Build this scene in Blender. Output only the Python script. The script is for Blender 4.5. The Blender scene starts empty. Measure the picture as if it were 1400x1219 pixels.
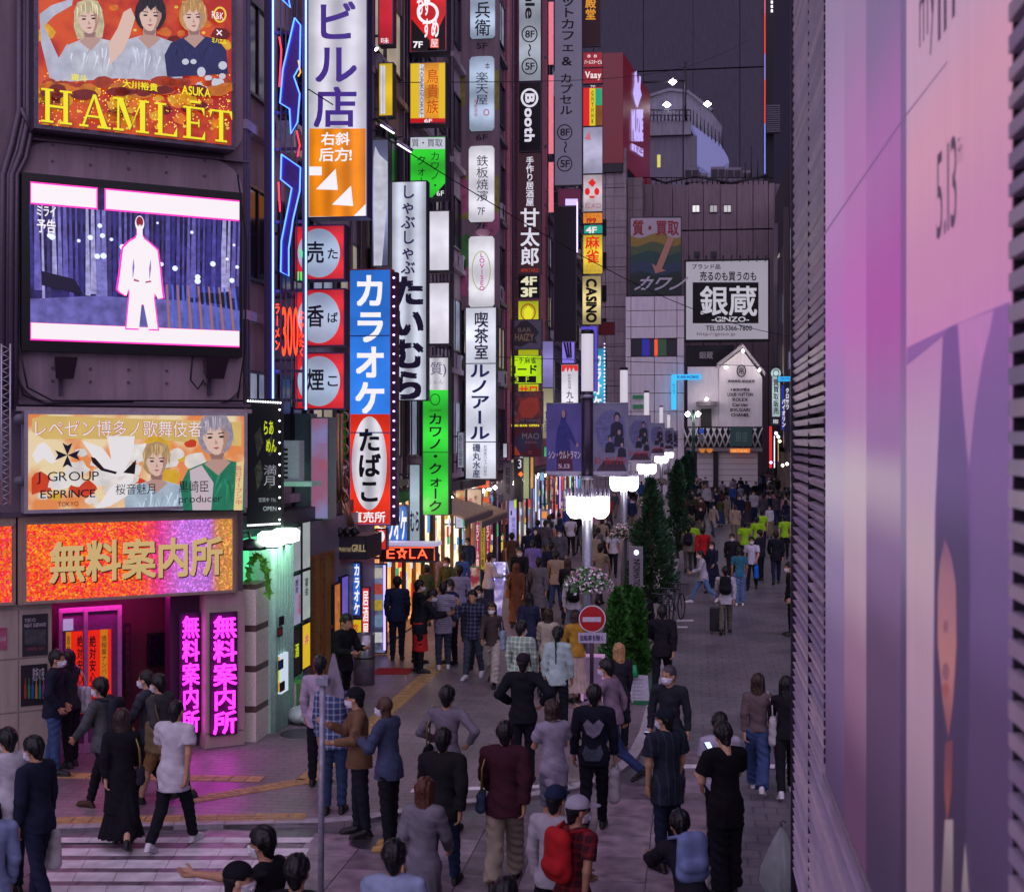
import bpy, math, random
import numpy as np
from mathutils import Vector, Matrix
random.seed(7); np.random.seed(7)
sc = bpy.context.scene
COL = sc.collection
R = math.radians
# ---------------------------------------------------------------- camera
EXPO = .95; ES = 2 ** -EXPO
FPX, CX, HY, CAMZ = 1800.0, 700.0, 600.0, 4.7
PHI = math.atan((948 - CX) / FPX)
FW = np.array([-math.sin(PHI), math.cos(PHI), 0.0])
RT = np.array([math.cos(PHI), math.sin(PHI), 0.0])
UP = np.array([0.0, 0.0, 1.0])
CAM = np.array([0.0, 0.0, CAMZ])
cd = bpy.data.cameras.new('camera'); cam = bpy.data.objects.new('camera', cd); COL.objects.link(cam)
cam.location = (0, 0, CAMZ); cam.rotation_euler = (R(90), 0, PHI)
cd.sensor_fit = 'HORIZONTAL'; cd.sensor_width = 36; cd.lens = 36 * FPX / 1400
cd.shift_y = -9.5 / 1400; cd.clip_end = 3000; cd.clip_start = .05
cd.dof.use_dof = True; cd.dof.focus_distance = 27; cd.dof.aperture_fstop = 4.2
sc.camera = cam
# ---------------------------------------------------------------- sky, key light, exposure
wd = bpy.data.worlds.new('World'); sc.world = wd; wd.use_nodes = True
nt = wd.node_tree; bg = nt.nodes['Background']
sky = nt.nodes.new('ShaderNodeTexSky'); sky.sky_type = 'NISHITA'; sky.sun_disc = False
sky.sun_elevation = R(-4); sky.sun_rotation = R(200)
ad = nt.nodes.new('ShaderNodeMixRGB'); ad.blend_type = 'ADD'; ad.inputs[0].default_value = 1
ad.inputs[2].default_value = (.17, .13, .30, 1)
nt.links.new(sky.outputs[0], ad.inputs[1]); nt.links.new(ad.outputs[0], bg.inputs[0])
bg.inputs[1].default_value = .06
sd = bpy.data.lights.new('city_glow', 'SUN'); sun = bpy.data.objects.new('city_glow', sd); COL.objects.link(sun)
sd.energy = 1.5; sd.angle = R(120); sd.color = (.86, .72, 1.0)
sun.rotation_euler = (R(58), 0, R(-4))
sc.view_settings.view_transform = 'Standard'; sc.view_settings.look = 'None'
sc.view_settings.exposure = EXPO; sc.view_settings.gamma = 1; sc.view_settings.use_curve_mapping = False
sc.cycles.use_denoising = True; sc.cycles.max_bounces = 5; sc.cycles.diffuse_bounces = 2
sc.cycles.glossy_bounces = 2; sc.cycles.transparent_max_bounces = 6; sc.cycles.sample_clamp_indirect = 3
# ---------------------------------------------------------------- projection helpers (photo pixel -> place on a real plane)
def ray(px, py):
 px = np.asarray(px, float); py = np.asarray(py, float)
 return FW + RT * ((px - CX) / FPX)[..., None] + UP * ((HY - py) / FPX)[..., None]
class Plane:
 def __init__(s, p, n):
  s.p = np.array(p, float); n = np.array(n, float); s.n = n / np.linalg.norm(n)
  s.u = np.cross(UP, s.n)              # to the right when looked at from the front
  s.v = UP; s.persp = False; s.clip = None
 def at(s, px, py, off=0.0):
  d = ray(px, py)
  t = ((s.p - CAM) @ s.n) / (d @ s.n)
  return CAM + d * np.asarray(t)[..., None] + s.n * np.asarray(off, float)[..., None] if np.ndim(t) else CAM + d * t + s.n * off
 def x(s, px):                             # u coordinate of a pixel column
  return float((s.at(px, HY) - s.p) @ s.u)
 def z(s, px, py): return float(s.at(px, py)[2])
 def w(s, u, z, off=0.0):
  q = s.p + s.u * u + s.n * off; return np.array([q[0], q[1], z])
def ground(px, py, z=0.0):
 d = ray(px, py); t = (z - CAMZ) / d[2]; return CAM + d * t
FX = -7.0
def yfac(px, X=FX):
 k = (px - CX) / FPX; c, s = math.cos(PHI), math.sin(PHI)
 return X * (c + k * s) / (k * c - s)
def front(Y): return Plane((0, Y, 0), (0, -1, 0))
def side(X=FX):
 p = Plane((X, 0, 0), (1, 0, 0)); p.persp = True; return p
# ---------------------------------------------------------------- materials
def lin(c):
 if isinstance(c, str):
  c = [int(c[i:i+2], 16) / 255 for i in (0, 2, 4)]
  c = [x / 12.92 if x <= .04045 else ((x + .055) / 1.055) ** 2.4 for x in c]
 return tuple(c) + (1,)
_m = {}
def mat(col, rough=.6, metal=0, bump=0, scale=20, var=.12, spec=.4, coat=0):
 key = ('m', str(col), rough, metal, bump, scale, var)
 if key in _m: return _m[key]
 m = bpy.data.materials.new('surface'); m.use_nodes = True; _m[key] = m
 n = m.node_tree; b = n.nodes['Principled BSDF']; L = n.links.new
 c = lin(col)
 b.inputs['Roughness'].default_value = rough; b.inputs['Metallic'].default_value = metal
 b.inputs['Specular IOR Level'].default_value = spec
 tc = n.nodes.new('ShaderNodeTexCoord'); no = n.nodes.new('ShaderNodeTexNoise')
 no.inputs['Scale'].default_value = scale; no.inputs['Detail'].default_value = 4
 L(tc.outputs['Object'], no.inputs['Vector'])
 rp = n.nodes.new('ShaderNodeValToRGB')
 rp.color_ramp.elements[0].position = .3; rp.color_ramp.elements[1].position = .7
 rp.color_ramp.elements[0].color = tuple(x * (1 - var) for x in c[:3]) + (1,)
 rp.color_ramp.elements[1].color = tuple(min(1, x * (1 + var)) for x in c[:3]) + (1,)
 L(no.outputs['Fac'], rp.inputs[0]); L(rp.outputs[0], b.inputs['Base Color'])
 if bump:
  bp = n.nodes.new('ShaderNodeBump'); bp.inputs['Strength'].default_value = bump; bp.inputs['Distance'].default_value = .01
  L(no.outputs['Fac'], bp.inputs['Height']); L(bp.outputs[0], b.inputs['Normal'])
 return m
def wallmat(col, rough=.75, dirt=.35, bw=0, bh=0, streak=True, axis='X', mortar=.6):
 """painted or tiled wall: large stains, vertical streaks, optional tile joints."""
 key = ('w', str(col), rough, dirt, bw, bh, axis)
 if key in _m: return _m[key]
 m = bpy.data.materials.new('wall_surface'); m.use_nodes = True; _m[key] = m
 n = m.node_tree; b = n.nodes['Principled BSDF']; L = n.links.new; c = lin(col)
 b.inputs['Roughness'].default_value = rough
 tc = n.nodes.new('ShaderNodeTexCoord')
 mp = n.nodes.new('ShaderNodeMapping'); mp.inputs['Scale'].default_value = (3.2, 3.2, .35)
 L(tc.outputs['Object'], mp.inputs['Vector'])
 n1 = n.nodes.new('ShaderNodeTexNoise'); n1.inputs['Scale'].default_value = 1.3; n1.inputs['Detail'].default_value = 6; n1.inputs['Roughness'].default_value = .65
 L(mp.outputs[0], n1.inputs['Vector'])
 n2 = n.nodes.new('ShaderNodeTexNoise'); n2.inputs['Scale'].default_value = 9; n2.inputs['Detail'].default_value = 5
 L(tc.outputs['Object'], n2.inputs['Vector'])
 rp = n.nodes.new('ShaderNodeValToRGB'); e = rp.color_ramp.elements
 e[0].position = .3; e[1].position = .68
 e[0].color = tuple(x * (1 - dirt) for x in c[:3]) + (1,); e[1].color = tuple(min(1, x * (1 + dirt * .5)) for x in c[:3]) + (1,)
 L(n1.outputs['Fac'], rp.inputs[0]); out = rp.outputs[0]
 if bw:
  br = n.nodes.new('ShaderNodeTexBrick'); br.inputs['Scale'].default_value = 1
  br.inputs['Brick Width'].default_value = bw; br.inputs['Row Height'].default_value = bh
  br.inputs['Mortar Size'].default_value = min(bw, bh) * .05; br.offset = 0 if bw >= bh * 1.01 or bw == bh else .5
  br.inputs['Color1'].default_value = (1, 1, 1, 1); br.inputs['Color2'].default_value = (.86, .86, .86, 1); br.inputs['Mortar'].default_value = (mortar,) * 3 + (1,)
  cb = n.nodes.new('ShaderNodeSeparateXYZ'); cc = n.nodes.new('ShaderNodeCombineXYZ')
  L(tc.outputs['Object'], cb.inputs[0]); L(cb.outputs[1 if axis == 'Y' else 0], cc.inputs[0]); L(cb.outputs[2], cc.inputs[1])
  L(cc.outputs[0], br.inputs['Vector'])
  mx = n.nodes.new('ShaderNodeMixRGB'); mx.blend_type = 'MULTIPLY'; mx.inputs[0].default_value = 1
  L(out, mx.inputs[1]); L(br.outputs['Color'], mx.inputs[2]); out = mx.outputs[0]
 L(out, b.inputs['Base Color'])
 bp = n.nodes.new('ShaderNodeBump'); bp.inputs['Strength'].default_value = .35; bp.inputs['Distance'].default_value = .02
 L(n2.outputs['Fac'], bp.inputs['Height']); L(bp.outputs[0], b.inputs['Normal'])
 return m
def emit(col, s=1.0, noise=0, scale=6, col2=None, rough=.35):
 """lit panel, tube or screen: gives off light evenly, with an optional two-colour print."""
 key = ('e', str(col), s, noise, scale, str(col2))
 if key in _m: return _m[key]
 m = bpy.data.materials.new('lit_panel'); m.use_nodes = True; _m[key] = m
 n = m.node_tree; b = n.nodes['Principled BSDF']; L = n.links.new
 c = lin(col); b.inputs['Base Color'].default_value = tuple(x * .25 for x in c[:3]) + (1,)
 b.inputs['Roughness'].default_value = rough; b.inputs['Emission Strength'].default_value = s * ES
 b.inputs['Emission Color'].default_value = c
 if noise or col2:
  tc = n.nodes.new('ShaderNodeTexCoord'); no = n.nodes.new('ShaderNodeTexNoise')
  no.inputs['Scale'].default_value = scale; no.inputs['Detail'].default_value = 3
  L(tc.outputs['Object'], no.inputs['Vector'])
  rp = n.nodes.new('ShaderNodeValToRGB'); e = rp.color_ramp.elements
  if col2: e[0].color = lin(col2); e[1].color = c; e[0].position = .42; e[1].position = .58
  else:
   e[0].position = .3; e[1].position = .75
   e[0].color = tuple(x * (1 - noise) for x in c[:3]) + (1,); e[1].color = c
  L(no.outputs['Fac'], rp.inputs[0]); L(rp.outputs[0], b.inputs['Emission Color'])
 return m
def lightbox(col, s=.9, tubes=3, axis='Z', amt=.22):
 """translucent sign face with the fluorescent tubes inside showing as soft brighter bands."""
 key = ('lb', str(col), s, tubes, axis, amt); s = s * ES
 if key in _m: return _m[key]
 m = bpy.data.materials.new('lightbox_face'); m.use_nodes = True; _m[key] = m
 n = m.node_tree; b = n.nodes['Principled BSDF']; L = n.links.new
 c = lin(col); b.inputs['Base Color'].default_value = tuple(x * .3 for x in c[:3]) + (1,)
 b.inputs['Roughness'].default_value = .3
 tc = n.nodes.new('ShaderNodeTexCoord'); sp = n.nodes.new('ShaderNodeSeparateXYZ'); L(tc.outputs['Generated'], sp.inputs[0])
 mu = n.nodes.new('ShaderNodeMath'); mu.operation = 'MULTIPLY'; mu.inputs[1].default_value = 2 * math.pi * tubes
 L(sp.outputs[{'X': 0, 'Y': 1, 'Z': 2}[axis]], mu.inputs[0])
 cs = n.nodes.new('ShaderNodeMath'); cs.operation = 'COSINE'; L(mu.outputs[0], cs.inputs[0])
 no = n.nodes.new('ShaderNodeTexNoise'); no.inputs['Scale'].default_value = 1.7; no.inputs['Detail'].default_value = 5; L(tc.outputs['Object'], no.inputs['Vector'])
 ma = n.nodes.new('ShaderNodeMath'); ma.operation = 'MULTIPLY_ADD'; ma.inputs[1].default_value = -amt * .5; ma.inputs[2].default_value = s * (1 - amt * .5)
 L(cs.outputs[0], ma.inputs[0])
 m2 = n.nodes.new('ShaderNodeMath'); m2.operation = 'MULTIPLY_ADD'; m2.inputs[1].default_value = .9; m2.inputs[2].default_value = .52; L(no.outputs['Fac'], m2.inputs[0])
 m3 = n.nodes.new('ShaderNodeMath'); m3.operation = 'MULTIPLY'; L(ma.outputs[0], m3.inputs[0]); L(m2.outputs[0], m3.inputs[1])
 L(m3.outputs[0], b.inputs['Emission Strength']); b.inputs['Emission Color'].default_value = c
 return m
def cloth(col, pat=None, col2=None, rough=.9, scale=1.0):
 key = ('c', str(col), pat, str(col2), scale)
 if key in _m: return _m[key]
 m = bpy.data.materials.new('fabric'); m.use_nodes = True; _m[key] = m
 n = m.node_tree; b = n.nodes['Principled BSDF']; L = n.links.new; c = lin(col)
 b.inputs['Roughness'].default_value = rough; b.inputs['Specular IOR Level'].default_value = .2
 b.inputs['Sheen Weight'].default_value = .0
 tc = n.nodes.new('ShaderNodeTexCoord')
 no = n.nodes.new('ShaderNodeTexNoise'); no.inputs['Scale'].default_value = 7; no.inputs['Detail'].default_value = 5
 L(tc.outputs['Object'], no.inputs['Vector'])
 mr = n.nodes.new('ShaderNodeMapRange'); mr.inputs['To Min'].default_value = .5; mr.inputs['To Max'].default_value = 1.5
 L(no.outputs['Fac'], mr.inputs['Value'])
 out = None
 if pat:
  sp = n.nodes.new('ShaderNodeSeparateXYZ'); L(tc.outputs['Object'], sp.inputs[0])
  def band(i, f, th):
   a = n.nodes.new('ShaderNodeMath'); a.operation = 'MULTIPLY'; a.inputs[1].default_value = f * scale; L(sp.outputs[i], a.inputs[0])
   f_ = n.nodes.new('ShaderNodeMath'); f_.operation = 'FRACT'; L(a.outputs[0], f_.inputs[0])
   g = n.nodes.new('ShaderNodeMath'); g.operation = 'LESS_THAN'; g.inputs[1].default_value = th; L(f_.outputs[0], g.inputs[0]); return g.outputs[0]
  if pat == 'stripe': fac = band(2, 28, .45)
  elif pat == 'vstripe': fac = band(0, 12, .2)
  else:
   a = band(2, 13, .3); c_ = band(0, 13, .3)
   s_ = n.nodes.new('ShaderNodeMath'); s_.operation = 'ADD'; L(a, s_.inputs[0]); L(c_, s_.inputs[1])
   h_ = n.nodes.new('ShaderNodeMath'); h_.operation = 'MULTIPLY'; h_.inputs[1].default_value = .5; L(s_.outputs[0], h_.inputs[0]); fac = h_.outputs[0]
  mx = n.nodes.new('ShaderNodeMixRGB'); mx.inputs[1].default_value = c; mx.inputs[2].default_value = lin(col2)
  L(fac, mx.inputs[0]); out = mx.outputs[0]
 m2 = n.nodes.new('ShaderNodeMixRGB'); m2.blend_type = 'MULTIPLY'; m2.inputs[0].default_value = 1
 if out: L(out, m2.inputs[1])
 else: m2.inputs[1].default_value = c
 L(mr.outputs[0], m2.inputs[2]); L(m2.outputs[0], b.inputs['Base Color'])
 bp = n.nodes.new('ShaderNodeBump'); bp.inputs['Strength'].default_value = .5; bp.inputs['Distance'].default_value = .02
 L(no.outputs['Fac'], bp.inputs['Height']); L(bp.outputs[0], b.inputs['Normal'])
 return m
# ---------------------------------------------------------------- mesh collecting
class MB:
 def __init__(s): s.v = []; s.f = []; s.mi = []; s.sm = []
 def add(s, vs, fs, mi=0, smooth=False):
  o = len(s.v); s.v += [tuple(map(float, v)) for v in vs]
  for f in fs: s.f.append(tuple(i + o for i in f)); s.mi.append(mi); s.sm.append(smooth)
  return s
 def hexa(s, p, mi=0):   # 8 points: back ring 0-3, front ring 4-7
  return s.add(p, [(0, 3, 2, 1), (4, 5, 6, 7), (0, 1, 5, 4), (1, 2, 6, 5), (2, 3, 7, 6), (3, 0, 4, 7)], mi)
 def box(s, x0, x1, y0, y1, z0, z1, mi=0):
  return s.hexa([(x0, y0, z0), (x1, y0, z0), (x1, y1, z0), (x0, y1, z0), (x0, y0, z1), (x1, y0, z1), (x1, y1, z1), (x0, y1, z1)], mi)
 def pbox(s, P, u0, u1, z0, z1, o0, o1, mi=0):   # box on a plane: u range, z range, offset range along the normal
  c = [P.w(u0, z0, o0), P.w(u1, z0, o0), P.w(u1, z1, o0), P.w(u0, z1, o0), P.w(u0, z0, o1), P.w(u1, z0, o1), P.w(u1, z1, o1), P.w(u0, z1, o1)]
  return s.hexa(c, mi)
 def prism(s, pts, vec, mi=0):
  n = len(pts); pts = [np.array(p, float) for p in pts]; v = np.array(vec, float)
  return s.add(pts + [p + v for p in pts], [tuple(range(n))[::-1], tuple(range(n, 2 * n))] + [(i, (i + 1) % n, n + (i + 1) % n, n + i) for i in range(n)], mi)
 def poly(s, pts, mi=0): return s.add(pts, [tuple(range(len(pts)))], mi)
 def tube(s, pts, r, n=8, mi=0, caps=True):
  pts = [np.array(p, float) for p in pts]; rr = r if hasattr(r, '__len__') else [r] * len(pts)
  vs = [];
  for i, p in enumerate(pts):
   a = pts[max(0, i - 1)]; b = pts[min(len(pts) - 1, i + 1)]; d = b - a; d /= (np.linalg.norm(d) + 1e-9)
   e = np.array([1., 0, 0]) if abs(d[0]) < .8 else np.array([0, 1., 0])
   e1 = np.cross(d, e); e1 /= np.linalg.norm(e1); e2 = np.cross(d, e1)
   for k in range(n):
    t = 2 * math.pi * k / n; vs.append(p + rr[i] * (e1 * math.cos(t) + e2 * math.sin(t)))
  fs = [(i * n + k, i * n + (k + 1) % n, (i + 1) * n + (k + 1) % n, (i + 1) * n + k) for i in range(len(pts) - 1) for k in range(n)]
  if caps: fs += [tuple(range(n))[::-1], tuple(range((len(pts) - 1) * n, len(pts) * n))]
  return s.add(vs, fs, mi, True)
 def lathe(s, c, prof, n=20, mi=0, smooth=True):   # prof: (radius, z)
  vs = [(c[0] + r * math.cos(2 * math.pi * k / n), c[1] + r * math.sin(2 * math.pi * k / n), c[2] + z) for r, z in prof for k in range(n)]
  fs = [(i * n + k, i * n + (k + 1) % n, (i + 1) * n + (k + 1) % n, (i + 1) * n + k) for i in range(len(prof) - 1) for k in range(n)]
  fs += [tuple(range(n))[::-1], tuple(range((len(prof) - 1) * n, len(prof) * n))]
  return s.add(vs, fs, mi, smooth)
def wloc(p):
 l = np.zeros(3)
 while p is not None: l = l + np.array(p.location); p = p.parent
 return l
def link_obj(name, me, mats, parent=None, base=None):
 o = bpy.data.objects.new(name, me); COL.objects.link(o)
 for m in (mats if isinstance(mats, (list, tuple)) else [mats]): me.materials.append(m)
 if parent is not None: o.parent = parent
 elif base is not None: o.location = base
 return o
def obj(name, mb, mats, parent=None, base=None, label=None):
 """vertices are given in world metres; they are stored relative to the parent (or to base)."""
 if parent is not None: b = wloc(parent)
 elif base is not None: b = np.array(base, float)
 else: b = np.zeros(3)
 me = bpy.data.meshes.new(name)
 vs = (np.array(mb.v, float) - b) if mb.v else []
 me.from_pydata([tuple(v) for v in vs], [], mb.f)
 me.polygons.foreach_set('material_index', mb.mi)
 me.polygons.foreach_set('use_smooth', mb.sm); me.update()
 o = link_obj(name, me, mats, parent, base)
 if label: o['label'] = label
 return o
def thing(name, label, cat, loc=(0, 0, 0), group=None):
 o = bpy.data.objects.new(name, None); COL.objects.link(o); o.empty_display_size = .2
 o.location = tuple(map(float, loc)); o['label'] = label; o['category'] = cat
 if group: o['group'] = group
 return o
def tag(o, label, cat, group=None, kind=None):
 if label: o['label'] = label
 if cat: o['category'] = cat
 if group: o['group'] = group
 if kind: o['kind'] = kind
 return o
def copy_tree(o, parent=None):
 c = o.copy(); COL.objects.link(c)
 if parent is not None: c.parent = parent
 for ch in list(o.children): copy_tree(ch, c)
 return c
# ---------------------------------------------------------------- lettering: glyph outlines are built once, at the end
JOBS = []
ROTC = 'ー～-('
def T(P, s, rect, m, parent, off=.006, vert=False, bold=.0, depth=0.0, rot=False, name='lettering', shear=0, quad=None):
 """lettering s fitted into the photo rectangle rect (x0,y0,x1,y1) on plane P."""
 me = bpy.data.meshes.new(name); o = link_obj(name, me, m, parent)
 JOBS.append((me, P, s, rect, off, vert, bold, depth, rot, shear, wloc(parent))); return o
def flush_text():
 glyphs = {}
 for j in JOBS:
  for ch in j[2]:
   if ch not in ' \n': glyphs[(ch, 0)] = None
 for (ch, b) in glyphs:
  cu = bpy.data.curves.new('g', 'FONT'); cu.body = ch; cu.resolution_u = 3; cu.size = 1
  ob = bpy.data.objects.new('g', cu); me = bpy.data.meshes.new_from_object(ob)
  n = len(me.vertices); v = np.empty(n * 3); me.vertices.foreach_get('co', v)
  f = [tuple(p.vertices) for p in me.polygons]
  glyphs[(ch, b)] = (v.reshape(-1, 3)[:, :2], f)
  bpy.data.objects.remove(ob); bpy.data.curves.remove(cu); bpy.data.meshes.remove(me)
 for me, P, s, (x0, y0, x1, y1), off, vert, bold, depth, rot, shear, base in JOBS:
  V = []; Fs = []; n = 0; LZ = []
  if any(ord(c_) > 0x4dff for c_ in s): bold = min(bold, .032 if depth else .022)
  sh = [(0, 0)] + ([(bold, bold), (-bold, bold), (bold, -bold), (-bold, -bold)] if bold > .004 else [])
  def put(v, f, sy=1.0):
   nonlocal n
   for kk, (sx_, sy_) in enumerate(sh):
    V.append(v + [sx_ * .8, sy_ * .8 * sy]); Fs.extend([tuple(i + n for i in q) for q in f]); n += len(v); LZ.append(np.full(len(v), kk * .0005))
  if vert:
   N = len(s)
   for i, ch in enumerate(s):
    if ch == ' ': continue
    v, f = glyphs[(ch, 0)]; v = v.copy()
    if not len(v): continue
    if ch in ROTC:
     c = (v.max(0) + v.min(0)) / 2; v = np.stack([.5 + (v[:, 1] - c[1]), .38 - (v[:, 0] - c[0])], 1)
    elif ord(ch) < 256:
     c = (v.max(0) + v.min(0)) / 2; v = (v - c) * 1.15 + [.5, .38]
    v[:, 1] = (v[:, 1] + .12)
    put(np.stack([v[:, 0], (N - 1 - i + v[:, 1]) / N], 1), f, 1 / N)
   A = np.concatenate(V)
  else:
   x = 0
   for ch in s:
    if ch == ' ': x += .35; continue
    v, f = glyphs[(ch, 0)]
    if not len(v): continue
    if ord(ch) < 0x2000: v = v - [v[:, 0].min(), 0]; adv = v[:, 0].max() + .09
    else: adv = 1.0
    put(v + [x, 0], f); x += adv
   A = np.concatenate(V); A = (A - A.min(0)) / (A.max(0) - A.min(0) + 1e-9)
  lz_ = np.concatenate(LZ)
  if shear: A = np.stack([A[:, 0] + shear * A[:, 1], A[:, 1]], 1)
  persp = P.persp
  if persp:
   uu = P.x(x0) + (P.x(x1) - P.x(x0)) * (A[:, 1] if rot else A[:, 0]); zt, zb = P.z(x0, y0), P.z(x0, y1)
   zz = zb + (zt - zb) * ((1 - A[:, 0]) if rot else A[:, 1])
   mk = lambda o_: P.p + P.u * uu[:, None] * 1.0 + P.n * (o_ + lz_)[:, None] + (zz - P.p[2])[:, None] * UP
   W_ = mk(off)
  elif rot: px = x0 + (x1 - x0) * A[:, 1]; py = y0 + (y1 - y0) * A[:, 0]
  else: px = x0 + (x1 - x0) * A[:, 0]; py = y1 - (y1 - y0) * A[:, 1]
  if not persp: W_ = P.at(px, py, off + lz_)
  if depth:
   B = mk(off - depth) if persp else P.at(px, py, off - depth + lz_); m_ = len(W_)
   from collections import Counter
   E = Counter()
   for q in Fs:
    for a, b in zip(q, q[1:] + q[:1]): E[(a, b)] += 1
   rim = [(a, b) for (a, b) in E if (b, a) not in E]
   W_ = np.concatenate([W_, B]); Fs = Fs + [(b, a, a + m_, b + m_) for a, b in rim]
  me.from_pydata([tuple(v) for v in (W_ - base)], [], Fs); me.update()
def clip_poly(p, r):
 x0, y0, x1, y1 = r
 for ax, lim, sg in ((0, x0, 1), (0, x1, -1), (1, y0, 1), (1, y1, -1)):
  q = []
  for a, b in zip(p, list(p[1:]) + [p[0]]):
   da, db = (a[ax] - lim) * sg, (b[ax] - lim) * sg
   if da >= 0: q.append(a)
   if (da >= 0) != (db >= 0):
    t = da / (da - db); q.append((a[0] + (b[0] - a[0]) * t, a[1] + (b[1] - a[1]) * t))
  p = q
  if len(p) < 3: return []
 return p
# flat print made of outlines given in photo pixels on the real plane of the sign
def art(P, polys, m, parent, off=.004, name='print', label=None):
 mb = MB(); first = None
 for pl in polys:
  if P.clip: pl = clip_poly(pl, P.clip)
  if len(pl) < 3: continue
  a = np.array(pl, float); mb.poly(P.at(a[:, 0], a[:, 1], np.full(len(a), off)))
 if not mb.v: return None
 o = obj(name, mb, m, parent, label=label)
 if len(polys) > 1: o['kind'] = 'stuff'
 return o
def ell(cx, cy, rx, ry, n=24, a0=0, a1=360):
 return [(cx + rx * math.cos(R(a0 + (a1 - a0) * k / n)), cy + ry * math.sin(R(a0 + (a1 - a0) * k / n))) for k in range(n if a1 - a0 == 360 else n + 1)]
def ring(P, cx, cy, rx, ry, w, m, parent, off=.006, name='print', n=28):
 mb = MB(); a = np.array(ell(cx, cy, rx, ry, n)); b = np.array(ell(cx, cy, rx - w, ry - w, n))
 A = P.at(a[:, 0], a[:, 1], np.full(n, off)); B = P.at(b[:, 0], b[:, 1], np.full(n, off))
 mb.add(np.concatenate([A, B]), [(k, (k + 1) % n, n + (k + 1) % n, n + k) for k in range(n)])
 return obj(name, mb, m, parent)
def rc(x0, y0, x1, y1): return [(x0, y1), (x1, y1), (x1, y0), (x0, y0)]
METAL = mat('5a5262', .45, .7, var=.2); DARK = mat('1a1720', .5, var=.3); BLACK = mat('0b0a10', .4, var=.2); GREY = mat('77707c', .6, .2, var=.2)
def sign(name, label, P, rect, depth=.25, casing=None, face=None, frame=.03, cat='sign', group=None, brackets=True, ref=None):
 """box sign: casing, lit face panel and a frame round it. rect in photo pixels, its left edge sets the heights."""
 x0, y0, x1, y1 = rect; xr = x0 if ref is None else ref
 u0, u1 = P.x(x0), P.x(x1); zt, zb = P.z(xr, y0), P.z(xr, y1)
 root = thing(name, label, cat, P.w((u0 + u1) / 2, zb, -depth / 2), group)
 obj('casing', MB().pbox(P, u0, u1, zb, zt, -depth, -.02), casing or METAL, root)
 f = frame
 if face: obj('face_panel', MB().pbox(P, u0 + f, u1 - f, zb + f, zt - f, -.018, -.002), face, root)
 mb = MB()
 for a, b, c, d in ((u0, u1, zt - f, zt), (u0, u1, zb, zb + f), (u0, u0 + f, zb + f, zt - f), (u1 - f, u1, zb + f, zt - f)):
  mb.pbox(P, a, b, c, d, -.019, .012)
 obj('frame', mb, casing or METAL, root)
 root['ext'] = 0; del root['ext']
 return root
# ================================================================ ground
def groundmat(col, bw, bh, rough=.55, dirt=.3, mortar=.55, rot=0):
 m = bpy.data.materials.new('paving_surface'); m.use_nodes = True
 n = m.node_tree; b = n.nodes['Principled BSDF']; L = n.links.new; c = lin(col)
 tc = n.nodes.new('ShaderNodeTexCoord'); mp = n.nodes.new('ShaderNodeMapping'); mp.inputs['Rotation'].default_value = (0, 0, R(rot))
 L(tc.outputs['Object'], mp.inputs['Vector'])
 br = n.nodes.new('ShaderNodeTexBrick'); br.inputs['Scale'].default_value = 1; br.inputs['Brick Width'].default_value = bw; br.inputs['Row Height'].default_value = bh
 br.inputs['Mortar Size'].default_value = min(bw, bh) * .05; br.inputs['Color1'].default_value = (1, 1, 1, 1); br.inputs['Color2'].default_value = (.84, .84, .86, 1); br.inputs['Mortar'].default_value = (mortar,) * 3 + (1,)
 L(mp.outputs[0], br.inputs['Vector'])
 n1 = n.nodes.new('ShaderNodeTexNoise'); n1.inputs['Scale'].default_value = .55; n1.inputs['Detail'].default_value = 8; n1.inputs['Roughness'].default_value = .7
 L(tc.outputs['Object'], n1.inputs['Vector'])
 rp = n.nodes.new('ShaderNodeValToRGB'); e = rp.color_ramp.elements; e[0].position = .36; e[1].position = .64
 e[0].color = tuple(x * (1 - dirt * 1.3) for x in c[:3]) + (1,); e[1].color = tuple(x * (1 + dirt * .9) for x in c[:3]) + (1,)
 L(n1.outputs['Fac'], rp.inputs[0])
 mx = n.nodes.new('ShaderNodeMixRGB'); mx.blend_type = 'MULTIPLY'; mx.inputs[0].default_value = 1; L(rp.outputs[0], mx.inputs[1]); L(br.outputs['Color'], mx.inputs[2])
 n3 = n.nodes.new('ShaderNodeTexVoronoi'); n3.inputs['Scale'].default_value = 2.6; n3.inputs['Randomness'].default_value = 1; L(tc.outputs['Object'], n3.inputs['Vector'])
 lt = n.nodes.new('ShaderNodeMath'); lt.operation = 'LESS_THAN'; lt.inputs[1].default_value = .055; L(n3.outputs['Distance'], lt.inputs[0])
 mg = n.nodes.new('ShaderNodeMixRGB'); mg.blend_type = 'MULTIPLY'; mg.inputs[2].default_value = (.55, .55, .55, 1); L(lt.outputs[0], mg.inputs[0]); L(mx.outputs[0], mg.inputs[1])
 L(mg.outputs[0], b.inputs['Base Color'])
 mr = n.nodes.new('ShaderNodeMapRange'); mr.inputs['To Min'].default_value = rough - .14; mr.inputs['To Max'].default_value = rough + .2; L(n1.outputs['Fac'], mr.inputs['Value']); L(mr.outputs[0], b.inputs['Roughness'])
 bp = n.nodes.new('ShaderNodeBump'); bp.inputs['Strength'].default_value = .5; bp.inputs['Distance'].default_value = .008; L(br.outputs['Fac'], bp.inputs['Height']); bp.invert = True; L(bp.outputs[0], b.inputs['Normal'])
 return m
M_road = groundmat('6e6872', .3, .3, .42, mortar=.6); M_pave = groundmat('80707a', .3, .15, .42, rot=0, mortar=.45)
M_slab = [mat(c, .45, bump=.5, scale=5, var=.38) for c in ('857280', '786675', '8f7d8b', '6e5e6c')]
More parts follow.
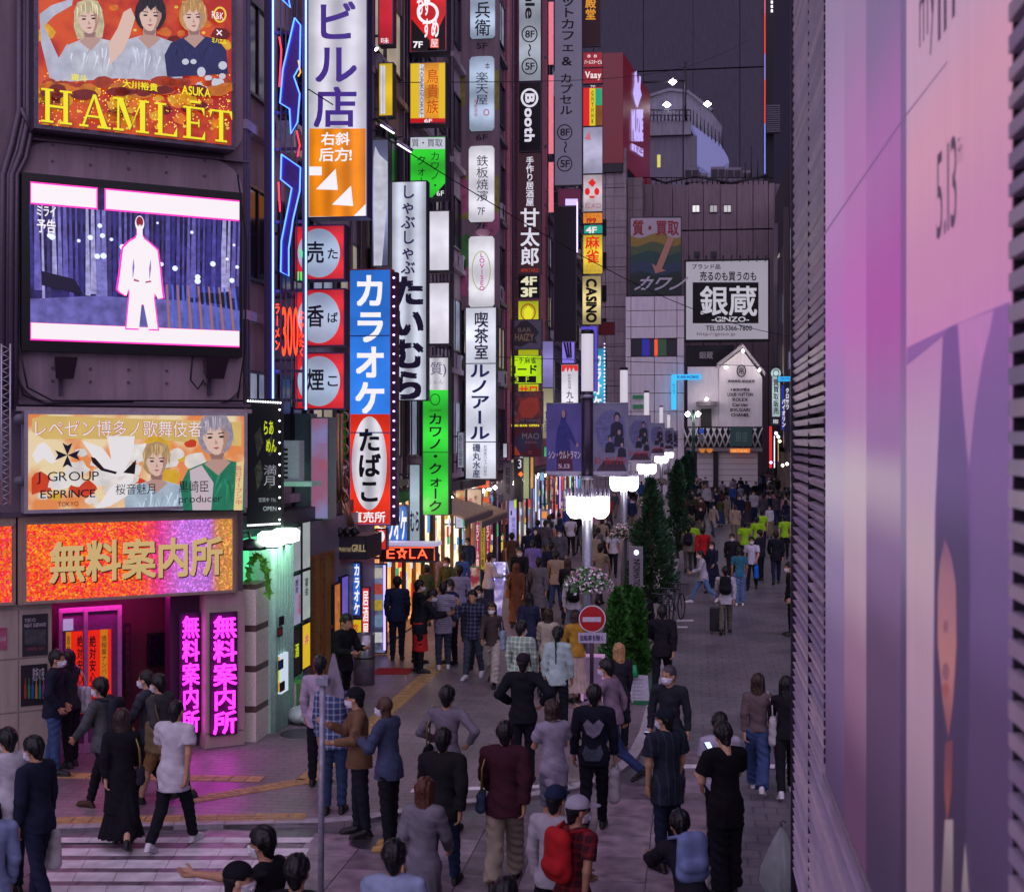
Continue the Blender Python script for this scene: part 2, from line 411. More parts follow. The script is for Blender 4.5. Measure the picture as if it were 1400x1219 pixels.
M_white = mat('d4ccd6', .6, bump=.4, scale=5, var=.2); M_kerb = mat('a39ba6', .6, bump=.3, scale=8, var=.2)
M_tact = mat('a9875a', .6, bump=.2, scale=8, var=.25)
mb = MB(); mb.box(-1500, 1500, -200, 2500, -.4, 0)
road = obj('road', mb, M_road); road['kind'] = 'structure'
kerb_px = [(-260, 1146), (0, 1140), (240, 1134), (480, 1129), (600, 1107), (720, 1095), (800, 1080), (845, 1062), (872, 1040), (889, 1005), (898, 965), (906, 925), (914, 875), (921, 825), (927, 775), (932, 735), (936, 700), (939, 670)]
KP = [ground(x, y)[:2] for x, y in kerb_px]; KP[-1] = np.array([KP[-1][0], 120.0])
poly = [tuple(p) for p in KP] + [(-90., 120.), (-90., KP[0][1])]
mb = MB(); mb.prism([(x, y, 0) for x, y in poly], (0, 0, .05))
pave = obj('pavement', mb, M_pave); pave['kind'] = 'structure'
def inpoly(x, y):
 c = False; n = len(poly)
 for i in range(n):
  x1, y1 = poly[i]; x2, y2 = poly[(i + 1) % n]
  if (y1 > y) != (y2 > y) and x < (x2 - x1) * (y - y1) / (y2 - y1) + x1: c = not c
 return c
def gz(x, y): return .05 if inpoly(x, y) else .012 if (y < 19.5 and -11 < x < .8) else 0.0
# kerb stones
def resample(P, step):
 out = [P[0]]; acc = 0
 for a, b in zip(P[:-1], P[1:]):
  L_ = np.linalg.norm(b - a); t = step - acc
  while t < L_: out.append(a + (b - a) * t / L_); t += step
  acc = (acc + L_) % step if L_ else acc
 return out
RP = resample(KP, .6); n_k = 0
for a, b in zip(RP[:-1], RP[1:]):
 if a[1] > 62: break
 d = b - a; l_ = np.linalg.norm(d);
 if l_ < .1: continue
 d = d / l_; nrm = np.array([-d[1], d[0]]); a2 = a + d * .006; b2 = b - d * .006; w = .17
 mb = MB(); q = [a2, b2, b2 + nrm * w, a2 + nrm * w]
 mb.prism([(p[0], p[1], .001) for p in q], (0, 0, .058)); obj('kerb_stone', mb, M_kerb, pave); n_k += 1
mb = MB(); a = RP[-1]; i0 = n_k
mb.prism([(KP[-4][0], 62, .001), (KP[-1][0], 119, .001), (KP[-1][0] - .17, 119, .001), (KP[-4][0] - .17, 62, .001)], (0, 0, .058)); obj('kerb_stone', mb, M_kerb, pave)
# big paving slabs of the crossing
mb = MB(); k = 0
for i in range(17):
 for j in range(10):
  x0 = -10.4 + i * .66; y0 = 11.6 + j * .8 + (i % 2) * .4
  pts = [(x0 + .006, y0 + .006), (x0 + .654, y0 + .006), (x0 + .654, y0 + .794), (x0 + .006, y0 + .794)]
  if x0 + .66 > .78 or any(inpoly(*p) for p in pts): continue
  h = .012 + random.uniform(-.0015, .0015)
  obj('paving_slab', MB().prism([(x, y, .001) for x, y in pts], (0, 0, h)), random.choice(M_slab), road); k += 1
# crosswalk stripes
def gstrip(name, px, m, z, par, h=.003, lab=None):
 pts = []
 for x, y in px:
  p = ground(x, y); pts.append((p[0], p[1], z))
 return obj(name, MB().prism(pts, (0, 0, h)), m, par, label=lab)
for y0, y1, xl, xr in ((1146, 1153, 66, 430), (1161, 1171, 64, 424), (1177, 1188, 60, 405), (1194, 1206, 50, 382), (1212, 1226, 44, 356), (1234, 1250, 30, 330)):
 k = 6;
 for i in range(k):
  a = xl + (xr - xl) * i / k; b = xl + (xr - xl) * (i + 1) / k - 1
  gstrip('crosswalk_stripe', [(a - 6, y1), (b - 6, y1), (b, y0), (a, y0)], M_white, .0142, road)
for q in ([(905, 1051), (1090, 1051), (1090, 1046), (910, 1046)], [(925, 849), (948, 849), (948, 847), (926, 847)], [(926, 858), (940, 858), (940, 856), (926, 856)], [(560, 1088), (760, 1081), (760, 1077), (565, 1083)]):
 gstrip('road_marking', q, M_white, gz(*ground(q[0][0] + 3, q[0][1])[:2]) + .002, road)
# tactile strips
def tstrip(a, b, w, n, M=M_tact):
 for i in range(n):
  p = ground(*a) * (1 - i / n) + ground(*b) * (i / n); q = ground(*a) * (1 - (i + .93) / n) + ground(*b) * ((i + .93) / n)
  d = (q - p)[:2]; d /= np.linalg.norm(d); nr = np.array([-d[1], d[0]]) * w / 2
  mb = MB(); mb.prism([(p[0] - nr[0], p[1] - nr[1], .052), (q[0] - nr[0], q[1] - nr[1], .052), (q[0] + nr[0], q[1] + nr[1], .052), (p[0] + nr[0], p[1] + nr[1], .052)], (0, 0, .004))
  for r_ in range(3):
   t0 = -.36 + r_ * .28; pa = p[:2] + nr * 2 * t0; qa = q[:2] + nr * 2 * t0; o2 = nr * .12
   mb.prism([(pa[0] - o2[0], pa[1] - o2[1], .056), (qa[0] - o2[0], qa[1] - o2[1], .056), (qa[0] + o2[0], qa[1] + o2[1], .056), (pa[0] + o2[0], pa[1] + o2[1], .056)], (0, 0, .005))
  obj('tactile_tile', mb, M, pave)
tstrip((250, 1101), (420, 1072), .3, 14); tstrip((60, 1064), (360, 1070), .3, 14); tstrip((75, 1128), (420, 1122), .34, 14); tstrip((420, 1072), (615, 900), .32, 34)
M_mat = mat('a02020', .9, bump=.4, scale=60)
gstrip('floor_mat', [(508, 925), (558, 925), (566, 917), (517, 917)], M_mat, .0525, None, .012)
tag(bpy.data.objects['floor_mat'], 'red entrance mat on the pavement in front of the neon-signed pachinko entrance', 'mat')
gstrip('blue_mat', [(330, 1008), (345, 1003), (340, 998), (327, 1001)], mat('1c3f8c', .9), .0525, None, .012)
tag(bpy.data.objects['blue_mat'], 'small blue mat beside the tiled stone pillar', 'mat')
mp_ = ground(980, 1) if False else ground(510, 1068)
for (x, y, r_) in ((412, 1007, .34), (512, 1153, .3)):
 p = ground(x, y); z0 = gz(p[0], p[1]); mb = MB(); mb.lathe((p[0], p[1], z0 + .0025), [(r_, 0), (r_, .004), (r_ - .03, .005), (r_ - .05, .002), (.02, .002)], 28)
 o = obj('manhole_cover', mb, mat('6b6673', .35, .8, bump=.8, scale=40), None, base=(p[0], p[1], z0)); tag(o, 'round manhole cover set in the pavement by the green-lit pillar' if x < 500 else 'round steel manhole cover in the crossing beside the standing men', 'manhole cover')

# ================================================================ louvred wall with the purple poster, close on the right
WX = .80
PW = Plane((WX, 0, 0), (-1, 0, 0)); PW.persp = True
def uw(px): return PW.x(px)
uF = uw(1086.5); lz = .02
wall_r = thing('louvred_building', 'building corner clad in horizontal metal louvres carrying a huge purple poster', 'building', PW.w(uF, 0))
M_back = mat('0c0a12', .7); M_sl = [mat(c, .35, .0, var=.15, scale=3) for c in ('c8b4cc', 'd6c2d2', 'b8a6c4')]
obj('wall', MB().pbox(PW, uF, uw(1400) + 2.6, 0, 9.6, -3.0, -.06), M_back, wall_r)
obj('corner_post', MB().pbox(PW, uF - .03, uF + .012, 0, 9.6, -.059, .03), mat('3a3442', .35, .8), wall_r)
obj('divider_post', MB().pbox(PW, uw(1107.2) - .012, uw(1107.2) + .004, 0, 9.6, -.055, .012), M_back, wall_r)
z = .06
uA0, uA1, uB0, uB1 = uF + .016, uw(1107.2) - .014, uw(1107.2) + .006, uw(1127)
nsl = 0
while z < 9.4:
 h = random.choice((.034, .042, .05, .03));
 for (a, b) in ((uA0, uA1), (uB0, uw(1400) + 2.4)):
  if (z < 1.2 and a == uA0): continue
  mb = MB(); c0 = [PW.w(a, z, -.03), PW.w(b, z, -.03), PW.w(b, z + .012, .0), PW.w(a, z + .012, .0)]
  mb.hexa([PW.w(a, z, -.045), PW.w(b, z, -.045), PW.w(b, z + h, -.045), PW.w(a, z + h, -.045), PW.w(a, z - .004, .0), PW.w(b, z - .004, .0), PW.w(b, z + h * .8, .018), PW.w(a, z + h * .8, .018)])
  obj('louvre_slat', mb, random.choice(M_sl), wall_r); nsl += 1
 z += h + random.choice((.022, .03, .028, .036))
# poster
PB = Plane((WX - .062, 0, 0), (-1, 0, 0)); PB.persp = True
pu0, pu1 = PB.x(1128), PB.x(1385); pz0, pz1 = PB.z(1128, 1056), 9.0
poster = thing('wall_poster', 'giant purple and pink advertising poster on the louvred wall', 'poster', PW.w((pu0 + pu1) / 2, pz0, .03))
obj('panel', MB().pbox(PW, pu0, pu1, pz0, pz1, .022, .06), mat('2b2533', .6), poster)
obj('edge_trim', MB().pbox(PW, pu0 - .02, pu1, pz0 - .03, pz0 - .002, .02, .075), mat('c9bccb', .3, .5), poster)
def gradmat(stops, s=1.0, px=None, zmap=True):
 """printed colour bands along the height: stops (photo row, colour) read at column px."""
 zs = sorted((PB.z(px, y), c) for y, c in stops); z0, z1 = zs[0][0], zs[-1][0]
 m = bpy.data.materials.new('glowing_poster_print'); m.use_nodes = True; n = m.node_tree; b = n.nodes['Principled BSDF']; L = n.links.new
 tc = n.nodes.new('ShaderNodeTexCoord'); sp = n.nodes.new('ShaderNodeSeparateXYZ'); L(tc.outputs['Object'], sp.inputs[0])
 mr = n.nodes.new('ShaderNodeMapRange'); bz = pz0
 mr.inputs['From Min'].default_value = z0 - bz; mr.inputs['From Max'].default_value = z1 - bz; L(sp.outputs[2], mr.inputs['Value'])
 rp = n.nodes.new('ShaderNodeValToRGB'); cr = rp.color_ramp; cr.interpolation = 'EASE'
 while len(cr.elements) < len(zs): cr.elements.new(.5)
 for e, (z_, c) in zip(cr.elements, zs): e.position = (z_ - z0) / (z1 - z0)
 for e, (z_, c) in zip(cr.elements, zs): q = lin(c); e.color = (min(1, q[0] * 1.14), q[1] * .96, q[2] * .92, 1)
 L(mr.outputs[0], rp.inputs[0])
 no = n.nodes.new('ShaderNodeTexNoise'); no.inputs['Scale'].default_value = 4; mp = n.nodes.new('ShaderNodeMapping'); mp.inputs['Scale'].default_value = (1, 14, .3)
 L(tc.outputs['Object'], mp.inputs[0]); L(mp.outputs[0], no.inputs['Vector'])
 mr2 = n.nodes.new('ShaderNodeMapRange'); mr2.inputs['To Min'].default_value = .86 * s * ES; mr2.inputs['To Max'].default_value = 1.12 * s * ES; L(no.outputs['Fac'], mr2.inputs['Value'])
 L(rp.outputs[0], b.inputs['Emission Color']); L(mr2.outputs[0], b.inputs['Emission Strength']); b.inputs['Base Color'].default_value = (.03, .03, .03, 1); b.inputs['Roughness'].default_value = .55  # print glows by itself, in place of light falling on the fabric
 return m
def pstrip(x0, x1, stops, off=.002):
 m = gradmat(stops, .92, (x0 + x1) / 2)
 obj('print', MB().pbox(PB, PB.x(x0), PB.x(x1), pz0 + .01, pz1 - .01, off - .002, off), m, poster)
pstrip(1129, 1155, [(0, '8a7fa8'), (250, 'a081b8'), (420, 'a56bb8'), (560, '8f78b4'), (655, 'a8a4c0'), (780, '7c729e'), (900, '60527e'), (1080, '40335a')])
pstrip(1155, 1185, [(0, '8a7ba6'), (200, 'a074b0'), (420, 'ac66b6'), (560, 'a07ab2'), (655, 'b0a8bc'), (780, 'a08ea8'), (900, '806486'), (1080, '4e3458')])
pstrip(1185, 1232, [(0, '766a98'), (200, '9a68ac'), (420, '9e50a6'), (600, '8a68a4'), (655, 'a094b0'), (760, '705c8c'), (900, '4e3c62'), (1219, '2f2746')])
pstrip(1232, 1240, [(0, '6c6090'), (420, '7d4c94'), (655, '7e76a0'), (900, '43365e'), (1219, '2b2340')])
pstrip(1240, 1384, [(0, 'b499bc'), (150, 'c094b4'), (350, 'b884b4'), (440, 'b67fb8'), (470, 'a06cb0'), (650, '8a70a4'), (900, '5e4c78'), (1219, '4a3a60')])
def pgrad(polys, stops, off, px):
 return art(PB, polys, gradmat(stops, .92, px), poster, off, 'print')
pgrad([[(1242, 475), (1300, 447), (1384, 412), (1384, 1219), (1242, 1219)]], [(412, '8458a4'), (600, '6c5494'), (780, '5a4a80'), (950, '43365f'), (1219, '33294a')], 0.0045, 1300)
pgrad([[(1242, 500), (1292, 460), (1288, 560), (1281, 700), (1279, 900), (1279, 1219), (1242, 1219)]], [(470, 'a87ab4'), (620, 'a792b8'), (760, 'a898ae'), (900, '9a84a0'), (1219, '776880')], 0.0065, 1262)
pgrad([[(1313, 443), (1330, 436), (1350, 470), (1336, 560), (1328, 640), (1320, 560)], [(1330, 436), (1362, 424), (1356, 455), (1345, 500)]], [(430, 'aa78b8'), (660, '8f74a4')], 0.0065, 1330)
pgrad([[(1293, 460), (1302, 447), (1312, 443), (1320, 540), (1327, 660), (1330, 800), (1326, 1000), (1320, 1219), (1284, 1219), (1282, 800), (1286, 620)]], [(445, '704c94'), (640, '5a4a84'), (760, '3e3360'), (1219, '2c2440')], 0.0085, 1305)
pgrad([[(1290, 770), (1297, 735), (1306, 760), (1312, 800), (1313, 880), (1308, 960), (1302, 1010), (1294, 960), (1287, 880), (1287, 810)]], [(735, '6c4c74'), (800, '8c6478'), (900, '9a6a72'), (1010, '744654')], 0.0105, 1300)
pgrad([[(1297, 1015), (1308, 1010), (1306, 1080), (1300, 1125), (1296, 1080)]], [(1010, '62384a'), (1125, '7a4044')], 0.0105, 1300)
art(PB, [ell(1299, 856, 3.5, 9), ell(1299, 918, 5, 12)], emit('7c4e5c', .9), poster, 0.0125)
art(PB, [ell(1299, 943, 5, 10)], emit('904c50', .9), poster, 0.0125)
pgrad([[(1297, 1120), (1308, 1120), (1308, 1219), (1292, 1219)], [(1325, 1150), (1330, 1219), (1320, 1219)]], [(1100, '8c8290'), (1219, '6b6070')], 0.0105, 1300)
art(PB, [[(1190, 232), (1240, 160), (1300, 84), (1301, 85), (1241, 161.5), (1191, 233.5)], [(1130, 318), (1190, 232), (1191, 233.5), (1131, 319.5)]], emit('6a4c7c', .7), poster, 0.0105)
TXT = emit('4a3358', .6)
T(PB, '5.13', (1286, 212, 1314, 330), TXT, poster, off=.012, bold=-.012)
T(PB, 'Fri', (1316, 190, 1322, 225), TXT, poster, off=.012, bold=-.012)
T(PB, 'my', (1262, 0, 1285, 100), TXT, poster, off=.012, bold=-.015)
T(PB, 'life', (1288, -70, 1345, 60), TXT, poster, off=.012, bold=-.015)
# zip-like lacing along the far edge of the poster
lm = mat('0e0b14', .5); z = pz0 + .05
lace = MB()
while z < pz1: lace.pbox(PW, pu0 - .045, pu0 - .006, z, z + .03, .02, .066); z += .052
obj('edge_lacing', lace, lm, poster)
z = pz0 - .3
while z < 6.6:
 h = random.choice((.03, .04, .036)); obj('louvre_slat', MB().pbox(PW, pu1 + .012, pu1 + 1.3, z, z + h, .045, .075), random.choice(M_sl), wall_r); z += h + .034
rd = MB(); rd.tube([PB.w(pu0, pz0 - .06, -.012), PB.w(pu1 + 1, pz0 - .06, -.012)], .012); obj('hand_rail', rd, mat('d8cfe0', .25, .9), wall_r)
# ================================================================ corner building with the billboards
A0 = ground(330, 1018, .05); dv = ray(3900, 600); dv = np.array([dv[0], dv[1], 0]); dv /= np.linalg.norm(dv)
PC = Plane((A0[0], A0[1], 0), (dv[1], -dv[0], 0)); PC.persp = True
cx, cz = PC.x, PC.z
M_wall = wallmat('96808e', .8, .3); M_wall2 = wallmat('75626f', .8, .3); M_fas = wallmat('9a8478', .6, .2); M_stone = wallmat('a3948c', .5, .25)
M_pipe = mat('5d5060', .45, .4); M_pan = wallmat('9b8a90', .7, .25)
uL, uR = cx(-330), cx(334)
Bc = thing('corner_building', 'corner building covered with billboards above a red information shop', 'building', PC.w(cx(150), .05))
# walls round the entrance recess (63..236 px wide, up to the fascia)
zf0, zf1 = cz(25, 826), cz(25, 706)         # fascia band
uD0, uD1 = cx(71), cx(280.5)
mb = MB(); mb.pbox(PC, uL, uD0, .05, zf0, -.3, 0); mb.pbox(PC, uD1, uR, .05, zf0, -.3, 0)
obj('ground_floor_wall', mb, M_stone, Bc)
# upper wall with rounded recess
mb = MB(); zs0 = cz(30, 560)
mb.pbox(PC, uL, uR, zf0 + .002, 14, -.35, -.06); obj('wall', mb, M_wall2, Bc)
def rrect(u0, u1, z0, z1, r, off, n=8):
 pts = []
 for (cu, cz_, a) in ((u1 - r, z0 + r, -90), (u1 - r, z1 - r, 0), (u0 + r, z1 - r, 90), (u0 + r, z0 + r, 180)):
  for k in range(n + 1):
   t = R(a + 90 * k / n); pts.append(PC.w(cu + r * math.cos(t), cz_ + r * math.sin(t), off))
 return pts
mb = MB(); mb.prism(rrect(cx(24), cx(332), cz(24, 548), cz(24, 190), .45, -.055), PC.n * .05); obj('raised_wall_panel', mb, M_wall, Bc)
mb = MB(); mb.prism(rrect(cx(24), cx(332), cz(24, 176), 14, .3, -.055), PC.n * .05); obj('raised_wall_panel', mb, M_wall, Bc)
# horizontal ledges
for (y0, y1, d, m) in ((548, 553, .1, M_pipe), (556, 562, .16, M_pan), (187, 190, .06, M_pipe)):
 obj('ledge', MB().pbox(PC, cx(20), cx(340), cz(24, y1), cz(24, y0), -.05, d), m, Bc)
# bolts on the panel
bt = MB()
for y in (192, 214, 500, 518):
 for x in (70, 122, 174, 226, 278): bt.pbox(PC, cx(x), cx(x + 3), cz(24, y + 3), cz(24, y), -.006, .02)
obj('bolt', bt, M_pipe, Bc)['kind'] = 'stuff'
# pipes on the left and right
def pipe(P, pts, r, m, par, off=.06):
 q = [P.at(x, y) + P.n * off for x, y in pts]
 return obj('pipe', MB().tube(q, r, 7), m, par)
for x, r_ in ((3, .05), (10, .035), (15, .05), (22, .04)):
 pipe(PC, [(x + 22, -40), (x + 22, 150 + x), (x + 12, 196 + x), (x, 240), (x - 2, 560)], r_, M_pipe, Bc, .08)
pipe(PC, [(27, 150), (40, 180), (60, 176), (68, 160)], .04, M_pipe, Bc, .1)
for x0, pts in enumerate([[(20, 500), (30, 540), (60, 552), (180, 549)], [(24, 470), (36, 530), (70, 548), (330, 548)], [(322, 240), (334, 330), (332, 480), (322, 545)], [(262, 470), (258, 520), (268, 532), (276, 520)]]):
 pipe(PC, pts, .014, DARK, Bc, .1)
# fascia bands round the shop sign
mb = MB(); mb.pbox(PC, uL, cx(20), zf0, zf1, -.3, .1); mb.pbox(PC, cx(23), cx(322), zf0, zf1, -.3, .1)
obj('fascia', mb, M_fas, Bc)
mb = MB(); mb.pbox(PC, uL, cx(328), zf1 + .002, zf1 + .06, -.3, .14); obj('fascia_cap', mb, M_pipe, Bc)
# wall panel joints of the ground floor, real grooved panels
for (a, b) in ((-60, -32), (-30, 24), (26, 70)):
 for (y0, y1) in ((833, 899), (901, 972), (974, 1046)):
  obj('wall_panel', MB().pbox(PC, cx(a), cx(b), max(.06, cz(26, y1)), cz(26, y0), .001, .022), M_stone, Bc)
for (y0, y1) in ((832, 1000), (1002, 1030)):
 obj('wall_panel', MB().pbox(PC, cx(281), uR, max(.06, cz(300, y1)), cz(300, y0), .001, .02), M_stone, Bc)
# recess
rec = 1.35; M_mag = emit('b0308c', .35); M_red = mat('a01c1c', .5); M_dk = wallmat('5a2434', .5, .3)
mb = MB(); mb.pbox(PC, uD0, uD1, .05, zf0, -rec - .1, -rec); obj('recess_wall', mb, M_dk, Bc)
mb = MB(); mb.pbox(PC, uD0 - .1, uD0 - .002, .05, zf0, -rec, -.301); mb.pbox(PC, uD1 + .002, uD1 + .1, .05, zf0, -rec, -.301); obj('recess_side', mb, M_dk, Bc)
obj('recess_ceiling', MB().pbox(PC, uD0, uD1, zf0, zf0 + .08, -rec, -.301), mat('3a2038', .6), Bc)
tb = MB(); tb.pbox(PC, uD0 + .1, uD1 - .5, zf0 - .05, zf0 - .01, -.5, -.45); obj('magenta_tube', tb, emit('ff40c8', 34), Bc)
# glass door with red vinyl
xd0, xd1 = 84, 158; DZ = cz(84, 838); Pd = Plane(PC.w(0, 0, -.62), PC.n); Pd.persp = True
dr = thing('glass_door', 'glass entrance door with red vinyl lettering and pink frames', 'door', Pd.w(Pd.x(115), .06))
ud0, ud1 = Pd.x(80), Pd.x(166); dz1 = Pd.z(84, 838)
fm = mat('c78cc0', .3, .5)
for (a, b) in ((ud0, ud0 + .05), (Pd.x(114), Pd.x(114) + .06), (ud1 - .06, ud1)): obj('frame', MB().pbox(Pd, a, b, .06, dz1, -.03, .03), fm, dr)
obj('frame', MB().pbox(Pd, ud0, ud1, dz1 + .001, dz1 + .07, -.03, .03), fm, dr); obj('kick_plate', MB().pbox(Pd, ud0 + .051, ud1 - .061, .06, .2, -.02, .02), fm, dr)
gl = emit('e02410', .9); zr0, zr1 = Pd.z(84, 978), Pd.z(84, 864)
obj('glass', MB().pbox(Pd, ud0 + .051, Pd.x(113), .201, dz1, -.012, -.004), mat('6a3c6a', .1), dr); obj('glass', MB().pbox(Pd, Pd.x(114) + .061, ud1 - .061, .201, dz1, -.012, -.004), mat('6a3c6a', .1), dr)
obj('red_vinyl', MB().pbox(Pd, Pd.x(96), Pd.x(113), zr0, zr1, 0, .004), gl, dr); obj('red_vinyl', MB().pbox(Pd, Pd.x(114) + .062, Pd.x(152), zr0, zr1, 0, .004), gl, dr)
obj('yellow_vinyl', MB().pbox(Pd, Pd.x(90), Pd.x(97), zr0, zr1, .005, .008), emit('d88a20', .6), dr); obj('yellow_vinyl', MB().pbox(Pd, Pd.x(137), Pd.x(147), zr0, zr1, .005, .008), emit('d88a20', .6), dr)
BT = mat('120810', .6); YT = emit('f0a030', .8)
T(Pd, '歌舞伎町', (91, 868, 96, 925), BT, dr, .012, vert=True); T(Pd, '絶対安心宣言', (105, 868, 113, 968), BT, dr, .012, vert=True, bold=.03)
T(Pd, '絶対安心宣言', (122, 868, 131, 968), BT, dr, .012, vert=True, bold=.03); T(Pd, '情報業ナンバー１', (138, 868, 146, 940), BT, dr, .012, vert=True)
obj('poster', MB().pbox(Pd, Pd.x(86), Pd.x(100), Pd.z(86, 862), Pd.z(86, 846), .0, .01), emit('b8a8d8', .6), dr)
Pr = Plane(PC.w(0, 0, -1.1), PC.n); Pr.persp = True
o = thing('wall_banner', 'narrow dark vertical banner on the red recess wall', 'banner', Pr.w(Pr.x(174), Pr.z(174, 950))); obj('cloth', MB().pbox(Pr, Pr.x(170), Pr.x(179), Pr.z(170, 952), Pr.z(170, 852), -.02, .01), mat('2a1428', .8), o); T(Pr, '新宿歌舞伎町案内所', (171, 856, 178, 948), mat('6a3050', .6), o, .016, vert=True)
o = thing('monitor', 'black wall monitor at the back of the pink recess', 'monitor', Pr.w(Pr.x(220), Pr.z(220, 915))); obj('casing', MB().pbox(Pr, Pr.x(203), Pr.x(240), Pr.z(203, 912), Pr.z(203, 866), -.1, .0), BLACK, o); obj('screen', MB().pbox(Pr, Pr.x(205), Pr.x(238), Pr.z(203, 909), Pr.z(203, 869), .001, .006), mat('1a1024', .15), o)
# posters on the ground floor wall
def wposter(lab, x0, y0, x1, y1, c, txts=(), extra=None):
 r_ = thing('poster', lab, 'poster', PC.w(cx((x0 + x1) / 2), cz(x0, y1), .03))
 obj('sheet', MB().pbox(PC, cx(x0), cx(x1), cz(x0, y1), cz(x0, y0), .0225, .034), mat(c, .5, var=.3, scale=5), r_)
 for t, rct, m in txts: T(PC, t, rct, m, r_, .038)
 if extra: extra(r_)
 return r_
WT = mat('b8b0bc', .6)
wposter('dark poster with white title, upper one beside the pink doorway', 30, 840, 65, 897, '2a2430', [('TOKYO', (33, 845, 48, 850), WT), ('NIGHT GUIDANCE', (33, 852, 62, 857), WT), ('OPEN 365', (36, 885, 60, 889), mat('8a4050', .6))], lambda r_: art(PC, [rc(33, 860, 62, 880)], mat('3c3f44', .5, var=.5, scale=9), r_, .037))
def bottles(r_):
 for k, c in enumerate(('a03030', '2a8040', '3050a0', 'a08030', '308080', 'a04080')):
  x = 34 + k * 5; art(PC, [[(x - 1.6, 954), (x + 1.6, 954), (x + 1.6, 938), (x + .6, 933), (x + .6, 926), (x - .6, 926), (x - .6, 933), (x - 1.6, 938)]], mat(c, .4), r_, .037)
wposter('dark poster showing a row of coloured bottles, lower one beside the pink doorway', 28, 909, 64, 965, '1c1822', [('乾杯の夜', (44, 912, 60, 930), WT)], bottles)
wposter('small pink poster at the left edge of the photo', -4, 858, 9, 888, 'a0506c', [('BAR', (-2, 870, 8, 876), WT)])
# LED screen
scn = thing('led_screen', 'large video screen showing a glowing white figure between white bars', 'screen', PC.w(cx(180), cz(30, 478), .1))
u0, u1 = cx(27), cx(327); zt, zb = cz(27, 238), cz(27, 480)
obj('cabinet', MB().pbox(PC, u0, u1, zb, zt, -.004, .16), BLACK, scn)
s0, s1 = cx(38.5), cx(322.5); st, sb = cz(38.5, 251), cz(38.5, 466)
S_ = Plane(PC.w(0, 0, .165), PC.n); S_.persp = True
scrm = emit('2a2460', 1.0, scale=5, col2='0c0a20');
obj('screen', MB().pbox(PC, s0, s1, sb, st, .161, .166), scrm, scn)
def SX(u, v):                                      # screen coordinates 0..1 -> world
 return PC.w(s0 + (s1 - s0) * u, sb + (st - sb) * v, .17)
def sart(polys, m, k=0, name='picture'):
 mb = MB()
 for pl in polys: mb.poly([SX(u, v) + PC.n * (.002 * k) for u, v in pl])
 o = obj(name, mb, m, scn)
 if len(polys) > 1: o['kind'] = 'stuff'
 return o
PINK = emit('ff30a8', 1.6); WHT = emit('eee8ea', 1.0)
sart([[(0, .858), (.306, .858), (.306, 1), (0, 1)], [(.338, .858), (1, .858), (1, 1), (.338, 1)], [(0, 0), (1, 0), (1, .112), (0, .112)]], PINK, 0)
sart([[(.004, .868), (.3, .868), (.3, .99), (.004, .99)], [(.344, .868), (1, .868), (1, .99), (.344, .99)], [(.004, .01), (1, .01), (1, .11), (.004, .11)]], WHT, 1)
rr = random.Random(3); be = []; bd = []; bw = []
cols = ['5a52b0', '8a86d8', '3c3890', 'b8b4ec', '7068c0', '48407c']
for i in range(40):
 t = i / 39; u = .01 + .98 * t; w = .006 + .012 * rr.random(); dist = abs(t - .52)
 bot = .22 + .26 * min(1, dist * 1.6) * rr.random() + (.08 if dist < .12 else 0)
 sart([[(u - w, bot), (u + w, bot), (u + w * .5 + (t - .5) * .02, .857), (u - w * .5 + (t - .5) * .02, .857)]], emit(rr.choice(cols), .9, noise=.6, scale=12), 1 + (i % 3))
for i in range(26):
 u = rr.random(); v = .42 + rr.random() * .4; s_ = .006 + rr.random() * .01
 sart([[(u + s_ * math.cos(a), v + s_ * 1.3 * math.sin(a)) for a in [R(k * 45) for k in range(8)]]], emit('cfd8ff', 1.3), 5)
sart([[(0, .112), (1, .112), (1, .25), (.7, .3), (.3, .3), (0, .26)]], emit('7a74c8', .8, noise=.6, scale=7), 4)
for k in range(14):
 sart([[(.64 + k * .027, .112), (.652 + k * .027, .112), (.64 + k * .026, .4), (.63 + k * .026, .4)]], emit('5a78e8' if k % 2 else 'b0808a', .6), 5)
sart([[(.05, .35), (.24, .3), (.2, .4), (.05, .44)], [(.78, .3), (.95, .28), (.95, .36), (.8, .36)]], emit('16122c', 1), 5)
def body2(s=1):   # the glowing figure
 P_ = [(.44, .1), (.455, .33), (.452, .36), (.44, .31), (.412, .33), (.4, .35), (.41, .45), (.425, .62), (.455, .665), (.483, .69), (.49, .71), (.49, .75), (.517, .75), (.517, .71), (.524, .69), (.55, .665), (.588, .62), (.6, .5), (.61, .36), (.615, .31), (.59, .3), (.575, .34), (.572, .3), (.59, .1), (.545, .1), (.522, .26), (.512, .26), (.5, .1)]
 return P_
sart([[((u - .512) * 1.09 + .512, (v - .4) * 1.03 + .4) for u, v in body2()]], PINK, 6); sart([body2()], WHT, 7)
sart([[(.503 + .022 * math.cos(R(a)), .79 + .05 * math.sin(R(a))) for a in range(0, 360, 20)]], WHT, 7)
sart([[(.503 + .017 * math.cos(R(a)), .8 + .034 * math.sin(R(a))) for a in range(0, 360, 20)]], emit('8a1c38', .9), 8)
sart([[(.497, .77), (.5, .785), (.504, .768), (.508, .785), (.512, .77), (.505, .76)]], WHT, 9)
sart([[(.47, .42), (.478, .5), (.474, .56), (.468, .5)], [(.55, .42), (.558, .5), (.556, .56), (.548, .5)]], emit('8a70c0', .9), 8)
sart([[(.475, .41), (.5, .405), (.5, .415), (.475, .425)], [(.53, .4), (.56, .41), (.555, .42), (.53, .41)]], emit('b05070', .9), 8)
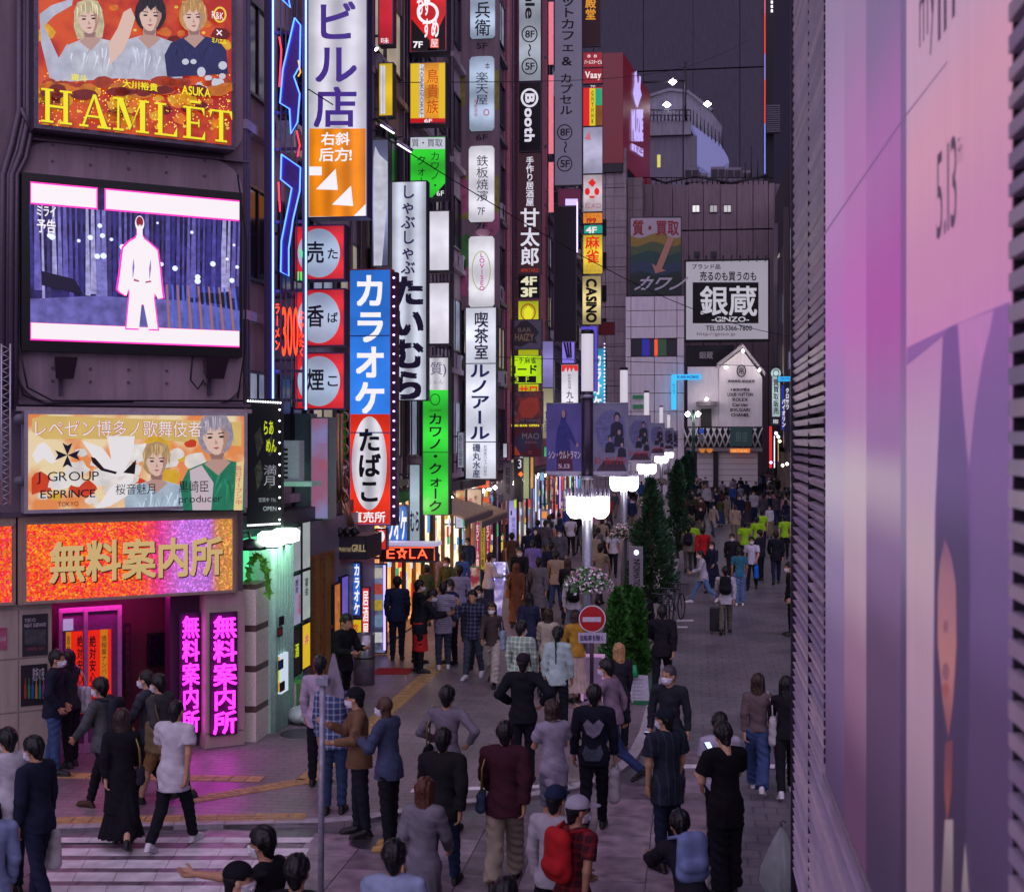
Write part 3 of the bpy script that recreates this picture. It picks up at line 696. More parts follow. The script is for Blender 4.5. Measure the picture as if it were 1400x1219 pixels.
T(S_, 'ミライ', (50, 281, 76, 295), WHT, scn, .012, bold=.02); T(S_, '予告', (50, 299, 76, 318), WHT, scn, .012, bold=.02)
# loudspeakers
for x in (82, 285):
 o = thing('loudspeaker', 'black horn loudspeaker under the %s of the video screen' % ('left part' if x < 100 else 'right part'), 'loudspeaker', PC.w(cx(x), cz(x, 518), .2), 'loudspeakers below the video screen')
 q = [PC.w(cx(x - 15), cz(x, 490), .45), PC.w(cx(x + 16), cz(x, 490), .45), PC.w(cx(x + 12), cz(x, 519), .35), PC.w(cx(x - 12), cz(x, 519), .35)]
 p = [PC.w(cx(x - 9), cz(x, 492), .05), PC.w(cx(x + 9), cz(x, 492), .05), PC.w(cx(x + 7), cz(x, 512), .05), PC.w(cx(x - 7), cz(x, 512), .05)]
 obj('cabinet', MB().hexa(p + q), mat('2c1c2a', .4), o); obj('bracket', MB().pbox(PC, cx(x - 2), cx(x + 2), cz(x, 540), cz(x, 492), .002, .05), METAL, o)
# ---- figures printed on the billboards
SKIN = emit('d8b8a8', .85); SKIN2 = emit('b88c80', .8)
def portrait(P, x, y, s, hair, shirt, par, k=0, long_=False, skin=SKIN, tilt=0, shirt2=None):
 """head centre x,y, s = half head height in photo px"""
 def q(pts, m, off):
  c, sn = math.cos(R(tilt)), math.sin(R(tilt))
  art(P, [[(x + (a * c - b * sn) * s, y + (a * sn + b * c) * s) for a, b in pts]], m, par, off)
 o = .004 + k * .02
 hm = emit(hair, .8, noise=.45, scale=14); sm = emit(shirt, .8, noise=.35, scale=8)
 q([(a * 1.08, b * 1.12 - .1) for a, b in ell(0, 0, .95, 1.05, 20)] if not long_ else [(-.95, -.4), (-.6, -1.1), (0, -1.3), (.6, -1.15), (.98, -.4), (1.05, .5), (.85, 1.35), (-.85, 1.35), (-1.05, .5)], hm, o)
 q([(-2.1, 4.2), (-2.2, 2.6), (-1.7, 1.75), (-.55, 1.35), (.55, 1.35), (1.7, 1.7), (2.25, 2.5), (2.3, 4.2)], sm, o + .002)
 q([(-.42, .5), (.42, .5), (.42, 1.3), (.75, 1.5), (0, 2.2), (-.75, 1.5), (-.42, 1.3)], emit('b89488', .8) if skin is SKIN else SKIN2, o + .004)
 q([(-.7, -.5), (-.45, -.95), (.45, -.95), (.7, -.5), (.72, .1), (.5, .7), (.12, 1.02), (-.12, 1.02), (-.5, .7), (-.72, .1)], skin, o + .006)
 q([(-.85, .25), (-.98, -.5), (-.7, -1.15), (0, -1.35), (.7, -1.15), (.98, -.5), (.86, .3), (.72, -.15), (.45, -.35), (.3, -.62), (.0, -.3), (-.25, -.6), (-.5, -.25), (-.7, -.1)], hm, o + .008)
 dk = emit('2a1c24', .6)
 for e_ in (-1, 1):
  q(ell(.33 * e_, .02, .15, .065, 10), dk, o + .010); q([(.15 * e_, -.2), (.5 * e_, -.24), (.52 * e_, -.19), (.16 * e_, -.14)], dk, o + .010)
 q([(-.02, .12), (.1, .4), (-.08, .42)], SKIN2, o + .010); q([(-.2, .62), (0, .57), (.2, .62), (0, .72)], emit('b0605c', .8), o + .010)
 q([(.1, -.9), (.45, -.95), (.7, -.5), (.72, .1), (.5, .7), (.2, 1.0), (.42, .4), (.4, -.2)], emit('b08878', .8), o + .007); q([(-.42, .95), (.42, .95), (.3, 1.3), (-.3, 1.25)], emit('94706a', .8), o + .005)
 r3 = random.Random(int(x)); L2_ = [[(u, -1.2 + abs(u) * .5), (u + .07, -1.15 + abs(u) * .5), (u * 1.1 + r3.uniform(-.1, .1), -.35 + r3.random() * .3 + (abs(u) > .6) * .6)] for u in [r3.uniform(-.9, .9) for _ in range(22)]]
 for n_, mm in ((0, emit(hair, 1.15)), (1, emit(hair, .45))): art(P, [[(x + (a * math.cos(R(tilt)) - b * math.sin(R(tilt))) * s, y + (a * math.sin(R(tilt)) + b * math.cos(R(tilt))) * s) for a, b in t_] for t_ in L2_[n_::2]], mm, par, o + .0095 + n_ * .0003)
 for n_, mm in ((0, emit(shirt, 1.0)), (1, emit(shirt, .5))): art(P, [[(x + a * s, y + b * s), (x + (a + .12) * s, y + (b + .1) * s), (x + (a + r3.uniform(-.5, .5)) * s, y + (b + 1.2) * s)] for a, b in [(r3.uniform(-1.7, 1.7), r3.uniform(1.9, 2.9)) for _ in range(9)]], mm, par, o + .0032 + n_ * .0003)
 if shirt2: q([(-.9, 1.55), (-.3, 2.6), (-.55, 4.2), (-1.6, 4.2), (-1.6, 1.8)], emit(shirt2, .8), o + .004)
# HAMLET billboard
B1 = Plane(PC.w(0, 0, .42), PC.n); B1.persp = True; B1.clip = (53, -60, 316, 190)
hb = sign('billboard', 'fiery orange stage show billboard with three performers, top left', B1, (46, -70, 322, 175), .4, METAL, emit('c84a14', .95, scale=2.2, col2='a01810'), .06, 'billboard')
rr = random.Random(5)
for c, n_ in (('f0b020', 26), ('e87818', 30), ('701008', 16), ('f8d850', 30)):
 mb = MB()
 for i in range(n_):
  x = 54 + rr.random() * 262; y = 120 + rr.random() * 60 if rr.random() < .7 else rr.random() * 120
  r_ = 2 + 9 * rr.random() * (c != 'f8d850')
  if r_ + 0 > 1:
   pts = [(x + r_ * (1 + .5 * rr.random()) * math.cos(R(a)), min(172 + (x - 50) * .08, y + r_ * (.7 + .5 * rr.random()) * math.sin(R(a)))) for a in range(0, 360, 40)]
   a_ = np.array(pts); a_[:, 0] = np.clip(a_[:, 0], 53, 316); mb.poly(B1.at(a_[:, 0], a_[:, 1], np.full(len(a_), .003)))
 obj('print', mb, emit(c, .9, noise=.5, scale=9), hb)
rr = random.Random(8); mb = MB()
for i in range(420):
 x = 54 + rr.random() * 260; y = 100 + rr.random() * 74; s_ = .5 + rr.random() * .8
 a_ = np.array([(x - s_, y), (x, y + s_), (x + s_, y), (x, y - s_)]); mb.poly(B1.at(a_[:, 0], a_[:, 1], np.full(4, .0045)))
obj('print_glitter', mb, emit('ffd860', 1.2), hb)['kind'] = 'stuff'
portrait(B1, 121, 26, 20, 'd8cca0', 'c8ccd8', hb, 0, True, tilt=-4)
art(B1, [[(54, 20), (70, 8), (100, -2), (98, 8), (74, 22), (60, 36), (80, 80), (92, 60), (100, 100), (70, 118), (56, 60)]], emit('c0c4d4', .8, noise=.3, scale=7), hb, .012)
portrait(B1, 205, 22, 21, '1c1820', 'c4c8d8', hb, 1, tilt=3)
art(B1, [[(160, 40), (168, 18), (178, 12), (184, 26), (176, 52), (168, 70), (150, 90), (148, 60)]], SKIN, hb, .036)
portrait(B1, 263, 25, 19, 'd0a060', '20285c', hb, 2, tilt=-3)
rr = random.Random(2)
art(B1, [ell(250 + rr.random() * 55, 85 + rr.random() * 38, 3 + 4 * rr.random(), 3 + 4 * rr.random(), 10) for i in range(12)], emit('c8ccd8', .8), hb, .059)
for c, y_, n_, o_ in (('b03c18', 112, 15, .0585), ('d87820', 118, 18, .0595), ('7c1c10', 122, 12, .0605)): art(B1, [ell(58 + 262 * rr.random(), y_ + rr.random() * 10, 8 + 12 * rr.random(), 4 + 5 * rr.random(), 9) for i in range(n_)], emit(c, .9, noise=.6, scale=8), hb, o_)
YEL = emit('e6dc10', 1.0)
RQ = lambda a, b, c, d: [(a, c), (b, c), (b, d), (a, d)]
LT = {'H': [RQ(.13, .28, .06, .94), RQ(.72, .87, .06, .94), RQ(.28, .72, .46, .53), RQ(0, .4, 0, .06), RQ(0, .4, .94, 1), RQ(.6, 1, 0, .06), RQ(.6, 1, .94, 1)],
 'A': [[(.1, .06), (.17, .06), (.5, .9), (.46, 1)], [(.46, 1), (.55, 1), (.93, .06), (.73, .06)], RQ(.27, .68, .3, .36), RQ(0, .3, 0, .06), RQ(.6, 1.05, 0, .06)],
 'M': [RQ(.12, .18, .06, .94), RQ(.78, .93, .06, .94), [(.12, .94), (.3, .94), (.54, .2), (.48, .04)], [(.48, .04), (.54, .2), (.78, .94), (.84, .94)], RQ(0, .3, 0, .06), RQ(0, .3, .94, 1), RQ(.66, 1.04, 0, .06), RQ(.74, 1.04, .94, 1)],
 'L': [RQ(.16, .34, .06, .94), RQ(.02, .95, 0, .06), [(.95, .06), (.95, .3), (.8, .06)], RQ(.02, .5, .94, 1)],
 'E': [RQ(.16, .34, .06, .94), RQ(.02, .95, 0, .06), RQ(.02, .92, .94, 1), RQ(.34, .7, .47, .53), RQ(.66, .71, .38, .62), [(.95, .06), (.95, .28), (.82, .06)], [(.92, .94), (.92, .74), (.8, .94)], RQ(.3, .75, 1.12, 1.19)],
 'T': [RQ(.42, .6, .06, .94), RQ(.03, .97, .94, 1), [(.03, .94), (.03, .72), (.14, .94)], [(.97, .94), (.97, .72), (.86, .94)], RQ(.26, .76, 0, .06)]}
hz0, hz1 = B1.z(56, 168), B1.z(56, 122)
for k, (ch, a, b) in enumerate((('H', 55, 97), ('A', 107, 148), ('M', 153, 200), ('L', 209, 242), ('E', 248, 280), ('T', 284, 316))):
 ua, ub = B1.x(a), B1.x(b)
 for m_, o_, sh_ in ((emit('8a4a08', .8), .068, .02), (YEL, .071, 0)):
  mb = MB()
  for i_, p in enumerate(LT[ch]): mb.poly([B1.w(ua + (ub - ua) * u + sh_, hz0 + (hz1 - hz0) * v - sh_, o_ + i_ * .0003) for u, v in p])
  obj('letter', mb, m_, hb)['kind'] = 'stuff'
T(B1, '遊斗', (96, 102, 118, 111), YEL, hb, .066, bold=.02); T(B1, '大川裕貴', (166, 110, 214, 121), YEL, hb, .066, bold=.02); T(B1, 'ASUKA', (247, 118, 286, 130), YEL, hb, .066, bold=.02)
ring(B1, 299, 22, 9, 11, 2.5, emit('e8c840', .9), hb, .06); T(B1, 'R&K', (288, 17, 304, 27), WHT, hb, .064); T(B1, '×', (294, 42, 302, 50), WHT, hb, .064); T(B1, 'ミハエル', (288, 53, 308, 60), YEL, hb, .064, bold=.04)
# J GROUP billboard
B2 = Plane(PC.w(0, 0, .3), PC.n); B2.persp = True; B2.clip = (41, 568, 333, 697)
jb = sign('billboard', 'white and gold host club billboard with crane and two portraits, above the red sign', B2, (33, 561, 338, 702), .26, mat('b0a8b4', .4, .4), emit('e8d4a8', .85, scale=1.8, col2='e08038'), .05, 'billboard')
art(B2, [[(44, 572), (60, 568), (330, 577), (330, 610), (200, 600), (60, 600), (44, 590)]], emit('e0c070', .8, noise=.2, scale=3), jb, .002)
rr = random.Random(11)
for c, n_ in (('f0e8e0', 11), ('d84828', 9.0), ('e8b838', 8), ('f0ece8', 16)):
 pl = []
 for i in range(int(n_)):
  x = 50 + rr.random() * 270; y = 605 + rr.random() * 85; r_ = 5 + 10 * rr.random()
  pl.append([(min(333, max(43, x + r_ * (1 + .6 * rr.random()) * math.cos(R(a)))), max(572, min(697, y + r_ * (.6 + .5 * rr.random()) * math.sin(R(a))))) for a in range(0, 360, 30)])
 art(B2, pl, emit(c, .8, noise=.3, scale=6), jb, .0035 + n_ * .0001)
IV = emit('e8e4e4', .85)
art(B2, [[(44, 622), (52, 608), (60, 604), (68, 612), (78, 630), (70, 634), (60, 626), (50, 634)]], IV, jb, .006)
art(B2, [[(112, 602), (140, 612), (152, 628), (146, 596), (184, 596), (182, 620), (172, 638), (184, 648), (160, 652), (134, 640), (124, 620)], [(150, 668), (186, 640), (176, 676), (150, 692), (132, 694)]], IV, jb, .007)
art(B2, [[(124, 624), (130, 626), (142, 640), (160, 645), (158, 648), (138, 643), (126, 632)], [(168, 646), (186, 628), (184, 648)]], emit('201820', .6), jb, .009)
portrait(B2, 214, 630, 20, 'c8a878', 'b8ccdc', jb, 0); portrait(B2, 294, 597, 24, 'a8a0b0', '2c8464', jb, 1, long_=False, tilt=-4, shirt2='c8b8c0')
NV = emit('161a34', .5)
x, y = 92, 622
for k in range(4):
 c, s_ = math.cos(R(90 * k)), math.sin(R(90 * k))
 art(B2, [[(x + a * c - b * s_, y + a * s_ + b * c) for a, b in ((0, 0), (-7, -17), (0, -13), (7, -17))]], NV, jb, .011 + .0003 * k)
T(B2, 'J GROUP', (50, 645, 135, 662), NV, jb, .012); T(B2, 'ESPRINCE', (55, 670, 130, 681), NV, jb, .012, bold=.01); T(B2, 'TOKYO', (79, 686, 107, 692), NV, jb, .012)
NK = emit('24202c', .5)
T(B2, '桜音魅月', (157, 661, 211, 676), NK, jb, .05); T(B2, '黒崎臣', (243, 657, 284, 673), NK, jb, .05); T(B2, 'producer', (243, 677, 302, 690), NK, jb, .05)
for o_, m_, b_ in ((.0, emit('b81c20', .8), .05), (.003, IV, -.005)): T(B2, 'レペゼン博多ノ歌舞伎者', (47, 574, 274, 597), m_, jb, .05 + o_, bold=b_)
art(B2, [[(322, 632), (332, 630), (330, 697), (318, 697)]], emit('e8d090', .8), jb, .05); T(B2, '毎日オープン中', (320, 636, 330, 690), emit('c83c60', .8), jb, .054, vert=True)
# red information-centre sign
B3 = Plane(PC.w(0, 0, .13), PC.n); B3.persp = True
def glit(stops, x0, x1, s=1.1):
 m = bpy.data.materials.new('glitter_screen'); m.use_nodes = True; n = m.node_tree; b = n.nodes['Principled BSDF']; L = n.links.new
 tc = n.nodes.new('ShaderNodeTexCoord'); sp = n.nodes.new('ShaderNodeSeparateXYZ'); L(tc.outputs['Generated'], sp.inputs[0])
 rp = n.nodes.new('ShaderNodeValToRGB'); cr = rp.color_ramp
 while len(cr.elements) < len(stops): cr.elements.new(.5)
 for e, (p_, c) in zip(cr.elements, stops): e.position = p_
 for e, (p_, c) in zip(cr.elements, stops): e.color = lin(c)
 L(sp.outputs[0], rp.inputs[0])
 vo = n.nodes.new('ShaderNodeTexVoronoi'); vo.inputs['Scale'].default_value = 42; L(tc.outputs['Object'], vo.inputs['Vector'])
 sx = n.nodes.new('ShaderNodeSeparateXYZ'); L(vo.outputs['Color'], sx.inputs[0])
 pw = n.nodes.new('ShaderNodeMath'); pw.operation = 'POWER'; pw.inputs[1].default_value = 3; L(sx.outputs[0], pw.inputs[0])
 ma = n.nodes.new('ShaderNodeMath'); ma.operation = 'MULTIPLY_ADD'; ma.inputs[1].default_value = .9 * s * ES; ma.inputs[2].default_value = .62 * s * ES; L(pw.outputs[0], ma.inputs[0])
 hs = n.nodes.new('ShaderNodeHueSaturation'); L(rp.outputs[0], hs.inputs['Color'])
 mh = n.nodes.new('ShaderNodeMapRange'); mh.inputs['To Min'].default_value = .475; mh.inputs['To Max'].default_value = .54; L(sx.outputs[1], mh.inputs['Value']); L(mh.outputs[0], hs.inputs['Hue'])
 L(hs.outputs[0], b.inputs['Emission Color']); L(ma.outputs[0], b.inputs['Emission Strength']); b.inputs['Base Color'].default_value = (.1, .03, .02, 1); return m
g1 = glit([(0, 'ff4a10'), (.55, 'ff3a20'), (.64, 'e040a0'), (.74, 'c878e8'), (.88, 'b870d8'), (.92, 'd08050'), (1, 'd89040')], 0, 1)
ib = thing('shop_sign', 'glowing red and violet sign with big gold characters over the pink doorway', 'sign', B3.w(B3.x(176), B3.z(36, 822)))
uu0, uu1, zz0, zz1 = B3.x(36), B3.x(318), B3.z(36, 822), B3.z(36, 717)
obj('face_panel', MB().pbox(B3, uu0, uu1, zz0, zz1, -.028, -.01), g1, ib)
mb = MB()
for a, b, c, d in ((uu0 - .04, uu1 + .04, zz1, zz1 + .04), (uu0 - .04, uu1 + .04, zz0 - .04, zz0), (uu0 - .04, uu0, zz0, zz1), (uu1, uu1 + .04, zz0, zz1)): mb.pbox(B3, a, b, c, d, -.028, .03)
obj('frame', mb, M_fas, ib)
GOLD = emit('d8b87c', .75)
T(B3, '無料案内所', (69, 741, 305, 799), mat('5a1414', .5), ib, .03, bold=.042, depth=.04); T(B3, '無料案内所', (67, 740, 303, 797), GOLD, ib, .06, bold=.025, depth=.028)
ib2 = thing('shop_sign', 'glowing red sign panel cut off by the left edge of the photo', 'sign', B3.w(B3.x(-40), B3.z(10, 822)))
obj('face_panel', MB().pbox(B3, B3.x(-130), B3.x(16), B3.z(10, 823), B3.z(10, 719), -.028, -.01), glit([(0, 'ff4a10'), (1, 'ff3a18')], 0, 1), ib2)
mb = MB(); mb.pbox(B3, B3.x(-134), B3.x(19), B3.z(10, 719), B3.z(10, 715), -.028, .03); mb.pbox(B3, B3.x(-134), B3.x(19), B3.z(10, 827), B3.z(10, 823), -.028, .03); obj('frame', mb, M_fas, ib2)
# magenta vertical neon letters
MAG = emit('ff24f0', 5)
def vneon(P, rect, lab, bl=False):
 r_ = thing('neon_sign', lab, 'neon sign', P.w(P.x((rect[0] + rect[2]) / 2), P.z(rect[0], rect[3]), .05))
 obj('backing', MB().pbox(P, P.x(rect[0] - 2), P.x(rect[2] + 2), P.z(rect[0], rect[3] + 2), P.z(rect[0], rect[1] - 3), .022, .06), mat('2c1030', .5), r_)
 T(P, '無料案内所', (rect[0] + 1, rect[1] + 1, rect[2] + 1.5, rect[3] + 1), mat('50104c', .5), r_, .09, vert=True, bold=.02, depth=.03)
 T(P, '無料案内所', rect, MAG, r_, .13, vert=True, bold=.014, depth=.03); return r_
vneon(PC, (288, 840, 321, 1003), 'magenta vertical neon characters on the stone corner pillar')
Pn = Plane(PC.w(0, 0, -.25), PC.n); Pn.persp = True
vneon(Pn, (246, 840, 270, 1001), 'magenta vertical neon characters inside the recess edge, left of the corner pillar')
obj('recess_jamb', MB().pbox(PC, cx(240), cx(280), .05, zf0 - .003, -.6, -.302), mat('4a1c44', .5), Bc)
# scaffold sign at the far left
sg = thing('lattice_sign_frame', 'white lattice sign frame with a pale blue panel at the left edge', 'sign frame', PC.w(cx(0), cz(0, 690), .5))
Pg = Plane(PC.w(0, 0, .7), PC.n); Pg.persp = True
mb = MB()
for x in (2, 14): mb.tube([Pg.at(x, 470), Pg.at(x, 690)], .012, 6)
for k in range(19): mb.tube([Pg.at(2, 472 + k * 11.5), Pg.at(14, 478 + k * 11.5)], .007, 4); mb.tube([Pg.at(14, 478 + k * 11.5), Pg.at(2, 483.5 + k * 11.5)], .007, 4)
obj('lattice', mb, mat('b8b0b8', .4, .5), sg); obj('panel', MB().pbox(Pg, Pg.x(-60), Pg.x(0), Pg.z(0, 655), Pg.z(0, 478), -.1, 0), emit('6c86c8', .7), sg)
for y in (573, 657):
 o = thing('floodlight', 'round grey floodlight on the wall, %s one by the lattice frame' % ('upper' if y < 600 else 'lower'), 'lamp', PC.w(cx(22), cz(22, y), .2), 'floodlights at the left edge')
 c0 = PC.w(cx(22), cz(22, y), .12); mb = MB(); mb.tube([c0, c0 + PC.n * .1, c0 + PC.n * .18], [.03, .07, .075], 12); obj('lamp_head', mb, GREY, o); obj('arm', MB().tube([PC.w(cx(30), cz(22, y), -.02), c0], .012, 6), METAL, o)
# ================================================================ buildings along the left side of the pedestrian street
M_bld = [wallmat(c, .75, .35) for c in ('a08c9c', '85788c', 'a8949c', '6c647c', 'a89aa4', '8c7074')]
M_tile = wallmat('6c6480', .4, .25, .12, .06, axis='Y'); M_pink = wallmat('c87888', .6, .2, .8, .6, axis='Y', mortar=.75)
M_glassd = mat('14121c', .12, var=.4, scale=2); M_win = [emit('d8c8b0', .55, noise=.5, scale=1.5), emit('b8c0dc', .5, noise=.6, scale=2), mat('15131f', .15), mat('191624', .15), mat('241d2a', .2)]
SP = {}
def building(label, px0, px1, top, m, setback=0.0, floors=3.1, win=True, X=FX, seed=0, shop=3.4, Y0=None, Y1=None):
 rr = random.Random(seed); y0 = Y0 or yfac(px0); y1 = Y1 or yfac(px1); x = X - setback
 b = thing('building', label, 'building', (x, (y0 + y1) / 2, .05))
 obj('wall', MB().box(x - 9, x - .12, y0 + .02, y1 - .02, shop, top), m, b)
 obj('ground_floor_wall', MB().box(x - 9, x - .3, y0 + .02, y1 - .02, .05, shop - .002), M_bld[3], b)
 P = side(x - .12); obj('shop_canopy', MB().box(x - .3, x + .35, y0 + .05, y1 - .05, shop - .18, shop + .06), mat('3c3440', .5), b)
 z = shop + .9; k = 0
 fm = mat('3b3644', .4, .5)
 while z + 1.6 < top and win and z < 26:
  n = max(1, int((y1 - y0) / 1.9)); w = (y1 - y0) / n
  for i in range(n):
   a = y0 + i * w + .25; c = y0 + (i + 1) * w - .25
   wd_ = obj('window', MB().box(x - .13, x - .09, a, c, z, z + 1.5), rr.choice(M_win), b)
   mb = MB(); mb.box(x - .115, x - .04, a - .05, a, z - .05, z + 1.55); mb.box(x - .115, x - .04, c, c + .05, z - .05, z + 1.55); mb.box(x - .115, x - .04, a, c, z - .05, z); mb.box(x - .115, x - .04, a, c, z + 1.5, z + 1.55); mb.box(x - .1, x - .06, (a + c) / 2 - .02, (a + c) / 2 + .02, z, z + 1.5)
   obj('window_frame', mb, fm, wd_)
  if rr.random() < .7: yy = y0 + .3 + rr.random() * max(.1, y1 - y0 - 1.4); c = obj('ac_unit', MB().box(x - .1, FX - .02, yy, yy + .75, z - .72, z - .15), mat('a8a4b0', .5, var=.25), b); obj('fan_grille', MB().tube([(FX - .019, yy + .3, z - .43), (FX - .01, yy + .3, z - .43)], .2, 12), DARK, c); obj('duct', MB().tube([(x - .05, yy + .8, z - .3), (x - .04, yy + .9, z + .4), (x - .04, yy + .9, z + 2.2)], .035, 6), M_pipe, b)
  obj('ledge', MB().box(x - .12, x + .06, y0 + .04, y1 - .04, z - .75, z - .6), m, b)
  z += floors; k += 1
 for i in range(3):
  yy = y0 + .1 + i * .17 if i < 2 else y1 - .2; obj('pipe', MB().tube([(x, yy, shop + .1), (x, yy, top - .2)], .05 - .01 * i, 7), M_pipe, b)
 obj('parapet', MB().box(x - 9.05, x + .02, y0 + .03, y1 - .03, top, top + .25), M_bld[1], b)
 return b
b1 = building('side wing of the corner building along the pedestrian street, behind the neon frame', 352, 512, 15, M_bld[0], .25, seed=1)
b2 = building('narrow brownish building behind the stacked orange and green lit signs', 513, 560, 18, M_bld[5], .1, seed=2)
b3 = building('grey building behind the tall hot pot restaurant sign', 561, 618, 20, M_bld[2], .1, seed=3)
b4 = building('purple brown building behind the four round-topped lit signs', 619, 652, 26, M_bld[0], .05, seed=4)
b5 = building('dark slate tiled building between the coffee room sign and the capsule hotel sign', 653, 700, 27, M_tile, .2, seed=5)
b6 = building('pink tiled building with vertical pink neon bars', 701, 752, 33, M_pink, .0, seed=6, win=False)
b7 = building('grey building behind the long purple capsule hotel sign', 753, 790, 36, M_bld[3], .3, seed=7)
b8 = building('tall dark building behind the column of mahjong and casino signs', 791, 812, 30, M_bld[1], .3, seed=8)
# ---- lit signs that stick out from the fronts
W_ = lightbox('dcdae4', .85, 2, 'X'); WP = lightbox('cfcbe0', .85, 1, 'X'); K = mat('141022', .6); KD = mat('2a2048', .6); WL = emit('f0ecf0', 1.0)
def fs(label, rect, face, texts=(), Y=None, pxl=None, depth=.3, cat='sign', name='sign', group=None, casing=None, frame=.025, wall=FX, arms=True):
 Y = Y or yfac(pxl if pxl else rect[0]); P = front(Y)
 s = sign(name, label, P, rect, depth, casing, face, frame, cat, group)
 for t in texts:
  T(P, t[0], t[1], t[2], s, **(dict(off=.014) | (t[3] if len(t) > 3 else {})))
 if arms and P.x(rect[0]) > wall + .02 - .3:
  for f_ in (.15, .85):
   z = P.z(rect[0], rect[3]) * (1 - f_) + P.z(rect[0], rect[1]) * f_
   obj('bracket', MB().box(wall - .35, P.x(rect[0]) - .002, Y + depth * .4, Y + depth * .4 + .05, z, z + .05), METAL, s)
 return s, P
V = dict(vert=True)
PUR = emit('5a3ca8', .5)
s, P = fs('tall white and orange vertical sign with purple characters and white arrows', (420, -60, 503, 299), W_, (), depth=.35, casing=mat('4a3a6a', .4, .4))
T(P, 'ビル店', (428, 0, 490, 176), PUR, s, .004, vert=True, bold=.045)
OR = lightbox('f08a10', .95, 3, 'X'); art(P, [rc(423, 176, 500, 296)], OR, s, .002)
T(P, '右斜', (439, 181, 478, 199), WL, s, .006, bold=.03); T(P, '后方!', (436, 202, 481, 221), WL, s, .006, bold=.03)
art(P, [[(423, 228), (440, 228), (440, 240), (423, 240)], [(432, 259), (459, 231), (462, 260)], [(454, 280), (480, 254), (483, 282)], [(483, 296), (500, 279), (500, 296)]], WL, s, .006)
# neon frame at the corner
Yn = yfac(360) + .2; P = front(Yn); nf = thing('neon_sign', 'tall open neon sign with blue tubes and a red price at the building corner', 'neon sign', P.w(P.x(390), P.z(390, 560)))
FRM = mat('6a5878', .35, .6); BLU = emit('3c6cff', 5); BL2 = emit('6a84ff', 5); RD = emit('ff3010', 5)
for a, b in ((361, 372), (413, 417)): obj('post', MB().pbox(P, P.x(a), P.x(b), P.z(390, 556), P.z(390, -60), -.15, 0), FRM, nf)
for x in (374, 419): obj('neon_tube', MB().tube([P.at(x, -60) + P.n * .03, P.at(x, 300) + P.n * .03, P.at(x, 548 if x < 400 else 560) + P.n * .03], .016, 8), BL2, nf)
for y in (40, 150, 200, 300, 395, 505, 545): obj('cross_bar', MB().pbox(P, P.x(372.2), P.x(412.8), P.z(390, y + 4), P.z(390, y), -.13, -.09), FRM, nf)
for x in (382, 389, 397, 404): obj('rod', MB().tube([P.at(x, -60) - P.n * .07, P.at(x, 556) - P.n * .07], .012, 6), FRM, nf)
def neon(P, pts, m, par, r=.012, off=.05, name='neon_tube'):
 return obj(name, MB().tube([P.at(x, y) + P.n * off for x, y in pts], r, 6), m, par)
for pl in ([(404, 26), (412, 36), (411, 92), (403, 106), (411, 130), (408, 168), (399, 184), (397, 150), (384, 142), (388, 96), (404, 26)], [(386, 212), (412, 230), (411, 262), (402, 300), (396, 340), (396, 378), (385, 372), (386, 330), (396, 280), (400, 258), (385, 246), (386, 212)], [(394, -10), (398, 12), (388, 2), (384, -20)]):
 pf = [(x, y) for x, y in pl]; mb = MB(); mb.prism([P.at(x, y) + P.n * .02 for x, y in pf[:-1]], -P.n * .05); obj('letter_shape', mb, mat('6c4a98', .3, .4), nf); neon(P, pl, BLU, nf)
for pts in ([(383, 52), (386, 70), (383, 120)], [(384, 290), (382, 250)], [(407, 180), (411, 200), (408, 215)]): neon(P, pts, emit('ff3040', 2.5), nf)
neon(P, [(409, 84), (412, 100), (409, 106)], emit('e0b020', 1.5), nf); neon(P, [(410, 342), (414, 344), (414, 352)], emit('30d060', 1.5), nf); neon(P, [(409, 372), (409, 384)], emit('30d060', 1.5), nf); neon(P, [(413, 372), (413, 384)], emit('30d060', 1.5), nf)
T(P, 'ラーメン', (377, 414, 384, 480), RD, nf, .05, vert=True, bold=.02); T(P, '300', (387, 420, 409, 487), RD, nf, .05, bold=.0); T(P, 'じゃんたく', (410, 425, 417, 488), RD, nf, .05, vert=True, bold=.02)
# tobacco signs
for k, (y0, y1, a, b) in enumerate(((308, 384, '売', 'た'), (395, 474, '香', 'ば'), (482, 560, '煙', 'こ'))):
 s, P = fs('red square sign with a pale round panel, %s of the three tobacco signs' % ('topmost', 'middle', 'lowest')[k], (402, y0, 472, y1), lightbox('e02420', .9, 2), (), Y=Yn + .9, group='three red tobacco signs', casing=mat('4a2a50', .4, .4))
 art(P, [ell(436, (y0 + y1) / 2, 29, (y1 - y0) * .44, 36)], lightbox('a8b8d0', .9, 1), s, .003)
 T(P, a, (419, y0 + 22, 443, y0 + 52), K, s, .006, bold=.045); T(P, b, (448, y0 + 32, 462, y0 + 46), K, s, .006, bold=.02)
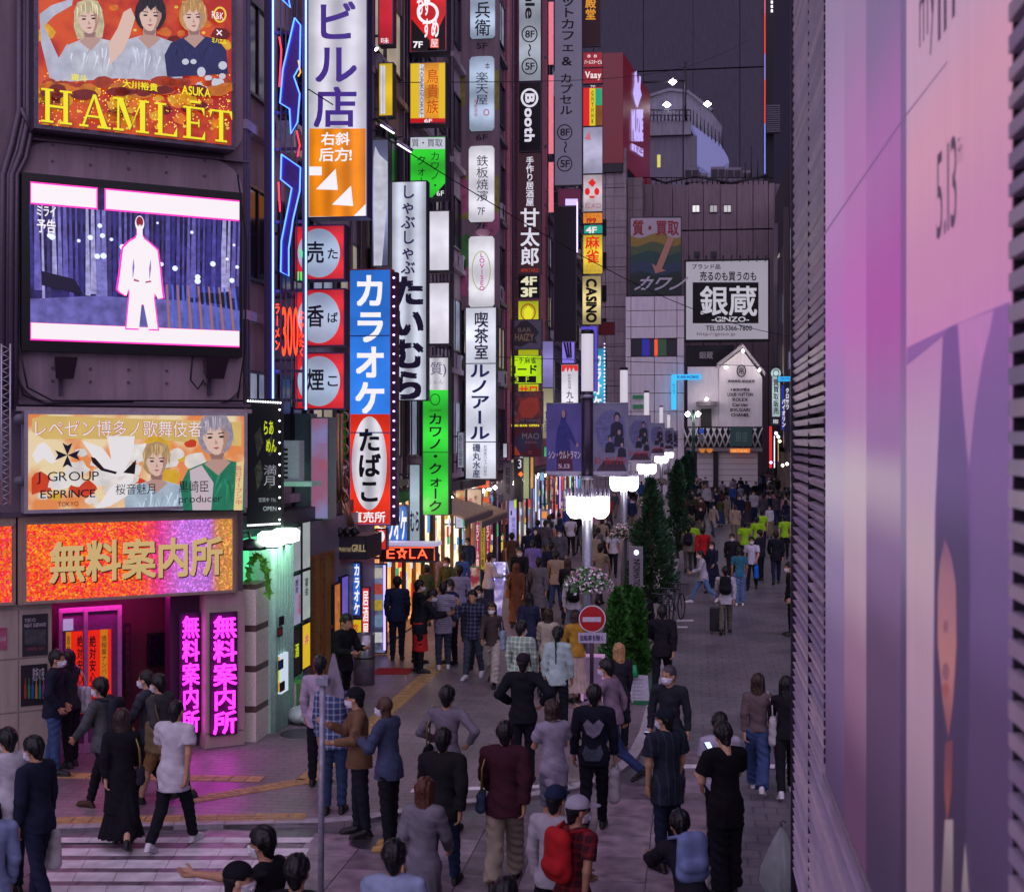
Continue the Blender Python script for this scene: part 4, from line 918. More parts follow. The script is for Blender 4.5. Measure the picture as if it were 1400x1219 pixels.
# karaoke and tobacco tower
s, P = fs('tall blue and red vertical sign, blue karaoke panels above a white oval', (477, 368, 535, 718), lightbox('2f7ae0', .95, 1), (), casing=mat('b04848', .4, .3), depth=.3)
ka = s; T(P, 'カラオケ', (484, 373, 528, 568), WL, s, .006, vert=True, bold=.035)
art(P, [rc(479, 566, 533, 716)], lightbox('e83018', .95, 2), s, .003); art(P, [ell(505, 633, 24, 64, 40)], W_, s, .006)
T(P, 'たばこ', (489, 584, 521, 688), K, s, .01, vert=True, bold=.035); T(P, '直売所', (481, 699, 527, 714), WL, s, .008, bold=.03)
for y in (459, 591): obj('joint', MB().pbox(P, P.x(479), P.x(533), P.z(480, y + 1), P.z(480, y - .5), .004, .012), mat('2a50a0', .4), s)
mb = MB(); u = MB()
for y in range(380, 716, 13):
 c = P.at(539, y); mb.lathe((c[0], c[1] - .04, c[2]), [(.0, -.022), (.02, -.012), (.024, 0), (.02, .012), (.0, .022)], 8)
obj('bulb', mb, emit('c8b0ff', 5), s)['kind'] = 'stuff'; obj('bulb_strip', MB().pbox(P, P.x(536), P.x(543), P.z(538, 718), P.z(538, 372), -.2, .02), mat('4a2c4c', .4, .4), s)
# hot pot sign
s, P = fs('very tall white vertical sign with dark violet brush characters', (534, 248, 584, 548), lightbox('c8cede', .95, 2, 'X', .3), (), depth=.3, casing=mat('3a3450', .4, .4))
T(P, 'しゃぶしゃぶ', (548, 252, 568, 376), emit('3c3468', .5), s, .006, vert=True, bold=.02); T(P, 'たいむら', (535, 376, 581, 548), KD, s, .006, vert=True, bold=.055)
# stacked light boxes
SG = 'stack of lit boxes on one pole'
s, P = fs('black and red lit box with white brush characters and 7F, top of its stack', (560, -40, 611, 72), lightbox('d81818', .95, 2), (), group=SG, depth=.5); art(P, [[(562, 26), (562, 70), (600, 70)], [(562, -38), (576, -38), (562, 0)], [(609, 20), (609, 70), (584, 70)]], mat('140a12', .5), s, .003)
ring(P, 585, 18, 15, 15, 4, WL, s, .005); T(P, 'おす', (570, -4, 588, 22), WL, s, .008, bold=.03); T(P, 'すめ', (578, 26, 600, 52), WL, s, .008, bold=.03); T(P, '7F', (565, 57, 578, 66), WL, s, .008, bold=.03); art(P, [rc(588, 53, 600, 66)], emit('e04030', .8), s, .006); T(P, '屋', (589, 54, 599, 65), WL, s, .008)
s, P = fs('yellow and orange lit box with a white vertical band and 6F', (560, 86, 610, 170), lightbox('e89a28', .95, 2), (), group=SG, depth=.5); art(P, [rc(561, 87, 573, 162), rc(600, 87, 609, 162)], emit('e8c020', .85), s, .002); art(P, [rc(573, 88, 580, 161)], W_, s, .004); art(P, [rc(561, 162, 609, 169)], emit('c01818', .9), s, .004)
T(P, 'TORIKIZOKU', (574, 92, 579, 156), emit('5a4a8a', .5), s, .006, rot=True); T(P, '鳥貴族', (583, 94, 600, 156), emit('b83c08', .8), s, .006, vert=True); T(P, '6F', (580, 163, 591, 168), WL, s, .008, bold=.02)
s, P = fs('green lit box with black characters under a pale header, 6F', (560, 187, 610, 272), lightbox('30c830', .95, 2), (), group=SG, depth=.5); art(P, [rc(561, 188, 609, 204)], emit('c8ccd8', .85), s, .003); T(P, '質・買取', (563, 190, 605, 201), K, s, .006); T(P, 'カワノ・', (588, 207, 602, 260), K, s, .006, vert=True); T(P, 'クォー', (569, 212, 583, 256), K, s, .006, vert=True); art(P, [[(609, 250), (609, 271), (590, 271)]], K, s, .004); T(P, '6F', (597, 261, 607, 268), WL, s, .008)
for (y0, y1, lb) in ((288, 371, 'upper'), (386, 471, 'lower')):
 s, P = fs('plain white glowing box without lettering, %s of two in the stack' % lb, (584, y0, 615, y1), lightbox('e6e2ee', 1.0, 1), (), Y=yfac(563), group=SG, depth=.5)
 for k in range(5): obj('louvre', MB().pbox(P, P.x(588 + k * 5), P.x(590 + k * 5), P.z(600, y1 + 14), P.z(600, y1 + 2), -.3, -.25), METAL, s)
s, P = fs('tall green lit vertical sign with black characters and a white head panel', (577, 488, 614, 704), lightbox('34d83c', .95, 3, 'Z', .3), (), Y=yfac(561), depth=.4)
art(P, [rc(578, 489, 613, 533)], W_, s, .003); T(P, '(質)', (582, 495, 610, 515), emit('5a5480', .5), s, .006); T(P, 'くぉん', (586, 519, 606, 525), emit('a09cb0', .6), s, .006); ring(P, 595, 546, 7, 8, 1.2, mat('1a6a28', .5), s); T(P, 'QUARK', (587, 559, 604, 563), mat('1a6a28', .5), s, .006)
T(P, 'カワノ・クォーク', (585, 564, 606, 700), K, s, .006, vert=True, bold=.02); obj('joint', MB().pbox(P, P.x(578), P.x(613), P.z(580, 618.5), P.z(580, 617.5), .003, .009), mat('1c8a2c', .4), s)
# other faces of the orange stack seen behind the white sign
s, P = fs('slim yellow lit box seen behind the white and orange sign', (517, 86, 538, 160), lightbox('e8c018', .95, 1), (), Y=yfac(515)); art(P, [rc(520, 90, 527, 156)], W_, s, .003)
s, P = fs('slim red and black lit box at the top edge behind the white sign', (517, -30, 538, 62), lightbox('c82030', .9, 1), (), Y=yfac(515)); T(P, '味', (521, 52, 532, 60), WL, s)
s, P = fs('pale blue lit billboard panel with a white figure below the floodlights', (508, 190, 532, 365), lightbox('98a0cc', .85, 1, amt=.5), (), Y=yfac(507) ); art(P, [[(513, 200), (519, 212), (530, 222), (530, 270), (522, 364), (511, 364), (511, 215)]], emit('d8daec', .85, noise=.4, scale=5), s, .004)
for k, (x, y) in enumerate(((530, 174), (553, 200))):
 Pf = front(yfac(520) - .6); o = thing('floodlight', 'tilted silver floodlight on an arm, %s' % ('left one above the pale billboard' if k == 0 else 'right one over the green box'), 'lamp', Pf.at(x, y), 'floodlights on arms')
 c0 = Pf.at(x, y); dx = Pf.u * .17 + np.array([0, 0, -.11]); mb = MB(); mb.tube([c0 - dx, c0 + dx], .05, 8); obj('lamp_head', mb, mat('8a80a0', .3, .7), o); mb = MB(); mb.tube([c0 - dx * .9 + np.array([0, -.03, -.05]), c0 + dx * .9 + np.array([0, -.03, -.05])], .02, 6); obj('tube', mb, emit('f0e8ff', 3), o)
 obj('arm', MB().tube([c0 + np.array([0, 0, .05]), c0 + np.array([-.02, 0, .22]), c0 + np.array([-.7, .3, .22])], .018, 6), METAL, o)
Pf = front(yfac(505) - .2); o = thing('spotlight', 'small glaring spotlight high on the wall beside the white sign', 'lamp', Pf.at(511, 64)); obj('lamp_head', MB().tube([Pf.at(508, 62), Pf.at(514, 67)], [.02, .05], 10), METAL, o); obj('lens', MB().tube([Pf.at(514, 67), Pf.at(515, 68)], .048, 10), emit('fff0f0', 8), o); obj('arm', MB().tube([Pf.at(508, 62), Pf.at(503, 60)], .02), METAL, o)
# round topped lights with printed board behind
CG = 'round-topped lit signs one above another'; Yc = yfac(636); P = front(Yc + .12)
bd = thing('printed_board', 'tall board printed with green and purple petals behind the round-topped lit signs', 'board', P.w(P.x(652), P.z(652, 420)))
obj('panel', MB().pbox(P, P.x(620), P.x(683), P.z(652, 424), P.z(652, -60), -.1, 0), wallmat('7a6470', .6, .4), bd)
for k, (c, pl) in enumerate((('8a8434', [rc(622, 96, 636, 146), rc(622, 240, 640, 300), rc(676, 96, 682, 150), rc(676, 240, 682, 300)]), ('3e7a3c', [[(622, 330), (640, 318), (650, 350), (640, 385), (622, 392)]]), ('a05878', [ell(640, 385, 22, 20), ell(672, 305, 12, 18), ell(632, 268, 12, 26)]), ('c898a8', [ell(648, 395, 9, 5), ell(660, 318, 10, 5)]))):
 P.clip = (620, -60, 683, 424); art(P, pl, mat(c, .6, var=.35, scale=4), bd, .004 + k * .002)
P.clip = None
for y, t in ((63, '5F'), (188, '6F'), (309, '7F')): T(P, t, (651, y - 4, 667, y + 4), K, bd, .014)
def rbox(P, rect, label, face, group, d=.12):
 x0, y0, x1, y1 = rect; u0, u1 = P.x(x0), P.x(x1); zt, zb = P.z(x0, y0), P.z(x0, y1); root = thing('sign', label, 'sign', P.w((u0 + u1) / 2, zb, .1), group)
 n = 14; ring_ = []
 c = (u0 + u1) / 2; hw = (u1 - u0) / 2
 for k in range(n + 1):
  t = math.pi * k / n; ring_.append((c + hw * math.cos(t), .02 + d * math.sin(t)))
 lv = [(zb, .86), (zb + .08, 1), (zt - .08, 1), (zt, .86)]; vs = []; fs_ = []; m_ = n + 1
 for z, s_ in lv:
  for (u, o) in ring_: vs.append(P.w(c + (u - c) * s_, z, o * (1 if s_ == 1 else .7)))
 for j in range(3): fs_ += [(j * m_ + i, j * m_ + i + 1, (j + 1) * m_ + i + 1, (j + 1) * m_ + i) for i in range(n)]
 fs_ += [tuple(range(m_)), tuple(range(3 * m_, 4 * m_))[::-1], ]
 mb = MB(); mb.add(vs, fs_, 0, False); obj('lit_cover', mb, face, root); obj('back_plate', MB().pbox(P, u0 + .01, u1 - .01, zb + .01, zt - .01, .001, .019), METAL, root)
 Q = Plane(P.w(0, 0, .02 + d + .006), P.n); return root, Q
LB = lightbox('aabcd4', .95, 2, 'Z', .3); LW = lightbox('dcdce4', .98, 2, 'Z', .2)
s, Q = rbox(P, (643, -40, 677, 54), 'pale blue round-topped lit sign with brush characters at the very top', LB, CG); T(Q, '兵衛', (649, 2, 671, 50), K, s, vert=True, bold=.01)
s, Q = rbox(P, (642, 79, 676, 180), 'pale blue round-topped lit sign with a slanting brush name and red stamp', LB, CG); T(Q, '楽天屋', (650, 98, 668, 144), KD, s, vert=True); T(Q, '本', (663, 86, 670, 95), KD, s); T(Q, '神楽酒場', (648, 136, 653, 160), emit('b05070', .6), s, vert=True); ring(Q, 665, 154, 4, 4.5, 1.2, emit('c04060', .7), s)
s, Q = rbox(P, (641, 201, 676, 304), 'white round-topped lit sign with thin brush characters', LW, CG); T(Q, '鉄板焼濱', (651, 212, 668, 276), KD, s, vert=True); T(Q, '7F', (653, 284, 663, 294), KD, s)
s, Q = rbox(P, (641, 324, 676, 420), 'pale round-topped lit sign with pink vertical letters in an oval', LW, CG); T(Q, 'LOVISEO', (655, 345, 663, 398), emit('d03090', .8), s, vert=True, bold=.02); ring(Q, 658, 370, 13, 27, 1.2, emit('a8b060', .8), s)
s, P = fs('tall white vertical sign with dark blue coffee room lettering', (636, 420, 679, 655), lightbox('dfe2f0', .98, 3, 'Z', .22), (), Y=yfac(634)); T(P, '喫茶室', (648, 426, 668, 492), emit('26204c', .4), s, .005, vert=True, bold=.02); T(P, 'ルノアール', (642, 496, 670, 602), emit('262a68', .5), s, .005, vert=True, bold=.03)
for y in (497, 604): obj('joint', MB().pbox(P, P.x(637), P.x(678), P.z(640, y + .6), P.z(640, y - .6), .002, .01), METAL, s)
T(P, '磯丸水産', (646, 606, 657, 653), emit('262a68', .5), s, .005, vert=True, bold=.03); T(P, '新宿東口モア四番街', (661, 608, 666, 651), emit('5a5a88', .5), s, .005, vert=True)
# capsule hotel column
Yk = yfac(707)
s, P = fs('grey lit vertical panel with circled 8F and 5F', (709, -60, 740, 112), lightbox('a4acb8', .8, 2, 'Z'), (), Y=Yk); T(P, 'ule', (718, -12, 731, 26), K, s, rot=True, bold=.02)
for y, t in ((47, '8F'), (91, '5F')): ring(P, 724, y, 11, 11.5, 1.6, K, s); T(P, t, (718, y - 5, 731, y + 5), K, s, bold=.02)
T(P, '～', (717, 60, 731, 78), K, s, vert=True, bold=.02)
s, P = fs('black vertical sign with a white rotated word and ringed B', (709, 113, 740, 208), mat('0e0c16', .3), (), Y=Yk); WN = emit('dcdce8', .9); T(P, 'ooth', (717, 148, 731, 194), WN, s, rot=True, bold=.04); ring(P, 724, 134, 12, 13, 3, WN, s); T(P, 'B', (718, 128, 731, 141), WN, s, rot=True, bold=.05)
s, P = fs('dark brown vertical sign with white brush characters', (708, 210, 740, 375), emit('3a2028', .7), (), Y=Yk); T(P, '手作り居酒屋', (719, 214, 730, 282), WN, s, vert=True, bold=.02); T(P, '甘太郎', (711, 284, 738, 364), WN, s, vert=True, bold=.04); T(P, 'AMATARO', (712, 367, 736, 372), emit('c83820', .8), s)
s, P = fs('small black sign reading 4F and 3F in cream', (708, 376, 738, 408), mat('0e0c12', .3), (), Y=Yk); CR = emit('e0dcb8', .95); T(P, '4F', (712, 378, 734, 390), CR, s, bold=.04); T(P, '3F', (712, 393, 734, 406), CR, s, bold=.04)
s, P = fs('yellow green lit sign with a red circle bird emblem', (708, 411, 737, 545), lightbox('c0c820', .95, 2), (), Y=Yk); ring(P, 722, 427, 10.5, 12, 1.6, emit('b04018', .8), s); art(P, [[(717, 436), (716, 424), (722, 418), (729, 424), (727, 436)]], emit('e8e030', .9), s); T(P, 'サワ', (710, 527, 735, 541), emit('e03828', .9), s, bold=.04)
Ys = Yk - .8
s, P = fs('grey square sign with a dark ornate crest', (688, 437, 741, 478), mat('6a6478', .5, var=.3), (), Y=Ys); art(P, [[(699, 452), (706, 446), (712, 440), (720, 438), (728, 444), (734, 450), (737, 455), (731, 462), (735, 470), (724, 468), (712, 474), (700, 471), (704, 462), (695, 454)]], mat('3a343c', .5), s, .004); T(P, 'BAR', (708, 448, 726, 454), mat('8a7a6c', .5), s, bold=.03); T(P, 'HAIZY', (704, 456, 730, 466), mat('9a8468', .5), s, bold=.04)
s, P = fs('bright yellow green mahjong sign with black characters and 3 F', (688, 486, 741, 525), lightbox('b8e810', .98, 1, 'X'), (), Y=Ys); T(P, 'リーチ麻雀', (694, 488, 733, 497), K, s, bold=.01); T(P, 'ロード', (694, 499, 734, 511), K, s, bold=.04); art(P, [rc(695, 514, 733, 523)], K, s); T(P, '3', (704, 515, 709, 522), emit('c8e820', .9), s, .02); T(P, 'F', (719, 515, 723, 522), emit('c8e820', .9), s, .02)
s, P = fs('dark square sign with a red and grey food picture', (686, 535, 742, 579), emit('3a2834', .5, scale=3, col2='7a3034'), (), Y=Ys); art(P, [[(712, 548), (725, 542), (736, 545), (738, 560), (728, 572), (714, 570), (708, 560)]], emit('a84038', .5, noise=.5, scale=9), s, .004); art(P, [[(690, 545), (700, 548), (706, 566), (700, 572), (694, 560)]], emit('50586a', .5), s, .004); T(P, 'ULTIMATE DINING', (690, 573, 739, 577), mat('8a8090', .5), s)
T(P, '居酒屋つばめ', (690, 538, 735, 541), mat('807080', .5), s)
s, P = fs('dark red square sign with thin serif letters', (686, 584, 741, 624), emit('4a1828', .5, scale=2, col2='2c2c4c'), (), Y=Ys); T(P, 'MAO', (714, 592, 737, 600), mat('b0a098', .5), s, bold=-.01); T(P, 'IZAKAYA', (718, 603, 734, 606), mat('b0a098', .5), s); art(P, [[(690, 612), (698, 604), (706, 612), (712, 622), (690, 622)]], emit('b04830', .6, noise=.5), s, .004); T(P, '5F', (722, 616, 728, 621), mat('b06060', .5), s)
s, P = fs('thin yellow lit strip of lettering between the two dark picture signs', (690, 579.3, 738, 583.6), emit('5a3a18', .6), (), Y=Ys, frame=.005, depth=.2); T(P, 'DINING BAR OPEN', (691, 580, 737, 583), emit('e0d040', 1.2), s, bold=.03)
# long purple capsule hotel sign and the blank one
s, P = fs('long violet grey vertical sign with black katakana and circled floors', (758, -60, 796, 254), emit('7a7490', .55, noise=.15, scale=1), (), Y=yfac(756)); T(P, 'ットカフェ', (766, -6, 787, 72), K, s, vert=True, bold=.02); T(P, '&', (768, 78, 782, 90), K, s, bold=.02); T(P, 'カプセル', (765, 100, 783, 158), K, s, vert=True, bold=.02); ring(P, 772, 181, 10.5, 11, 1.5, K, s); T(P, '8F', (766, 176, 779, 186), K, s, bold=.02); T(P, '～', (766, 193, 780, 210), K, s, vert=True, bold=.02); ring(P, 772, 224, 10.5, 11, 1.5, K, s); T(P, '5F', (766, 219, 779, 229), K, s, bold=.02)
Yb = yfac(748); P = front(Yb); s, P = fs('blank black vertical panel sign with a violet light strip on its right edge', (757, 283, 788, 467), mat('151424', .5), (), Y=Yb); obj('light_strip', MB().pbox(P, P.x(788.3), P.x(790), P.z(788, 345), P.z(788, 276), -.05, .02), emit('b0a0ff', 3), s)
s, P = fs('small violet lit square above the blank black panel', (763, 258, 794, 282), mat('8a4060', .5), (), Y=Yb + .4); art(P, [rc(773, 272, 790, 281)], emit('b8a8ff', 1.5), s)
for k, (y0, y1) in enumerate(((3, 88), (103, 210), (222, 290))):
 P = front(yfac(738)); o = thing('neon_bar', 'vertical pink neon bar on the pink tiled building, %s' % ('upper', 'middle', 'lower')[k], 'neon bar', P.at(754, y1), 'pink neon bars'); obj('bar', MB().pbox(P, P.x(750), P.x(756.5), P.z(750, y1), P.z(750, y0), -.1, 0), emit('f08090', .95, noise=.2), o); obj('bracket', MB().pbox(P, P.x(744), P.x(749.9), P.z(750, y1 - 8), P.z(750, y1 - 12), -.08, -.03), METAL, o)
P = front(yfac(787)); o = thing('neon_bar', 'slim red neon bar left of the mahjong sign column', 'neon bar', P.at(791, 198)); obj('bar', MB().pbox(P, P.x(789.5), P.x(792.5), P.z(790, 198), P.z(790, 95), -.1, 0), emit('f06078', 1.2), o); obj('bracket', MB().pbox(P, P.x(786), P.x(789.4), P.z(790, 150), P.z(790, 146), -.08, -.03), METAL, o)
# column of small signs 797-823
Ym = yfac(795); MG = 'column of small lit signs at the end of the row'
s, P = fs('dark red vertical sign with gold characters at the top edge', (796, -60, 821, 64), mat('3c1c24', .5), (), Y=Ym); T(P, '殿堂', (800, -4, 815, 28), emit('e0961c', .9), s, vert=True, bold=.05)
def ms(lab, r, f, tx=()): return fs(lab, r, f, tx, Y=Ym, group=MG, arms=True)
RW = emit('f0e0e0', .95)
s, P = ms('small red sign with two white marks', (797, 72, 824, 93), emit('a02430', .7)); T(P, 'バールスタービル', (799, 82, 823, 88), RW, s, bold=.02); T(P, '8 8', (803, 75, 816, 79), RW, s)
s, P = ms('small red sign with slanted white script', (797, 94, 824, 115), emit('a02430', .7)); T(P, 'Vaay', (800, 98, 822, 110), RW, s, bold=.03)
s, P = ms('red yellow and green striped small sign', (797, 120, 824, 173), emit('d81c1c', .95)); art(P, [rc(806, 121, 814, 172)], emit('d8c820', .9), s, .003); art(P, [rc(814, 121, 823, 144)], emit('18a078', .9), s, .003); art(P, [rc(814, 144, 823, 172)], emit('8a5a20', .8, noise=.5, scale=2), s, .003); T(P, 'GHYHHR', (808, 124, 812, 170), K, s, vert=True, bold=.02); T(P, '7F', (807, 117, 814, 121), RW, s)
s, P = ms('pale lilac small sign with a faint red corner', (797, 174, 824, 238), lightbox('b4b0cc', .85, 1)); art(P, [[(799, 190), (806, 180), (808, 192)]], emit('d07080', .8), s)
s, P = ms('pale sign with a red claw-shaped emblem', (797, 239, 824, 290), lightbox('d0c0c8', .85, 1)); RE = emit('d82420', .95); art(P, [[(804, 250), (807, 247), (810, 244), (812, 247), (815, 250), (810, 256)], ell(803, 262, 3.5, 5), ell(816, 262, 3.5, 5), [(805, 268), (814, 268), (812, 271), (807, 271)]], RE, s); T(P, '紅メロ', (800, 277, 821, 285), emit('a05060', .8), s)
s, P = ms('small orange beer price sign', (797, 291, 824, 306), emit('e0882c', .9)); T(P, '生ビール', (799, 292, 820, 297), emit('b02010', .8), s); T(P, '199', (802, 298, 815, 305), emit('b01810', .8), s, bold=.04)
s, P = ms('small teal sign reading 4F', (798, 308, 824, 320), emit('18a088', .9)); T(P, '4F', (801, 310, 816, 319), RW, s, bold=.04)
s, P = ms('yellow sign with large red mahjong characters', (797, 321, 824, 375), lightbox('e8c838', .95, 1)); T(P, '麻雀', (800, 322, 820, 360), emit('e02810', .95), s, vert=True, bold=.05); T(P, 'スリー', (800, 362, 817, 366), emit('d07050', .8), s); T(P, 'ファイブ', (799, 368, 821, 373), emit('d07050', .8), s)
s, P = ms('cream sign with slanted black letters reading down', (796, 377, 822, 444), lightbox('e0cc88', .9, 1, amt=.4)); T(P, 'CASINO', (801, 381, 816, 441), K, s, rot=True, bold=.05)
s, P = fs('white vertical sign with a red fringe head and brush strokes', (767, 498, 791, 610), lightbox('e0dce8', .98, 1), (), Y=yfac(740)); art(P, [[(768, 499), (790, 499), (790, 507), (786, 507), (784, 502), (781, 509), (779, 502), (776, 509), (774, 502), (771, 508), (768, 508)]], emit('d83030', .95), s); T(P, '新和食酒場', (776, 511, 781, 532), emit('504868', .5), s, vert=True); T(P, '九十九', (774, 534, 784, 566), KD, s, vert=True, bold=.02)
s, P = fs('violet panel with black diagonal stripes above the fringe sign', (768, 467, 786, 497), emit('8474e0', .95), (), Y=yfac(742)); art(P, [[(770 + k * 4, 468), (773 + k * 4, 468), (777 + k * 2.5, 488), (775 + k * 2.5, 491)] for k in range(3)], K, s)
s, P = fs('cyan vertical karaoke sign with red topped bulb edge', (809, 476, 828, 562), lightbox('38a8d0', .95, 1), (), Y=yfac(797)); T(P, 'カラオケ', (811, 482, 823, 560), WL, s, vert=True, bold=.05); mb = MB();
for y in range(470, 560, 5):
 c = P.at(826.5, y); mb.lathe((c[0], c[1] - .03, c[2]), [(.0, -.05), (.06, 0), (.0, .05)], 6)
obj('bulb', mb, emit('d8b8ff', 3), s)['kind'] = 'stuff'
s, P = fs('small red signboard between the casino sign and the far building', (818, 440, 841, 458), mat('7a1c20', .5), (), Y=yfac(800));
s, P = fs('violet edged blank panel sign behind the nearest street lamp', (794, 446, 817, 535), emit('5a4cd0', .9), (), Y=yfac(788)); art(P, [rc(799, 452, 813, 532)], mat('8a80a0', .5), s)
# pale curved lit facade piece
s, P = fs('pale violet glowing facade panel beside the blank black sign', (741, 466, 757, 530), lightbox('9088c8', .8, 1), (), Y=yfac(736));
s, P = fs('cream shop sign panel below the pale violet facade panel', (741, 530, 757, 600), lightbox('b8b090', .7, 1), (), Y=yfac(735)); T(P, '食', (744, 560, 756, 572), K, s); T(P, '楽', (744, 574, 756, 590), K, s)
# ================================================================ buildings closing the view
YE = 126.0; PE = front(YE)
def ebox(mb, P, r, d, off=0, mi=0):
 x0, y0, x1, y1 = r; return mb.pbox(P, P.x(x0), P.x(x1), max(0, P.z((x0 + x1) / 2, y1)), P.z((x0 + x1) / 2, y0), off - d, off, mi)
def eb(name, P, r, d, m, par, off=0): return obj(name, ebox(MB(), P, r, d, off), m, par)
# huge plain tower behind everything
PT = front(250.0); tw = thing('grey_tower', 'huge plain dark grey tower filling the sky behind the far buildings', 'building', (PT.x(900), 262, 0))
TM = wallmat('3c3848', .8, .3)
xs = [640, 740, 812, 880, 948, 1012, 1045]
for i in range(len(xs) - 1):
 for (ya, yb) in ((700, 330), (329, 97), (96, -10), (-11, -140)):
  obj('wall_panel', MB().pbox(PT, PT.x(xs[i]), PT.x(xs[i + 1]) - .12, max(0, PT.z(900, ya)), PT.z(900, yb) - .12, -20, 0), TM, tw)
nt_ = thing('light_strip_mast', 'thin red and white vertical light strip on the edge of the grey tower', 'light strip', PT.w(PT.x(1047), 0, 1));
for k, (a, b, c) in enumerate(((-40, 20, 'c05870'), (20, 75, 'd83828'), (75, 110, '8070b0'), (110, 170, 'd03838'), (170, 238, '7080d8'))): obj('tube', MB().pbox(PT, PT.x(1044.8 - .0), PT.x(1046.4), PT.z(1046, b) + .02, PT.z(1046, a), .1, .5), emit(c, 1.1), nt_)
PD = front(300.0); dk = thing('dark_tower', 'dark narrow tower with white lamps at the top right of the street', 'building', (PD.x(1068), 310, 0)); obj('wall', MB().pbox(PD, PD.x(1047), PD.x(1120), 0, PD.z(1060, 330), -15, 0), wallmat('141524', .7, .2), dk)
for k in range(7): obj('lamp', MB().pbox(PD, PD.x(1054), PD.x(1056.5), PD.z(1055, 17 - k * 6), PD.z(1055, 14 - k * 6), -.5, .3), emit('f0ecff', 2), dk)
obj('mast', MB().pbox(PD, PD.x(1046.5), PD.x(1058), PD.z(1050, 300), PD.z(1050, -40), -3, -.1), wallmat('14131f', .7), dk)
lv = thing('louvre_box', 'grey louvred box on the side of the dark narrow tower', 'vent', (PD.x(1056), 299, 100))
for k in range(13): obj('slat', MB().pbox(PD, PD.x(1047), PD.x(1065.5), PD.z(1055, 184 - k * 2.9), PD.z(1055, 182.4 - k * 2.9), .31, 2.5), mat('6c6678', .6), lv)
# brown panelled main block
M_e = wallmat('74626c', .8, .3); M_e2 = wallmat('8a7c84', .75, .25, 1.6, 1.1); M_e3 = wallmat('6a5e6c', .8, .3)
E2 = thing('department_block', 'brown panelled block with three small lit windows closing the street', 'building', (PE.x(960), YE, 0))
xs = [861, 877, 893, 920, 942, 962, 985, 1008, 1030, 1051, 1060]
for i in range(len(xs) - 1):
 for (ya, yb) in ((700, 315), (314, 252 - (3 if i % 3 else 0))): obj('wall_panel', MB().pbox(PE, PE.x(xs[i]), PE.x(xs[i + 1]) - .06, max(0, PE.z(950, ya)), PE.z(950, yb) - .07, -12, -.02 * (i % 2)), M_e, E2)
obj('side_wall', MB().pbox(PE, PE.x(1060), PE.x(1067), 0, PE.z(1060, 250), -10, -.6), M_e3, E2)
for k, (x, l) in enumerate(((947, 1), (971, .35), (990, .6))):
 w = eb('window', PE, (x, 281, x + 9, 290), .2, emit('e8e4e8', l), E2, .05); mb = MB(); ebox(mb, PE, (x - 1, 290, x + 10, 291), .2, .1); ebox(mb, PE, (x - 1, 280, x + 10, 281), .2, .1); ebox(mb, PE, (x + 4.2, 281, x + 4.8, 290), .1, .1); obj('window_frame', mb, DARK, w)
for x in (949, 972): eb('window', PE, (x, 344, x + 8, 353), .2, mat('0c0a12', .3), E2, .05)
for k, (x0, x1, y0_) in enumerate(((936, 956, 226), (972, 992, 225), (994, 1014, 226), (1016, 1028, 230), (958, 968, 234))):
 eb('roof_unit', PE, (x0, y0_, x1, 246), 1.5, mat('6c6676', .6), E2, -1)
 for j in range(2): eb('fan_grille', PE, (x0 + 1 + j * (x1 - x0) / 2, y0_ + 4, x0 - 1 + (j + 1) * (x1 - x0) / 2, 240), .1, DARK, E2, -.88)
mb = MB()
for x in range(862, 1058, 7): mb.tube([PE.at(x, 252), PE.at(x, 242)], .04, 4)
mb.tube([PE.at(862, 243), PE.at(1058, 243)], .05, 4); obj('roof_railing', mb, DARK, E2)['kind'] = 'stuff'
obj('roof_cable', MB().tube([PE.at(890, 244), PE.at(910, 250), PE.at(950, 241), PE.at(1000, 250), PE.at(1050, 240)], .12, 5), DARK, E2)
for x, h in ((934, 113), (1027, 200), (1036, 218), (1019, 222)): obj('antenna', MB().tube([PE.at(x, 246), PE.at(x, h)], .06, 5), DARK, E2)
# stair tower with sloping white rail and lit dome roof
PS = front(150.0); st_ = thing('stair_tower', 'lit rooftop structure with sloping white stair and grey box below', 'building', (PS.x(930), 152, 0))
obj('box', MB().pbox(PS, PS.x(878), PS.x(953), 0, PS.z(900, 187), -6, 0), wallmat('5c5868', .7, .2), st_)
obj('upper_box', MB().pbox(PS, PS.x(884), PS.x(945), PS.z(900, 186.5), PS.z(900, 167), -5, .5), wallmat('6e6a78', .7), st_)
eb('window', PS, (898.5, 212, 903, 229), .2, emit('d0c860', .9), st_, .1)
mb = MB(); mb.prism([PS.at(*p) for p in ((945, 170), (985, 197), (995, 215), (997, 222), (972, 238), (953, 225), (953, 187))], (0, 3, 0)); obj('glowing_stair_side', mb, emit('8484c4', .5), st_)  # stair side given its own glow in place of floodlight
mb = MB(); mb.prism([PS.at(*p) + [0, 2, 0] for p in ((882, 168), (882, 127), (915, 117), (940, 120), (972, 146), (988, 168), (984, 196), (945, 170))], (0, 4, 0)); obj('round_wall', mb, wallmat('605c70', .7, .4), st_)
mb = MB(); mb.prism([PS.at(*p) + [0, 1.6, 0] for p in ((880, 126), (915, 115), (941, 118), (975, 144), (972, 147), (940, 122), (915, 119), (880, 130))], (0, 4.5, 0)); obj('roof_edge', mb, wallmat('5c5868', .7, .1), st_)
for x, y in ((912, 147), (967, 146), (920, 116)): mb = MB(); mb.lathe(PS.at(x, y) - [0, 1.2, 0], [(0, -.35), (.45, 0), (0, .35)], 8); obj('lamp', mb, emit('f4f0ff', 30), st_)
mb = MB()
for x in range(884, 946, 5): mb.tube([PS.at(x, 168) - [0, .8, 0], PS.at(x, 153) - [0, .8, 0]], .07, 4)
